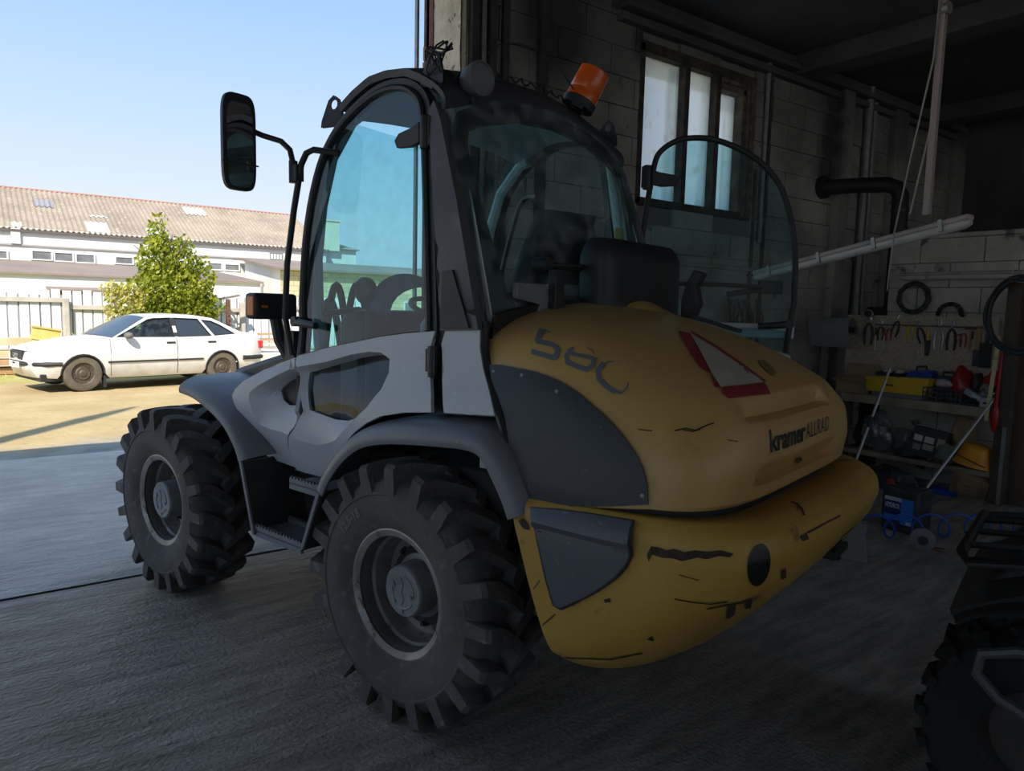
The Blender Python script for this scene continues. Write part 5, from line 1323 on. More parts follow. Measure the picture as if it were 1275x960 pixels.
def osb():
    M = bpy.data.materials.new('osb_board'); M.use_nodes = True
    n, l = M.node_tree.nodes, M.node_tree.links; b = n['Principled BSDF']; b.inputs['Roughness'].default_value = .8
    tc = n.new('ShaderNodeTexCoord'); v = n.new('ShaderNodeTexVoronoi'); v.inputs['Scale'].default_value = 26
    nz = n.new('ShaderNodeTexNoise'); nz.inputs['Scale'].default_value = 7
    ad = n.new('ShaderNodeVectorMath'); l.new(tc.outputs['Object'], ad.inputs[0]); l.new(nz.outputs['Color'], ad.inputs[1]); l.new(ad.outputs[0], v.inputs['Vector'])
    r = n.new('ShaderNodeValToRGB'); l.new(v.outputs['Color'], r.inputs[0])
    r.color_ramp.elements[0].color = (.38,.30,.225,1); r.color_ramp.elements[1].color = (.70,.60,.48,1)
    l.new(r.outputs[0], b.inputs['Base Color']); return M
tag(MB().box(7.855,7.875,2.78,4.27,.89,1.705).build('tool_board', osb(), smooth=0), 'flake board with hand tools hung on it above the shelf', 'board')

def P(name, label, cat, loc, rz=0, group=None, rot=None): return thing(name, label, cat, loc, rz, group, rot)
M_card = mat('cardboard', (.42,.29,.18), .85, col2=(.36,.245,.15), nscale=4)
M_blue = mat('blue_plastic', (.02,.07,.42), .4); M_ylp = mat('yellow_plastic', (.72,.47,.02), .4); M_red = mat('red_plastic', (.42,.015,.02), .3)
M_white = mat('white_paper', (.75,.74,.72), .8); M_orp = mat('orange_plastic', (.85,.33,.02), .4); M_dkp = mat('charcoal_plastic', (.04,.042,.046), .5)
M_chrome = mat('tool_steel', (.5,.5,.5), .3, .8)
ZT = .876
def openbox(t, sx, sy, sz, m_, wall=.006, flaps=0.0):
    MB().box(-sx/2,sx/2,-sy/2,sy/2,0,wall).build('box_floor', m_, t, smooth=0)
    for k, a in enumerate(((-sx/2,-sx/2+wall,-sy/2,sy/2),(sx/2-wall,sx/2,-sy/2,sy/2),(-sx/2,sx/2,-sy/2,-sy/2+wall),(-sx/2,sx/2,sy/2-wall,sy/2))):
        MB().box(a[0],a[1],a[2],a[3],0,sz).build('box_side', m_, t, smooth=0)
    if flaps:
        MB().add([(-sx/2,-sy/2,sz),(-sx/2,sy/2,sz),(-sx/2-flaps,sy/2,sz-.03),(-sx/2-flaps,-sy/2,sz-.03)],[(0,1,2,3)]).build('flap', m_, t, smooth=0, solid=.004)
        MB().add([(sx/2,-sy/2,sz),(sx/2,sy/2,sz),(sx/2+flaps*.4,sy/2,sz+flaps*.8),(sx/2+flaps*.4,-sy/2,sz+flaps*.8)],[(0,1,2,3)]).build('flap', m_, t, smooth=0, solid=.004)
t = P('cardboard_box', 'open cardboard box with a drooping flap at the left end of the shelf top', 'box', (7.60,3.98,ZT), .15); openbox(t,.24,.34,.17,M_card,.006,.16)
t = P('dark_crate', 'dark open crate holding crumpled white paper on the shelf top', 'crate', (7.72,3.66,ZT+.0), -.15); openbox(t,.2,.26,.24,M_dkp)
for k, (x, y) in enumerate(((0,.06),(.02,-.06))): 
    tag(MB().sphere((7.72+x,3.66+y,ZT+.22), (.05,.05,.045), 9, 6).build('paper_ball', M_white, smooth=0), ('left' if k == 0 else 'right')+' crumpled white paper ball in the dark crate', 'paper')
t = P('yellow_tool_tray', 'long yellow plastic tool tray on the shelf top behind the leaning pole', 'tray', (7.53,3.50,ZT+.045), PI/2+.02)
MB().prism([(-.27,0),(.27,0),(.30,.15),(-.30,.17)], lambda u, v, d: (u, d, v), -.09, -.075).prism([(-.27,0),(.27,0),(.30,.15),(-.30,.17)], lambda u, v, d: (u, d, v), .075, .09).box(-.28,.28,-.09,.09,0,.015).build('tray_body', M_ylp, t, smooth=0, bevel=.006)
MB().prism([(.27,0),(.285,0),(.31,.15),(.295,.15)], lambda u, v, d: (u, d, v), -.09, .09).prism([(-.27,0),(-.285,0),(-.31,.17),(-.295,.17)], lambda u, v, d: (u, d, v), -.09, .09).build('tray_end', M_ylp, t, smooth=0)
MB().box(.02,.12,.091,.093,.07,.085).build('tray_print', M_dkp, t, smooth=0)
t = P('tray_base', 'grey plastic case under the yellow tool tray', 'case', (7.54,3.47,ZT), PI/2); MB().box(-.26,.27,-.08,.09,0,.045).build('case_body', mat('grey_case', (.2,.2,.2), .6), t, smooth=0, bevel=.006); MB().box(-.03,.03,-.094,-.08,.01,.03).build('latch', M_dkp, t, smooth=0)
t = P('blue_tool_case', 'bright blue plastic tool case standing behind the yellow tray', 'case', (7.73,3.385,ZT), PI/2-.1)
MB().prism([(-.14,0),(.14,0),(.14,.20),(.08,.27),(-.11,.29),(-.14,.26)], lambda u, v, d: (u, d, v), -.07, .07).build('case_body', M_blue, t, bevel=.012)
MB().tube([(-.05,0,.28),(-.05,0,.32),(.05,0,.31),(.05,0,.27)], .012, 8).build('handle', M_dkp, t)
t = P('navy_tool_case', 'dark navy tool case to the right of the blue one on the shelf', 'case', (7.74,3.13,ZT), PI/2)
MB().box(-.11,.11,-.07,.07,0,.24).build('case_body', mat('navy_plastic', (.02,.035,.09), .4), t, bevel=.02); MB().tube([(-.05,0,.23),(-.05,0,.28),(.05,0,.28),(.05,0,.23)], .012, 8).build('handle', M_dkp, t)
t = P('wire_basket', 'black plastic lattice basket on the front edge of the shelf top', 'basket', (7.53,3.06,ZT), PI/2)
b = MB()
for k in range(9): x = -.17+.34*k/8; b.box(x-.006,x+.006,-.085,-.077,0,.14); b.box(x-.006,x+.006,.077,.085,0,.14)
for z in (.006,.045,.09,.134): b.box(-.176,.176,-.088,-.076,z-.007,z+.007); b.box(-.176,.176,.076,.088,z-.007,z+.007); b.box(-.178,-.168,-.085,.085,z-.006,z+.006); b.box(.168,.178,-.085,.085,z-.006,z+.006)
b.box(-.17,.17,-.08,.08,0,.006); b.build('basket_body', M_dkp, t, smooth=0)
def lump(name, label, cat, loc, r, m_, seed, group=None, amp=.35, freq=2.0, n=22, mm=14):
    b = MB().sphere((0,0,0), r, n, mm)
    b.v = [tuple(Vector(v)*(1+amp*noise.noise(Vector(v)*(freq/max(r))+Vector((seed,seed*2,0))))) for v in b.v]
    zmin = min(v[2] for v in b.v); b.v = [(x,y,max(z,zmin*.75)) for x,y,z in b.v]
    o = b.build(name, m_, smooth=30, loc=(loc[0],loc[1],loc[2]-zmin*.75)); return tag(o, label, cat, group)
lump('red_bag', 'shiny dark red bag heaped behind the lattice basket', 'bag', (7.68,2.98,ZT), (.09,.09,.20), M_red, 1)
lump('black_bag', 'black bag slumped between the two red bags', 'bag', (7.68,2.84,ZT), (.08,.045,.17), M_dkp, 2)
lump('red_pouch', 'bright red pouch at the right end of the shelf top', 'bag', (7.70,2.70,ZT+.08), (.08,.11,.13), mat('bright_red', (.55,.02,.02), .3), 3)
lump('white_rag', 'pale crumpled rag between basket and dark red bag', 'rag', (7.60,3.12,ZT+.14), (.06,.09,.045), mat('rag', (.5,.45,.42), .9), 4)
lump('foil_bag', 'crinkled silver foil bag in front of the red pouch', 'bag', (7.56,2.70,ZT+.07), (.06,.085,.07), mat('foil', (.55,.55,.57), .25, .8), 5, amp=.6)
t = P('lilac_packet', 'lilac cardboard packet tilted on the right part of the shelf top', 'packet', (7.54,2.80,ZT+.09), rot=(.5,0,.2)); MB().box(-.03,.03,-.10,.10,-.03,.03).build('packet_body', mat('lilac', (.33,.31,.42), .6), t, smooth=0, bevel=.004); MB().box(-.031,-.030,-.06,.03,-.015,.015).build('packet_label', M_white, t, smooth=0)
t = P('white_device', 'small white power adaptor at the right front of the shelf top', 'device', (7.49,2.685,ZT)); MB().box(-.03,.03,-.05,.05,0,.085).build('device_body', mat('offwhite', (.55,.58,.57), .5), t, bevel=.008); MB().box(-.032,-.03,-.02,.02,.03,.05).build('device_socket', M_dkp, t, smooth=0)
t = P('cable_heap', 'heap of black cable between basket and white adaptor', 'cable', (7.50,2.83,ZT)); rr = random.Random(5)
MB().tube([(rr.uniform(-.04,.04), rr.uniform(-.07,.07), .008+.06*rr.random()) for _ in range(40)], .006, 5).build('cable', M_dkp, t)
# things on the lower board
ZL = .286
M_bag = glass('clear_plastic_bag', (.75,.77,.80), gloss=.10, dirt=.28, dirt_col=(.5,.5,.53))
lump('plastic_bag', 'larger translucent plastic bag stuffed onto the lower board', 'bag', (7.58,3.70,ZL), (.13,.15,.22), M_bag, 7, amp=.45)
lump('plastic_bag', 'smaller translucent plastic bag to the right of the larger one', 'bag', (7.62,3.43,ZL), (.11,.09,.14), M_bag, 8, amp=.5)
lump('black_sack', 'black sack under the translucent bags at the left of the lower board', 'bag', (7.76,3.95,ZL), (.10,.09,.16), M_dkp, 9)
t = P('labelled_carton', 'black carton with white and yellow labels tilted on the lower board', 'carton', (7.56,3.16,ZL+.135), rot=(.12,.12,0))
MB().box(-.09,.09,-.16,.16,-.12,.17).build('carton_body', M_dkp, t, smooth=0, bevel=.004)
for k, (y0, y1, z0, z1, c) in enumerate(((.06,.14,.03,.09,M_white),(-.05,.04,.03,.09,M_white),(-.15,-.08,.0,.10,mat('kraft', (.45,.40,.28), .8)),(-.06,.04,-.04,.015,mat('kraft', (.45,.40,.28), .8)),(.06,.13,-.06,.0,mat('grey_label', (.3,.3,.28), .8)))): MB().box(-.0925,-.09,y0,y1,z0,z1).build('carton_label', c, t, smooth=0)
lump('paper_bag', 'crumpled brown paper bag on the lower board', 'bag', (7.70,2.93,ZL), (.10,.11,.25), mat('kraft_paper', (.45,.31,.19), .85, col2=(.36,.25,.15), nscale=8), 10, amp=.5)
lump('green_bag', 'grey green bag before the brown paper bag', 'bag', (7.475,2.98,ZL), (.05,.09,.11), mat('grey_green', (.16,.19,.17), .6), 11, amp=.5)
lump('black_rag', 'black greasy rag at the foot of the labelled carton', 'rag', (7.46,3.36,ZL), (.05,.10,.05), M_dkp, 12)
t = P('orange_bucket', 'orange plastic bucket turned upside down on the lower board', 'bucket', (7.50,2.75,ZL+.03), rot=(.16, -.10, .9))
MB().lathe([(.012,.160),(.0,.178),(.012,.178),(.03,.165),(.15,.132),(.185,.118),(.20,.095),(.205,0)],32,axis='Z',cap=False).build('bucket_body', M_orp, t)
MB().tube([(.172*math.cos(a), .172*math.sin(a), .03+.04*math.sin(a)) for a in [PI*k/12 for k in range(13)]], .005, 6).build('bucket_handle', M_dkp, t)
for k, (y, dx, r_, lab) in enumerate(((2.64, .02, .012, 'thin rusty bar nearest the tall post on the lower board'), (2.95, -.08, .016, 'rusty bar poking farthest out over the lower board edge'), (3.03, -.02, .013, 'straight rusty bar beside the one poking out farthest'), (3.12, .0, .018, 'thickest rusty bar, before the black greasy rag'))):
    tag(MB().tube([(7.42+dx,y,ZL+r_),(7.62,y+.02*(1 if k%2 else -1),ZL+r_),(7.85,y+.03,ZL+r_)], r_, 7).build('metal_bar', M_rust), lab, 'bar', 'rusty bars on the lower board')
# leaning poles, measuring stick, strap
def pole(p, q, r, label, joint=None):
    t = P('aluminium_pole', label, 'pole', p); d = Vector(q)-Vector(p)
    MB().cyl((0,0,0), tuple(d), r, 10).build('shaft', mat('aluminium', (.62,.62,.63), .35, .6), t)
    if joint: MB().cyl(tuple(d*(joint-.045)), tuple(d*(joint+.045)), r*1.7, 10).build('clamp', M_dkp, t)
    MB().cyl(tuple(d*.99), tuple(d*1.005), r*1.1, 10).build('end_cap', mat('grey_cap', (.4,.4,.4), .6), t)
pole((6.95,3.66,.01), (7.42,3.553,1.175), .013, 'aluminium pole with a black clamp leaning upright against the shelf front', .53)
pole((6.55,2.86,.01), (7.40,2.60,.965), .013, 'aluminium pole leaning low behind the black jerrycan up to the tall post')
t = P('measuring_rule', 'yellow folding rule hung against the tall post', 'rule', (7.41,2.605,1.54)); MB().bar((0,0,0),(0,.042,-.78),.006,.035,(0,1,0)).build('rule_body', mat('rule_yellow', (.75,.66,.36), .6), t, smooth=0); MB().bar((-.004,.01,-.18),(-.004,.012,-.22),.004,.036,(0,1,0)).build('rule_joint', mat('rule_joint', (.5,.42,.1), .5), t, smooth=0)
t = P('red_strap', 'red strap with white flecks hanging down the tall post beside the rule', 'strap', (7.395,2.565,1.40)); MB().tube([(0,0,0),(.0,.005,-.3),(-.005,.01,-.52)], [.014,.016,.02], 6).build('strap_band', M_red, t); lb_ = MB().sphere((0,.01,-.6), (.03,.035,.14), 10, 8).build('strap_bundle', M_red, t)
# tools hanging on the board
M_grips = [mat('grip_yellow', (.70,.55,.03), .5), mat('grip_red', (.40,.03,.03), .5), mat('grip_black', (.03,.03,.03), .5), mat('grip_silver', (.5,.5,.5), .35, .7), mat('grip_wood', (.42,.25,.12), .7), mat('grip_dark', (.06,.06,.065), .5)]
def pliers(y, z, grip, label, s=1.0, tilt=0.0):
    t = P('pliers', label, 'pliers', (7.846, y, z), rot=(tilt, 0, 0), group='tools on the flake board')
    b = MB()
    for k in (1, -1): b.tube([(0,0,0),(0,k*.012*s,.02*s),(0,k*.008*s,.055*s)], [.010*s,.011*s,.004*s], 6)
    b.cyl((-.006,0,0),(.006,0,0),.014*s,10); b.build('jaw', M_chrome if grip != M_grips[3] else M_grips[3], t)
    for k in (1, -1): MB().tube([(0,0,-.005),(0,k*.022*s,-.04*s),(0,k*.030*s,-.10*s),(0,k*.022*s,-.165*s)], [.006*s,.009*s,.010*s,.007*s], 6).build('handle', grip, t)
pliers(4.02,1.63,M_grips[2],'black long-nosed pliers, leftmost of the hung tools',1.5)
pliers(3.89,1.60,M_grips[2],'black pliers second from the left of the hung tools',1.0)
pliers(3.80,1.58,M_grips[1],'small dark red pliers third from the left of the hung tools',.9)
pliers(3.71,1.66,M_grips[2],'splayed black cutters to the left of the yellow pliers',1.1,.25)
pliers(3.58,1.63,M_grips[0],'bright yellow handled pliers on the flake board',1.1)
pliers(3.50,1.60,M_grips[2],'black tin snips just right of the yellow pliers',1.1,-.3)
pliers(3.30,1.61,M_grips[3],'large bare steel locking pliers on the flake board',1.45)
pliers(3.18,1.60,M_grips[2],'tall black pliers right of the bare steel ones',1.4)
pliers(3.115,1.55,M_grips[1],'red handled pliers on the flake board, left of the second red pair',.9)
pliers(3.07,1.56,M_grips[1],'rightmost red handled pliers on the flake board',.9)
def hung(name, label, cat, y, z, build):
    t = P(name, label, cat, (7.846, y, z), group='tools on the flake board'); build(t); return t
def f_ham(t):
    MB().box(-.012,.012,-.05,.05,-.015,.015).build('hammer_head', M_steel_dk, t, bevel=.003); MB().cyl((0,0,-.012),(0,0,-.22),.011,8).build('handle', M_grips[4], t)
hung('hammer', 'small hammer with wooden handle hung beside the red pliers', 'hammer', 3.01, 1.60, f_ham)
def f_brush(t):
    MB().box(-.01,.01,-.022,.022,-.26,0).build('handle', M_grips[4], t, bevel=.005); MB().box(-.022,.014,-.03,.03,-.40,-.24).build('bristles', M_dkp, t, smooth=0)
hung('wire_brush', 'wire brush with light wooden handle near the right edge of the board', 'brush', 2.935, 1.63, f_brush)
def f_brush2(t):
    MB().box(-.01,.01,-.018,.018,-.17,0).build('handle', M_dkp, t, bevel=.005); MB().box(-.025,.014,-.05,.05,-.40,-.16).build('brush_pad', mat('dark_bristle', (.05,.05,.052), .9), t, smooth=0)
hung('broad_brush', 'broad dark brush hung right of the wooden wire brush', 'brush', 2.86, 1.62, f_brush2)
def f_trowel(t):
    MB().cyl((0,0,0),(0,0,-.12),.012,8).build('handle', M_grips[0], t); MB().prism([(-.03,-.12),(.03,-.12),(.02,-.28),(-.02,-.28)], lambda u, v, d: (d, u, v), -.003, .003).build('blade', M_steel_dk, t, smooth=0)
hung('scraper', 'steel scraper with yellow handle between snips and steel pliers', 'scraper', 3.40, 1.58, f_trowel)
for k, (y, h) in enumerate(((3.94,.16),(3.85,.13),(2.99,.15))):
    def f_sd(t, h=h): MB().cyl((0,0,0),(0,0,-.08),.011,8).build('handle', M_grips[2 if k != 1 else 1], t); MB().cyl((0,0,-.08),(0,0,-.08-h),.004,6).build('blade', M_chrome, t)
    hung('screwdriver', ('screwdriver between the two leftmost black pliers','screwdriver beside the small dark red pliers','screwdriver right of the hammer')[k], 'screwdriver', y, 1.57, f_sd)
tag(MB().box(7.835,7.855,2.84,3.95,1.600,1.612).build('tool_rail', M_steel_dk, smooth=0), 'thin steel rail along the flake board carrying the tools', 'rail')
t = P('headlamp_ring', 'round lamp with a pale ring on top of the flake board', 'lamp', (7.82,4.03,1.72)); MB().tube([(0, .055*math.cos(2*PI*k/20), .04*math.sin(2*PI*k/20)) for k in range(20)], .008, 6, closed=True).build('lamp_ring', M_chrome, t); MB().lathe([(.0,0),(.01,.05),(.05,.045),(.07,.02)], 16, axis='X').build('lamp_bowl', M_dkp, t)
# hoops, hose coil, roll
def ring(name, label, cat, c, r, tr, m_, n=28, half=False, grp=None):
    t = P(name, label, cat, c, group=grp)
    a0, a1 = (0, PI) if half else (0, 2*PI)
    pts = [(.012*math.sin(k*2.3), r*math.cos(a0+(a1-a0)*k/n), r*math.sin(a0+(a1-a0)*k/n)) for k in range(n+(1 if half else 0))]
    MB().tube(pts, tr, 8, closed=not half).build('hoop', m_, t)
    for q in (1,2): MB().tube([(p[0]-.02, p[1]*(1-.05*q), p[2]*(1-.05*q)) for p in pts], tr*.5, 6, closed=not half).build('inner_turn', m_, t)
    return t
ring('rubber_ring', 'round black rubber ring hung on the blocks above the flake board', 'ring', (7.90,3.60,1.895), .15, .024, M_dkp)
ring('cable_arch', 'dark arch of coiled cable rising behind the top of the flake board', 'cable', (7.90,3.235,1.72), .115, .02, M_dkp, half=True)
hc = P('hose_coil', 'thick coil of black and blue air hose hung on the tall post', 'hose', (7.36,2.44,1.74))
r = random.Random(2)
for k in range(7):
    rr_ = .29+.03*r.random(); ox, oy, oz = r.uniform(-.05,.03), r.uniform(-.03,.03), r.uniform(-.03,.02)
    MB().tube([(ox+.01*math.sin(3*a), oy+rr_*.85*math.cos(a)*(1+.05*math.sin(2*a+k)), oz+rr_*1.05*math.sin(a)) for a in [2*PI*q/30 for q in range(30)]], .011, 7, closed=True).build('hose_turn', mat('hose_blue', (.03,.16,.42), .4) if k in (2,) else M_dkp, hc)
MB().bar((.08,0,.20),(-.08,0,.20),.03,.03).build('hook', M_steel_dk, hc, smooth=0)
rl_ = P('foam_roll', 'grey sheet roll hanging beside the left end of the flake board', 'roll', (7.62,4.30,1.52))
def rollf(u, v):
    a = -.2+4.4*u; R_ = .16-.018*u
    return (R_*math.cos(a)*.75, .23*(2*v-1)+.02*math.sin(a), R_*math.sin(a)+(-.05 if u > .9 else 0))
MB().grid(rollf, 30, 4).build('sheet', mat('grey_foam', (.27,.28,.29), .8), rl_, solid=.01); MB().cyl((0,-.26,.02),(0,.26,.02),.03,12).build('core', M_dkp, rl_)
# stuff hanging on the gate wall below the window
hb = P('strap_bundle', 'tangle of dark straps and cables hanging on the gate wall under the window', 'straps', (6.55, NG-.06, 1.62)); r = random.Random(9)
for k in range(9):
    x0 = r.uniform(-.28,.28)
    MB().tube([(x0, -.02, .22), (x0+r.uniform(-.12,.12), -.05-.03*r.random(), .02), (x0+r.uniform(-.15,.15), -.05, -.25), (x0+r.uniform(-.1,.1)+.08, -.03, .0), (x0+.05, -.02, .2)], .012, 6).build('strap', M_dkp if k % 3 else mat('grey_strap', (.16,.16,.17), .8), hb)

# ================================================================ floor things
t = P('jerrycan', 'black plastic oil jerrycan with a blue and white label standing on the floor', 'jerrycan', (5.755,2.605,0), math.atan2(2.412-2.702, 5.678-5.703))
# local x along the front face to the right, y pointing away from the camera
jl, jd, jh = .292, .22, .375
MB().box(0-jl/2+.0, jl/2, 0, jd, .0, jh-.02).build('can_body', M_dkp, t, bevel=.028, seg=3)
for k in range(5): MB().box(-jl/2+.03+k*.055, -jl/2+.055+k*.055, -.004, .05, jh-.085, jh-.03).build('can_rib', M_dkp, t, bevel=.006)
MB().box(-.11,.11,.03,.19,jh-.025,jh-.008).build('can_top', M_dkp, t, bevel=.008); MB().tube([(-.06,.11,jh-.012),(-.05,.11,jh+.022),(.06,.11,jh+.022),(.07,.11,jh-.012)], .014, 8).build('can_handle', M_dkp, t)
MB().cyl((-.115,.06,jh-.02),(-.115,.06,jh+.018),.026,16).build('can_cap', M_red, t)
M_lblue = mat('label_blue', (.02,.22,.75), .5); M_ldark = mat('label_navy', (.01,.03,.12), .5); M_lwhite = mat('label_white', (.62,.66,.72), .5)
MB().box(-.115,.02,-.003,-.0005,.245,.275).build('label_strip', M_lwhite, t, smooth=0)
MB().box(-.115,.02,-.003,-.0005,.10,.245).build('label_field', M_ldark, t, smooth=0)
MB().box(.02,.115,-.003,-.0005,.07,.275).build('label_field', M_lblue, t, smooth=0)
MB().box(-.115,.02,-.0035,-.0008,.095,.135).build('label_field', M_lblue, t, smooth=0)
MB().box(.065,.105,-.0045,-.003,.075,.10).build('label_patch', M_lwhite, t, smooth=0)
V_, F_ = text_mesh('HYDROL', .052, .0012)
xw = max(v[0] for v in V_); MB().add([(-.108+v[0]*.122/xw, -.0045, .19+v[1]) for v in V_], F_).build('lettering', mat('letter_white', (.85,.85,.85), .5), t, smooth=0, recalc=False)
V_, F_ = text_mesh('L-HV 46', .02, .0004); MB().add([(-.108+v[0]*.6, -.0045, .165+v[1]) for v in V_], F_) 
# blue spiral air hose along the floor
hp_ = []
for k in range(331):
    a = k/330; th = a*2*PI*8.5
    cx, cy = 5.18+1.70*a, 2.76-.90*a-.03*math.sin(a*PI)
    d = Vector((1.75,-.93,0)).normalized()
    nrm = Vector((d.y,-d.x,0))
    hp_.append((cx-nrm.x*.04*math.cos(th)-d.x*.065*math.cos(th), cy-nrm.y*.04*math.cos(th)-d.y*.065*math.cos(th), .098+.088*math.sin(th)))
sh_ = P('spiral_hose', 'blue spiral air hose stretched across the floor before the jerrycan', 'hose', (0,0,0)); MB().tube(hp_, .0095, 7).build('hose', mat('spiral_blue', (.03,.11,.50), .35), sh_)
MB().cyl(hp_[-1], (hp_[-1][0]+.1,hp_[-1][1]-.05,.06),.015,10).build('coupling', M_chrome, sh_)
t = P('grey_pedestal', 'small grey stand with pale top and green wires beside the loader tail', 'stand', (4.84,2.47,0), -1.1)
MB().prism([(-.07,0),(.09,0),(.06,.20),(.075,.22),(.07,.27),(-.055,.27),(-.05,.20),(-.045,.06),(-.07,.05)], lambda u, v, d: (u, d, v), -.06, .06).build('stand_body', mat('cool_grey', (.25,.245,.23), .7), t, bevel=.006)
MB().cbox((0,0,.295),(.07,.06,.05)).build('stand_top', mat('pale_grey', (.5,.5,.48), .6), t, bevel=.006); r = random.Random(1)
MB().tube([(.02*math.cos(k)+.03*r.uniform(-1,1), .03*math.sin(k*1.3)+.03*r.uniform(-1,1), .31+.03*r.random()+.02*math.sin(k)) for k in range(16)], .004, 5).build('wires', mat('lime_wire', (.25,.75,.12), .4), t)
tag(MB().box(-.05,.05,-.03,.03,.0,.012).build('paper_scrap', M_white, smooth=0, loc=(4.72,2.60,0.012), rot=(0,0,.6)), 'small white paper scrap on the floor under the loader tail', 'paper')
t = P('grinding_wheel', 'grey disc wheel with a dark bracket standing on the floor before the jerrycan', 'wheel', (5.44,2.28,.085), 2.2)
MB().lathe([(-.02,.03),(-.02,.075),(-.012,.085),(.012,.085),(.02,.075),(.02,.03)],28,closed=True).build('wheel_rim', mat('grey_disc', (.20,.20,.22), .6), t); MB().lathe([(-.03,0),(-.03,.034),(.03,.034),(.03,0)],16).build('wheel_hub', M_dkp, t)
MB().bar((0,-.04,.0),(-.06,-.06,-.075),.02,.008).bar((-.02,-.05,-.07),(-.16,-.05,-.075),.04,.02).build('bracket', M_rust, t)
t = P('blue_tray', 'flat blue plastic tray on the floor under the shelf', 'tray', (7.45,2.96,0), .15); openbox(t,.16,.22,.045,M_blue,.008)
t = P('blue_cup', 'tall blue plastic cup behind the tilted cardboard box', 'cup', (7.68,2.93,0)); MB().lathe([(0,.0),(0,.045),(.15,.055),(.15,.049),(.01,.04)],20,axis='Z').build('cup_body', M_blue, t)
t = P('tilted_carton', 'taped cardboard box leaning on one edge under the orange bucket', 'box', (7.50,2.76,.115), rot=(.28,-.5,0.08))
MB().box(-.05,.05,-.15,.15,-.13,.13).build('carton_body', M_card, t, smooth=0, bevel=.003); MB().box(-.0525,.0525,-.125,-.075,-.131,.131).build('tape', mat('brown_tape', (.34,.22,.12), .4), t, smooth=0); MB().box(-.0525,.0525,.09,.135,-.131,.131).build('tape', mat('brown_tape', (.34,.22,.12), .4), t, smooth=0)
MB().box(-.0535,-.05,-.04,.05,.02,.03).box(-.0535,-.05,-.02,.03,-.03,-.022).build('carton_print', mat('print_brown', (.25,.16,.09), .8), t, smooth=0)
for k, (y, z, lab) in enumerate(((3.66,.09,'dusty pale jar, left of the two on the floor under the shelf'),(3.55,.075,'dusty pale jar, right of the two on the floor under the shelf'))):
    t = P('jar', lab, 'jar', (7.7,y,0), group='jars under the shelf'); MB().lathe([(0,0),(0,.04),(z,.042),(z+.02,.032),(z+.02,0)],16,axis='Z').build('jar_body', mat('dusty_jar', (.36,.35,.34), .5), t); MB().cyl((0,0,z+.02),(0,0,z+.04),.036,16).build('jar_lid', M_steel_dk, t)
lump('black_sack', 'black sack on the floor behind the jerrycan', 'bag', (7.2,3.35,0), (.14,.2,.12), M_dkp, 21)

# ================================================================ quad bike at the right edge
Q = thing('quad_bike', 'black quad bike with knobbly tyre and rack at the right edge', 'quad bike', (2.96, .761, 0), math.radians(104.4))
M_qb = mat('quad_black', (.012,.013,.015), .5, col2=(.02,.021,.023), nscale=6)
def atv_tyre():
    b = MB().lathe([(-.10,.19),(-.125,.24),(-.13,.30),(-.11,.345),(0,.355),(.11,.345),(.13,.30),(.125,.24),(.10,.19)], 40, closed=True)
    for s in (1,-1):
        for k in range(20):
            a = 2*PI*(k+(0 if s > 0 else .5))/20
            for (y0, y1, da) in ((.02,.07,0),(.075,.135,.06)):
                vs = []
                for y in (y0, y1):
                    for r_ in (.335,.375 if y < .12 else .355):
                        for w_ in (-.05,.05): vs.append((r_*math.cos(a+da+w_), s*y, r_*math.sin(a+da+w_)))
                b.add(vs, [(0,1,3,2),(4,6,7,5),(0,4,5,1),(2,3,7,6),(0,2,6,4),(1,5,7,3)])
    b.v = [(x,y,max(z,-.366)) for x,y,z in b.v]; return b
me_qt = finish_mesh(atv_tyre(), 'tyre', mat('quad_tyre', (.018,.018,.019), .9)); me_qr = finish_mesh(MB().lathe([(.10,.19),(.08,.18),(.03,.165),(.03,.07),(.08,.06),(.08,0)],28,cap=False), 'rim', M_steel_dk)
for x in (0, -1.25):
    for s in (1,-1):
        t = link_mesh('tyre', me_qt, Q, (x, s*.30, .37), (0,0,0 if s > 0 else PI)); link_mesh('rim', me_qr, t)
def fend(x0, sgn):
    def fn(u, v):
        a = math.radians(50+110*u); y = (2*v-1)
        return (x0+.42*math.cos(a)*1.0, sgn*.30+.17*y, .45+.43*math.sin(a)-.05*y*y)
    return MB().grid(fn, 18, 8)
for x in (0, -1.25):
    for s in (1,-1): fend(x, s).build('fender', M_qb, Q, solid=.012)
MB().prism([(.27,.76),(.14,.93),(-.10,1.0),(-.35,.98),(-.55,.86),(-1.15,.88),(-1.6,.92),(-1.62,.80),(-1.0,.55),(-.4,.40),(-.1,.52),(.22,.66)], lambda u, v, d: (u, d, v), -.27, .27).build('body', M_qb, Q, bevel=.04, seg=3)
MB().grid(lambda u, v: (.29-.45*u, .44*(2*v-1), .785+.16*math.sin(u*PI*.5)-.03*(2*v-1)**2), 10, 8).build('front_cowl', M_qb, Q, solid=.02)
rk = MB()
rk.tube([(.26,.36,.90),(.285,.30,.915),(.285,-.30,.915),(.26,-.36,.90),(-.32,-.36,.985),(-.32,.36,.985)], .018, 8, closed=True)
for y in (-.2,0,.2): rk.tube([(.28,y,.915),(-.32,y,.985)], .012, 6)
rk.tube([(.0,.36,.94),(0,-.36,.94)], .012, 6); rk.build('front_rack', M_black, Q)
MB().tube([(-.14,.47,.70),(.10,.48,.69),(.19,.48,.655),(.20,.48,.59),(.14,.48,.53),(-.16,.48,.40)], .018, 8).build('guard_bar', mat('quad_grey_bar', (.10,.11,.115), .5, .3), Q)
MB().tube([(-.42,.40,1.10),(-.38,.2,1.12),(-.36,0,1.06),(-.38,-.2,1.12),(-.42,-.40,1.10)], .016, 8).build('handlebar', M_black, Q)
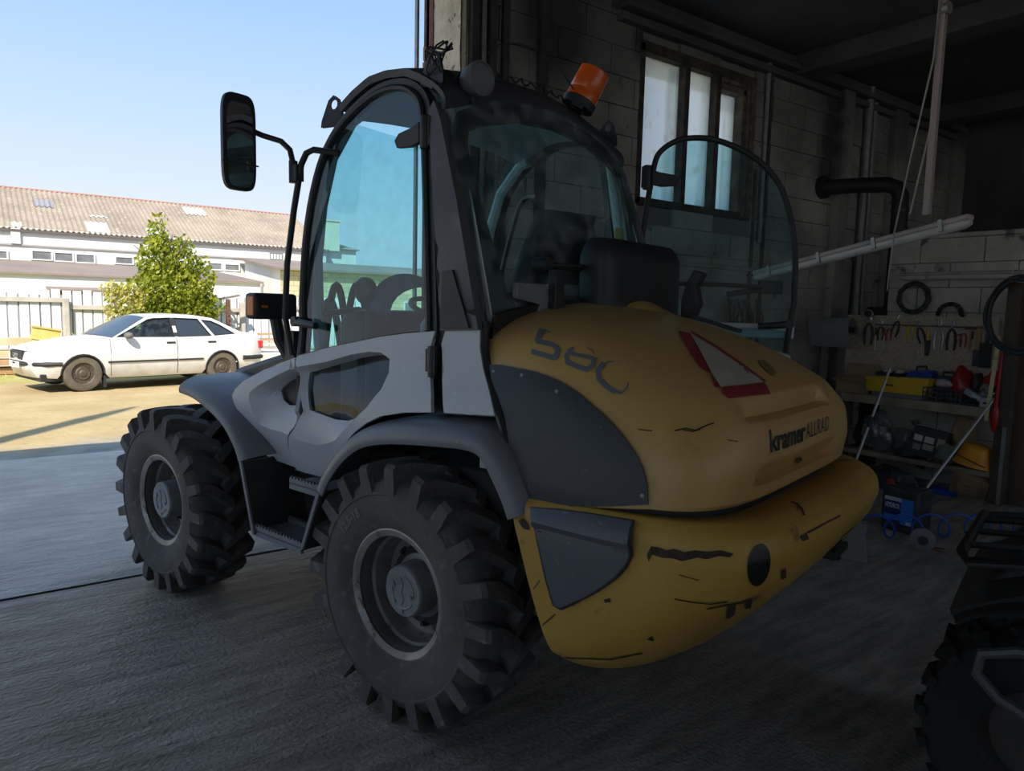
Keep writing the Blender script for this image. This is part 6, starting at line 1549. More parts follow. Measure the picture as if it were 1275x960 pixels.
MB().prism([(-.55,.86),(-1.1,.86),(-1.15,.93),(-.9,.97),(-.6,.95)], lambda u, v, d: (u, d, v), -.16, .16).build('seat', M_seat, Q, bevel=.03)

# ================================================================ print and marks on the loader
for name, body, y0, y1, bold, zc in (('lettering', 'kramer', .425, .112, .0028, 1.250), ('lettering', 'ALLRAD', .105, -.165, -.0008, 1.252)):
    V_, F_ = text_mesh(body, .1, bold)
    xa, xb = min(v[0] for v in V_), max(v[0] for v in V_); k = (y0-y1)/(xb-xa)
    b = MB(); out = []
    for vx, vy in V_:
        y = y0-(vx-xa)*k; z = zc+vy*(.96 if bold > 0 else .82)
        h = bvh.ray_cast(Vector((-3, y, z)), Vector((1, 0, 0)))
        out.append(h[0]+(h[1] if h[1].x < 0 else -h[1])*.003 if h[0] else Vector((-1.35, y, z)))
    b.add(out, F_); b.build(name, mat('decal_black', (.012,.012,.013), .4), hood, smooth=0, recalc=False)
MARKS = [
 ('decal_number', 'decal_bluegrey', 'h', [(-0.5418,0.6015,1.606),(-0.562,0.6029,1.603),(-0.5851,0.6064,1.5983),(-0.5801,0.5963,1.604),(-0.5562,0.5923,1.6089),(-0.5354,0.5906,1.6119),(-0.5244,0.5903,1.6132),(-0.5343,0.6103,1.6021),(-0.5424,0.6279,1.591),(-0.5527,0.6536,1.5698),(-0.5769,0.6556,1.5647),(-0.5685,0.6325,1.5855),(-0.5609,0.6154,1.5963),(-0.5521,0.5966,1.6073),(-0.5463,0.6176,1.5967),(-0.5594,0.6335,1.5859),(-0.5655,0.6605,1.5612),(-0.5837,0.6598,1.559),(-0.6017,0.6588,1.5569),(-0.6175,0.6583,1.5544),(-0.6332,0.6576,1.552),(-0.6532,0.6641,1.5401),(-0.6594,0.6528,1.5516),(-0.6463,0.6489,1.5589),(-0.6324,0.6436,1.5667),(-0.6138,0.6437,1.5698),(-0.595,0.6437,1.573),(-0.5765,0.6444,1.5752),(-0.5577,0.6448,1.5775),(-0.5973,0.6548,1.5625),(-0.609,0.6522,1.5631),(-0.6208,0.6494,1.5637),(-0.6394,0.6554,1.5531),(-0.6415,0.657,1.5509),(-0.6537,0.6656,1.5383),(-0.6552,0.6716,1.5306),(-0.6464,0.6804,1.5209),(-0.6651,0.6869,1.5084),(-0.676,0.6759,1.5213),(-0.6722,0.661,1.5397),(-0.6563,0.6487,1.5568),(-0.6664,0.679,1.5192),(-0.6571,0.6757,1.5252),(-0.6425,0.6759,1.5276),(-0.6279,0.676,1.53),(-0.613,0.676,1.5323),(-0.5952,0.6758,1.5353),(-0.5771,0.6755,1.5384),(-0.5588,0.675,1.5415),(-0.5613,0.6856,1.5252),(-0.5797,0.6862,1.5221),(-0.5978,0.6867,1.5191),(-0.6157,0.687,1.5161),(-0.6306,0.6871,1.5138),(-0.6454,0.687,1.5115),(-0.6601,0.6869,1.5092),(-0.5941,0.6819,1.5268),(-0.6071,0.6801,1.5275),(-0.6378,0.6833,1.5183),(-0.6493,0.6814,1.519),(-0.697,0.6435,1.5517),(-0.6958,0.6569,1.5386),(-0.6939,0.6693,1.5255),(-0.7043,0.6784,1.5121),(-0.7144,0.6868,1.4989),(-0.7268,0.6819,1.5027),(-0.7181,0.6752,1.513),(-0.7092,0.6682,1.5234),(-0.7112,0.6577,1.5342),(-0.7128,0.6464,1.5449),(-0.7004,0.6686,1.5249),(-0.7048,0.6575,1.5359),(-0.7023,0.6646,1.529),(-0.715,0.6631,1.5276),(-0.7277,0.6615,1.5263),(-0.7402,0.6598,1.5249),(-0.7526,0.658,1.5235),(-0.7657,0.6561,1.5218),(-0.7787,0.654,1.5203),(-0.7914,0.6519,1.5186),(-0.8041,0.6496,1.517),(-0.7988,0.6375,1.5287),(-0.7862,0.6398,1.5304),(-0.7734,0.6423,1.532),(-0.7605,0.6445,1.5337),(-0.7475,0.6467,1.5354),(-0.7352,0.6487,1.5368),(-0.7228,0.6507,1.5382),(-0.7102,0.6524,1.5397),(-0.6975,0.6542,1.541),(-0.7544,0.6527,1.528),(-0.7643,0.6492,1.5286),(-0.7131,0.6862,1.5),(-0.7282,0.6872,1.4953),(-0.7432,0.6881,1.4908),(-0.7581,0.6888,1.4863),(-0.7736,0.6882,1.4833),(-0.7891,0.6874,1.4805),(-0.8043,0.6867,1.4775),(-0.8017,0.6747,1.4928),(-0.7869,0.6756,1.4956),(-0.7721,0.6765,1.4985),(-0.757,0.6773,1.5013),(-0.7426,0.6764,1.5059),(-0.7281,0.6756,1.5103),(-0.7134,0.6746,1.5148),(-0.7308,0.6834,1.4999),(-0.7429,0.6807,1.5006),(-0.7586,0.6852,1.491),(-0.7697,0.6825,1.4917),(-0.7814,0.6796,1.4924),(-0.7971,0.684,1.483),(-0.7925,0.6406,1.528),(-0.7963,0.6528,1.5164),(-0.7996,0.664,1.5048),(-0.7946,0.6723,1.4973),(-0.7892,0.6801,1.4897),(-0.8039,0.6851,1.4798),(-0.8101,0.6759,1.4891),(-0.8157,0.666,1.4981),(-0.8124,0.6532,1.5113),(-0.8084,0.6392,1.5245),(-0.805,0.6744,1.4922),(-0.8034,0.6544,1.5129),(-0.8096,0.6631,1.5029),(-0.7051,0.635,1.5574),(-0.699,0.6473,1.5476),(-0.7079,0.6508,1.5418),(-0.714,0.6388,1.5516),(-0.7562,0.6216,1.5535),(-0.7764,0.6242,1.5454),(-0.7941,0.6339,1.5328),(-0.7959,0.6298,1.5353),(-0.777,0.6194,1.5487),(-0.7557,0.6165,1.5574),(-0.831,0.6441,1.5136),(-0.8295,0.6551,1.5046),(-0.8275,0.6651,1.4956),(-0.8251,0.6745,1.4865),(-0.8325,0.6817,1.4759),(-0.8394,0.6884,1.4654),(-0.8462,0.6949,1.4548),(-0.8581,0.6979,1.4475),(-0.8698,0.7009,1.4401),(-0.8814,0.7036,1.4328),(-0.8945,0.7048,1.4275),(-0.9073,0.706,1.422),(-0.92,0.7068,1.4166),(-0.9233,0.6967,1.4298),(-0.9111,0.6957,1.435),(-0.8989,0.6947,1.4401),(-0.8865,0.6935,1.4454),(-0.8719,0.6898,1.4542),(-0.8572,0.6861,1.4632),(-0.85,0.6797,1.4731),(-0.8427,0.6727,1.4833),(-0.8461,0.6612,1.4939),(-0.8489,0.6485,1.5044),(-0.835,0.6601,1.4983),(-0.8549,0.6903,1.4585),(-0.8704,0.6938,1.4495),(-0.8844,0.6977,1.4404),(-0.8997,0.7008,1.4315),(-0.9075,0.7037,1.4253),(-0.925,0.7029,1.4211),(-0.942,0.7017,1.4169),(-0.9418,0.695,1.4262),(-0.9246,0.6961,1.4303),(-0.9072,0.697,1.4345),(-0.9465,0.6672,1.455),(-0.9494,0.6806,1.4405),(-0.9453,0.689,1.4323),(-0.9411,0.6968,1.4242),(-0.9454,0.6978,1.4214),(-0.9498,0.6897,1.43),(-0.9539,0.681,1.4385),(-0.9511,0.6666,1.4539),(-0.8413,0.6476,1.5075),(-0.856,0.6352,1.5127),(-0.8691,0.6269,1.5145),(-0.8668,0.6237,1.5174),(-0.8534,0.6324,1.5157),(-0.8387,0.645,1.5104)], [(0,5,1),(1,5,4),(4,3,1),(3,2,1),(7,6,14),(7,14,8),(10,15,11),(14,6,13),(13,12,14),(12,11,14),(11,15,14),(8,14,15),(9,8,15),(15,10,9),(27,17,28),(16,28,17),(26,30,29),(18,29,30),(27,28,26),(26,29,27),(17,27,29),(29,18,17),(31,20,19),(22,23,24),(32,24,23),(23,22,32),(22,21,32),(31,25,24),(24,32,31),(20,31,32),(32,21,20),(30,26,25),(25,31,30),(31,19,30),(18,30,19),(40,39,34),(40,34,33),(34,39,35),(39,38,35),(38,41,35),(36,35,41),(37,36,41),(41,38,37),(49,48,47),(47,50,49),(46,57,56),(51,56,57),(57,52,51),(46,56,47),(50,47,56),(56,51,50),(53,45,44),(44,58,53),(55,59,42),(42,59,43),(59,55,54),(58,44,43),(43,59,58),(59,54,58),(53,58,54),(57,46,45),(52,57,45),(45,53,52),(53,54,52),(63,62,70),(70,62,61),(63,70,67),(71,60,69),(69,68,71),(61,62,60),(60,71,61),(70,61,71),(67,70,71),(71,68,67),(63,67,66),(64,63,66),(66,65,64),(73,88,74),(88,73,89),(72,89,73),(76,86,85),(75,87,86),(86,76,75),(74,88,87),(87,75,74),(84,91,90),(77,90,91),(91,78,77),(82,81,79),(81,80,79),(91,84,83),(78,91,83),(83,82,78),(82,79,78),(83,84,85),(84,90,85),(76,85,90),(90,77,76),(104,106,105),(92,105,106),(106,93,92),(94,107,108),(108,95,94),(103,107,104),(106,104,107),(107,94,106),(93,106,94),(109,101,110),(101,109,102),(109,110,96),(98,111,99),(99,111,100),(111,98,97),(110,101,100),(100,111,110),(111,97,110),(96,110,97),(107,103,102),(108,107,102),(102,109,108),(109,96,108),(95,108,96),(114,122,115),(116,115,122),(117,116,122),(122,118,117),(113,112,123),(119,124,120),(120,121,119),(123,112,121),(121,120,123),(120,124,123),(113,123,114),(123,124,114),(122,114,124),(124,119,122),(118,122,119),(127,126,125),(125,128,127),(129,134,130),(130,134,133),(133,132,130),(132,131,130),(136,137,138),(139,140,141),(137,136,158),(158,155,137),(138,137,155),(139,138,155),(155,154,139),(140,139,154),(154,153,140),(153,159,140),(141,140,159),(142,141,159),(160,152,151),(151,161,160),(148,147,149),(146,149,147),(162,150,149),(149,146,162),(145,162,146),(161,151,150),(150,162,161),(162,145,161),(144,161,145),(136,135,157),(158,136,157),(157,156,158),(155,158,156),(159,153,152),(152,160,159),(142,159,160),(143,142,160),(160,161,143),(161,144,143),(165,167,166),(163,168,167),(164,163,167),(167,165,164),(173,172,171),(171,174,173),(169,176,170),(175,170,176),(174,171,170),(170,175,174),(178,180,179),(180,178,181),(182,181,178),(177,182,178)]),
 ('triangle_border', 'decal_red', 'h', [(-0.8771,0.1925,1.6134),(-0.886,0.177,1.6111),(-0.8946,0.1608,1.6087),(-0.9031,0.1439,1.6064),(-0.9272,0.1807,1.5964),(-0.9498,0.2145,1.5867),(-0.97,0.2436,1.5771),(-0.9885,0.2696,1.5676),(-1.0059,0.2932,1.5583),(-1.0221,0.3148,1.5491),(-1.0377,0.3355,1.54),(-1.0539,0.3558,1.5306),(-1.0694,0.375,1.5213),(-1.0842,0.3925,1.5121),(-1.0983,0.4091,1.503),(-1.1115,0.4237,1.4938),(-1.1242,0.4376,1.4848),(-1.1364,0.4502,1.4759),(-1.148,0.4582,1.468),(-1.1594,0.4661,1.4603),(-1.1707,0.4739,1.4526),(-1.1818,0.4814,1.445),(-1.1748,0.4904,1.4464),(-1.1677,0.4992,1.4476),(-1.157,0.4853,1.4568),(-1.146,0.4708,1.466),(-1.1348,0.4559,1.4754),(-1.123,0.4402,1.4849),(-1.1104,0.4401,1.4911),(-1.0978,0.44,1.4972),(-1.0848,0.4395,1.5035),(-1.0703,0.4255,1.5126),(-1.0554,0.4109,1.5219),(-1.0397,0.3947,1.5312),(-1.0235,0.3779,1.5406),(-1.0068,0.3602,1.5502),(-0.992,0.3429,1.5589),(-0.976,0.3237,1.5677),(-0.9592,0.3029,1.5766),(-0.9412,0.2798,1.5856),(-0.9211,0.2531,1.5947),(-0.9,0.2243,1.604),(-0.9168,0.2325,1.5976),(-0.9204,0.2125,1.5974),(-0.9415,0.2562,1.5873),(-0.9601,0.2928,1.5772),(-0.9237,0.1915,1.5973),(-0.9454,0.2368,1.5871),(-0.9645,0.2744,1.5771),(-0.9811,0.3092,1.5672),(-0.9683,0.2572,1.5769),(-0.9853,0.2928,1.567),(-1.0011,0.3236,1.5572),(-1.0155,0.3519,1.5477),(-1.0056,0.3073,1.557),(-1.02,0.3374,1.5475),(-1.034,0.3646,1.538),(-1.0468,0.3911,1.5288),(-1.0388,0.3501,1.5378),(-1.0517,0.3783,1.5286),(-1.0642,0.4028,1.5194),(-1.0695,0.3895,1.5192),(-1.0813,0.4128,1.5101),(-1.0973,0.4232,1.5009),(-1.1793,0.482,1.4462),(-1.1843,0.4684,1.4468),(-1.1891,0.4542,1.4473),(-1.1937,0.4395,1.4478),(-1.198,0.4238,1.4482),(-1.2022,0.4074,1.4486),(-1.2061,0.3903,1.4489),(-1.2098,0.3723,1.4491),(-1.2132,0.3511,1.4496),(-1.2163,0.3286,1.4499),(-1.219,0.3049,1.4501),(-1.2214,0.28,1.4503),(-1.2235,0.2535,1.4503),(-1.2253,0.2258,1.4503),(-1.2451,0.2469,1.4366),(-1.2565,0.2636,1.4279),(-1.2656,0.2696,1.4158),(-1.2631,0.2943,1.4172),(-1.2606,0.3176,1.4177),(-1.2578,0.3395,1.418),(-1.2546,0.3602,1.4182),(-1.2512,0.3798,1.4183),(-1.2474,0.3983,1.4184),(-1.2433,0.4157,1.4183),(-1.2385,0.4346,1.4178),(-1.2335,0.4526,1.4173),(-1.2286,0.4701,1.4167),(-1.2231,0.4872,1.4165),(-1.2173,0.5034,1.416),(-1.208,0.5044,1.4229),(-1.1974,0.5033,1.4299),(-1.1886,0.493,1.438),(-1.195,0.479,1.4382),(-1.202,0.4946,1.4297),(-1.2005,0.4674,1.4378),(-1.2078,0.4833,1.4294),(-1.2062,0.4545,1.4374),(-1.2137,0.471,1.429),(-1.2116,0.4416,1.4369),(-1.219,0.4591,1.4285),(-1.2087,0.4083,1.4449),(-1.2166,0.4287,1.4364),(-1.2246,0.4454,1.428),(-1.2134,0.3939,1.4443),(-1.2218,0.4137,1.4358),(-1.2297,0.4324,1.4275),(-1.2182,0.3784,1.4437),(-1.2269,0.3982,1.4351),(-1.2348,0.4177,1.4268),(-1.2229,0.362,1.4428),(-1.2311,0.3839,1.4345),(-1.2395,0.4034,1.4262),(-1.2269,0.346,1.442),(-1.236,0.3661,1.4336),(-1.2444,0.3869,1.4254),(-1.2309,0.328,1.4411),(-1.2401,0.3496,1.4327),(-1.2499,0.3711,1.4232),(-1.2347,0.3094,1.4401),(-1.2441,0.332,1.4318),(-1.2537,0.3522,1.4221),(-1.2386,0.2886,1.439),(-1.2479,0.3134,1.4308),(-1.242,0.2678,1.4378),(-1.2515,0.2938,1.4297),(-1.2551,0.2727,1.4284),(-0.9024,0.1412,1.6067),(-0.9187,0.1491,1.6006),(-0.9345,0.1561,1.5946),(-0.95,0.163,1.5887),(-0.9651,0.169,1.5828),(-0.9791,0.1728,1.5768),(-0.9928,0.1762,1.5709),(-1.0062,0.1795,1.565),(-1.0193,0.1817,1.5591),(-1.0324,0.1862,1.5529),(-1.0453,0.1907,1.5468),(-1.0582,0.1951,1.5407),(-1.071,0.1996,1.5346),(-1.0836,0.2039,1.5287),(-1.0961,0.2079,1.5227),(-1.1082,0.2112,1.5167),(-1.12,0.2143,1.5108),(-1.1318,0.217,1.5048),(-1.143,0.2186,1.4988),(-1.154,0.2207,1.4927),(-1.1649,0.2227,1.4865),(-1.1755,0.2242,1.4803),(-1.1858,0.2249,1.4741),(-1.196,0.2257,1.468),(-1.2061,0.2264,1.4618),(-1.2162,0.2271,1.4557),(-1.2262,0.2277,1.4497),(-1.2199,0.1967,1.4543),(-1.2097,0.1961,1.4605),(-1.1995,0.1954,1.4667),(-1.1893,0.1947,1.4729),(-1.179,0.194,1.4792),(-1.1684,0.1927,1.4855),(-1.1574,0.1907,1.4917),(-1.1464,0.1886,1.498),(-1.1349,0.1856,1.5042),(-1.1231,0.1829,1.5103),(-1.1111,0.1797,1.5163),(-1.0989,0.1763,1.5223),(-1.0863,0.1722,1.5284),(-1.0735,0.1677,1.5344),(-1.0606,0.1631,1.5405),(-1.0476,0.1584,1.5467),(-1.0345,0.1537,1.5529),(-1.0212,0.149,1.5591),(-1.0074,0.1436,1.5655),(-0.9938,0.1402,1.5714),(-0.98,0.1366,1.5774),(-0.9657,0.1323,1.5835),(-0.9503,0.1259,1.5895),(-0.9345,0.1186,1.5955),(-0.9184,0.1111,1.6016),(-0.9017,0.1026,1.6077),(-0.8844,0.0932,1.6139)], [(41,0,1),(39,42,44),(44,38,39),(41,1,42),(40,41,42),(42,39,40),(49,36,37),(36,35,37),(42,1,2),(2,43,42),(44,42,43),(43,47,44),(47,45,44),(38,44,45),(45,37,38),(46,3,4),(50,51,48),(54,55,53),(57,32,33),(5,6,50),(51,50,6),(52,51,54),(54,53,52),(3,46,2),(43,2,46),(47,43,46),(46,4,47),(4,5,47),(5,50,47),(50,48,47),(45,47,48),(37,45,48),(49,37,48),(48,51,49),(51,52,49),(36,49,52),(35,36,52),(52,53,35),(53,34,35),(58,59,56),(29,62,63),(61,11,12),(62,29,30),(58,9,10),(10,11,58),(59,58,11),(11,61,59),(60,59,61),(61,62,60),(31,60,62),(62,30,31),(14,15,28),(17,26,16),(27,16,26),(16,27,15),(28,15,27),(24,25,18),(20,21,22),(24,18,19),(23,24,19),(19,20,23),(20,22,23),(18,25,17),(26,17,25),(61,12,13),(62,61,13),(63,62,13),(13,14,63),(14,28,63),(29,63,28),(51,6,7),(54,51,7),(7,8,54),(55,54,8),(8,9,55),(9,58,55),(58,56,55),(53,55,56),(34,53,56),(33,34,56),(57,33,56),(56,59,57),(32,57,59),(59,60,32),(60,31,32),(31,30,32),(95,64,65),(66,96,65),(95,65,96),(94,95,96),(96,97,94),(97,93,94),(68,100,67),(98,67,100),(99,98,100),(100,101,99),(101,91,99),(92,99,91),(67,98,66),(96,66,98),(97,96,98),(98,99,97),(93,97,99),(99,92,93),(102,69,104),(104,105,102),(103,102,105),(105,106,103),(90,103,106),(106,89,90),(107,70,71),(71,110,107),(108,107,110),(110,111,108),(111,112,108),(109,108,112),(112,88,109),(104,69,70),(70,107,104),(107,108,104),(105,104,108),(106,105,108),(108,109,106),(89,106,109),(109,88,89),(69,102,68),(100,68,102),(101,100,102),(102,103,101),(91,101,103),(103,90,91),(113,73,116),(73,113,72),(113,116,114),(87,115,86),(119,120,117),(120,121,117),(118,117,121),(85,118,121),(121,84,85),(116,73,74),(74,119,116),(119,117,116),(114,116,117),(115,114,117),(117,118,115),(86,115,118),(118,85,86),(122,75,76),(76,125,122),(125,126,122),(123,122,126),(124,123,126),(126,83,124),(79,129,78),(129,79,81),(79,80,81),(127,77,78),(78,129,127),(128,127,129),(129,81,128),(82,128,81),(77,127,76),(125,76,127),(127,128,125),(126,125,128),(128,82,126),(83,126,82),(119,74,75),(75,122,119),(120,119,122),(122,123,120),(121,120,123),(123,124,121),(84,121,124),(124,83,84),(110,71,72),(72,113,110),(113,114,110),(111,110,114),(112,111,114),(114,115,112),(115,87,112),(88,112,87),(130,183,131),(132,182,181),(131,183,182),(182,132,131),(133,180,134),(135,179,178),(178,136,135),(134,180,179),(179,135,134),(180,133,181),(132,181,133),(137,177,176),(138,175,174),(174,139,138),(176,177,175),(175,138,176),(137,176,138),(171,172,173),(140,173,172),(141,140,172),(172,171,141),(171,142,141),(174,175,173),(139,174,173),(173,140,139),(136,178,177),(177,137,136),(145,168,146),(168,145,169),(144,169,145),(147,167,166),(148,165,164),(164,149,148),(165,148,166),(147,166,148),(146,168,167),(167,147,146),(150,163,162),(151,150,162),(162,161,151),(161,152,151),(155,158,157),(157,156,155),(154,159,158),(158,155,154),(152,161,160),(153,152,160),(160,159,153),(159,154,153),(149,164,163),(163,150,149),(142,171,170),(143,142,170),(170,169,143),(169,144,143)]),
 ('triangle_field', 'decal_white', 'h', [(-0.9065,0.1475,1.605),(-0.9322,0.1588,1.5954),(-0.9571,0.1689,1.5858),(-0.98,0.1754,1.5763),(-1.0019,0.1803,1.5668),(-1.0228,0.1834,1.5574),(-1.0437,0.1902,1.5475),(-1.0643,0.1969,1.5378),(-1.0847,0.2035,1.5282),(-1.1044,0.209,1.5186),(-1.1235,0.2136,1.5091),(-1.1419,0.2165,1.4995),(-1.159,0.2201,1.4899),(-1.1757,0.2231,1.4802),(-1.1916,0.2246,1.4706),(-1.2074,0.2261,1.4611),(-1.2231,0.2275,1.4516),(-1.2201,0.2662,1.4518),(-1.2165,0.3022,1.4518),(-1.2122,0.3356,1.4516),(-1.2073,0.3665,1.4512),(-1.201,0.3973,1.4508),(-1.194,0.4258,1.4501),(-1.1863,0.4519,1.4493),(-1.178,0.4763,1.4482),(-1.1571,0.4596,1.463),(-1.1356,0.4425,1.478),(-1.1181,0.4236,1.4906),(-1.0997,0.4031,1.5033),(-1.0796,0.3794,1.5161),(-1.0581,0.3531,1.5291),(-1.0353,0.3242,1.5423),(-1.0085,0.29,1.5574),(-0.9789,0.251,1.5729),(-0.9455,0.2046,1.5888),(-0.9646,0.2065,1.5815),(-0.9978,0.2336,1.5662),(-1.0222,0.2863,1.5517),(-1.0281,0.2586,1.5511),(-1.0509,0.308,1.5371),(-1.0715,0.353,1.5233),(-1.0334,0.2289,1.5505),(-1.0571,0.2817,1.5365),(-1.0786,0.3285,1.5228),(-1.0973,0.3705,1.5093),(-1.1139,0.4065,1.4958),(-1.0627,0.2541,1.5359),(-1.0852,0.303,1.5222),(-1.1049,0.3466,1.5087),(-1.1218,0.385,1.4953),(-1.1369,0.4187,1.4821),(-1.0678,0.2245,1.5351),(-1.0912,0.2758,1.5214),(-1.1113,0.3236,1.5081),(-1.1294,0.3617,1.4947),(-1.1448,0.3979,1.4815),(-1.159,0.4287,1.4684),(-1.1718,0.4581,1.4556),(-1.0964,0.2487,1.5207),(-1.1177,0.2971,1.5073),(-1.1365,0.3371,1.4939),(-1.1528,0.374,1.4808),(-1.1668,0.4085,1.4678),(-1.1804,0.4387,1.455),(-1.1239,0.2677,1.5064),(-1.1424,0.3134,1.4932),(-1.1594,0.3519,1.48),(-1.1745,0.3861,1.4671),(-1.1287,0.2404,1.5054),(-1.1484,0.2859,1.4922),(-1.1659,0.3264,1.4791),(-1.1815,0.3629,1.4662),(-1.1541,0.2546,1.491),(-1.1718,0.2997,1.4781),(-1.188,0.3385,1.4653),(-1.1777,0.2689,1.4768),(-1.1943,0.3111,1.4641),(-1.2002,0.2815,1.4628),(-1.2052,0.2517,1.4613)], [(34,0,1),(37,31,32),(1,0,2),(2,35,1),(34,1,35),(33,34,35),(40,29,30),(36,3,4),(4,38,36),(40,30,39),(3,36,2),(35,2,36),(33,35,36),(32,33,36),(37,32,36),(36,38,37),(38,39,37),(31,37,39),(39,30,31),(42,41,46),(43,42,46),(45,44,49),(49,50,45),(48,47,53),(56,57,25),(24,25,57),(41,5,6),(46,41,6),(6,51,46),(51,47,46),(43,46,47),(47,48,43),(44,43,48),(49,44,48),(48,53,49),(50,49,55),(55,56,50),(56,25,50),(26,50,25),(5,41,4),(38,4,41),(41,42,38),(39,38,42),(42,43,39),(40,39,43),(43,44,40),(29,40,44),(28,29,44),(44,45,28),(27,28,45),(45,50,27),(50,26,27),(58,59,52),(59,60,54),(60,61,54),(9,68,64),(68,69,64),(65,64,69),(66,65,69),(71,22,67),(58,7,8),(8,9,58),(9,64,58),(59,58,64),(64,65,59),(60,59,65),(61,60,65),(65,66,61),(66,67,61),(62,61,67),(63,62,67),(67,22,63),(23,63,22),(73,74,70),(72,75,73),(75,76,73),(74,73,76),(76,20,74),(21,74,20),(77,18,19),(17,15,16),(78,14,15),(15,17,78),(15,14,13),(77,13,14),(14,78,77),(18,77,78),(78,17,18),(72,11,12),(75,72,12),(12,13,75),(13,77,75),(76,75,77),(77,19,76),(20,76,19),(68,9,10),(10,11,68),(11,72,68),(69,68,72),(72,73,69),(73,70,69),(66,69,70),(67,66,70),(71,67,70),(70,74,71),(74,21,71),(22,71,21),(51,6,7),(7,58,51),(58,52,51),(47,51,52),(53,47,52),(52,59,53),(59,54,53),(49,53,54),(55,49,54),(54,61,55),(61,62,55),(56,55,62),(62,63,56),(57,56,63),(63,23,57),(24,57,23)]),
 ('hood_scratch', 'decal_black', 'h', [(-1.1344,0.7009,1.3231),(-1.1469,0.6916,1.3274),(-1.1589,0.6818,1.3315),(-1.1731,0.6748,1.3294),(-1.1869,0.6673,1.3273),(-1.1963,0.6541,1.3338),(-1.2054,0.6399,1.3402),(-1.2135,0.6267,1.3448),(-1.2213,0.6127,1.3492),(-1.219,0.611,1.3525),(-1.2112,0.6252,1.3481),(-1.203,0.6385,1.3435),(-1.1943,0.6526,1.3371),(-1.1853,0.6653,1.3308),(-1.1716,0.6727,1.3329),(-1.1576,0.6797,1.335),(-1.1453,0.6899,1.3309),(-1.1325,0.6993,1.3266),(-1.1561,0.6869,1.3272),(-1.168,0.6812,1.3256),(-1.1799,0.6749,1.3239),(-1.1887,0.6655,1.3277),(-1.1971,0.6557,1.3313),(-1.1954,0.6545,1.3341),(-1.1873,0.6641,1.3305),(-1.1788,0.6732,1.3268),(-1.1672,0.6794,1.3284),(-1.1555,0.6849,1.33),(-1.2637,0.6102,1.3016),(-1.2743,0.5956,1.2987),(-1.2845,0.5794,1.2952),(-1.2842,0.578,1.2982),(-1.274,0.5941,1.3014),(-1.2632,0.6086,1.3046),(-1.0292,0.7367,1.3189),(-1.0434,0.7336,1.3187),(-1.0575,0.7303,1.3185),(-1.0712,0.7268,1.3181),(-1.0709,0.7255,1.321),(-1.057,0.7291,1.3212),(-1.043,0.7324,1.3215),(-1.0288,0.7355,1.3217),(-1.3206,0.1481,1.1861),(-1.3164,0.0739,1.1804),(-1.2978,-0.0101,1.1542),(-1.3045,0.0729,1.1531),(-1.1333,0.2278,1.5036),(-1.1548,0.2366,1.4915),(-1.1786,0.2512,1.4773),(-1.1764,0.2387,1.4792),(-1.1522,0.2234,1.4936),(-1.1301,0.2139,1.5058)], [(16,1,17),(0,17,1),(3,14,13),(2,15,14),(14,3,2),(15,2,16),(1,16,2),(7,9,8),(9,7,10),(6,10,7),(10,6,11),(12,11,6),(5,12,6),(12,5,13),(5,4,13),(3,13,4),(19,26,25),(18,27,26),(26,19,18),(23,22,24),(22,21,24),(21,22,20),(24,21,25),(21,20,25),(19,25,20),(28,33,29),(30,32,31),(29,33,32),(32,30,29),(40,35,41),(34,41,35),(38,37,39),(36,39,37),(40,41,39),(35,40,39),(39,36,35),(36,37,35),(43,44,42),(45,42,44),(46,51,47),(47,51,50),(50,49,47),(49,48,47)]),
 ('hood_recess', 'recess_brown', 'h', [(-1.1211,0.0116,1.5127),(-1.1241,-0.03,1.5112),(-1.1395,-0.023,1.5033),(-1.1538,-0.0185,1.4953),(-1.1713,-0.001,1.4853),(-1.1879,0.0145,1.4752),(-1.2025,0.0462,1.4662),(-1.2032,0.089,1.4657),(-1.1906,0.0877,1.4735),(-1.178,0.0865,1.4812),(-1.1612,0.0707,1.491),(-1.1438,0.0538,1.5009),(-1.1499,0.0363,1.4975),(-1.1518,0.01,1.4964),(-1.1673,0.0516,1.4876),(-1.1695,0.0226,1.4863),(-1.1842,0.0626,1.4775),(-1.1863,0.0351,1.4762)], [(11,0,1),(2,13,12),(2,12,1),(11,1,12),(10,11,12),(12,13,10),(13,14,10),(14,9,10),(17,5,6),(5,17,4),(17,6,7),(15,3,4),(16,15,4),(4,17,16),(17,7,16),(8,16,7),(13,2,3),(14,13,3),(3,15,14),(15,16,14),(9,14,16),(16,8,9)]),
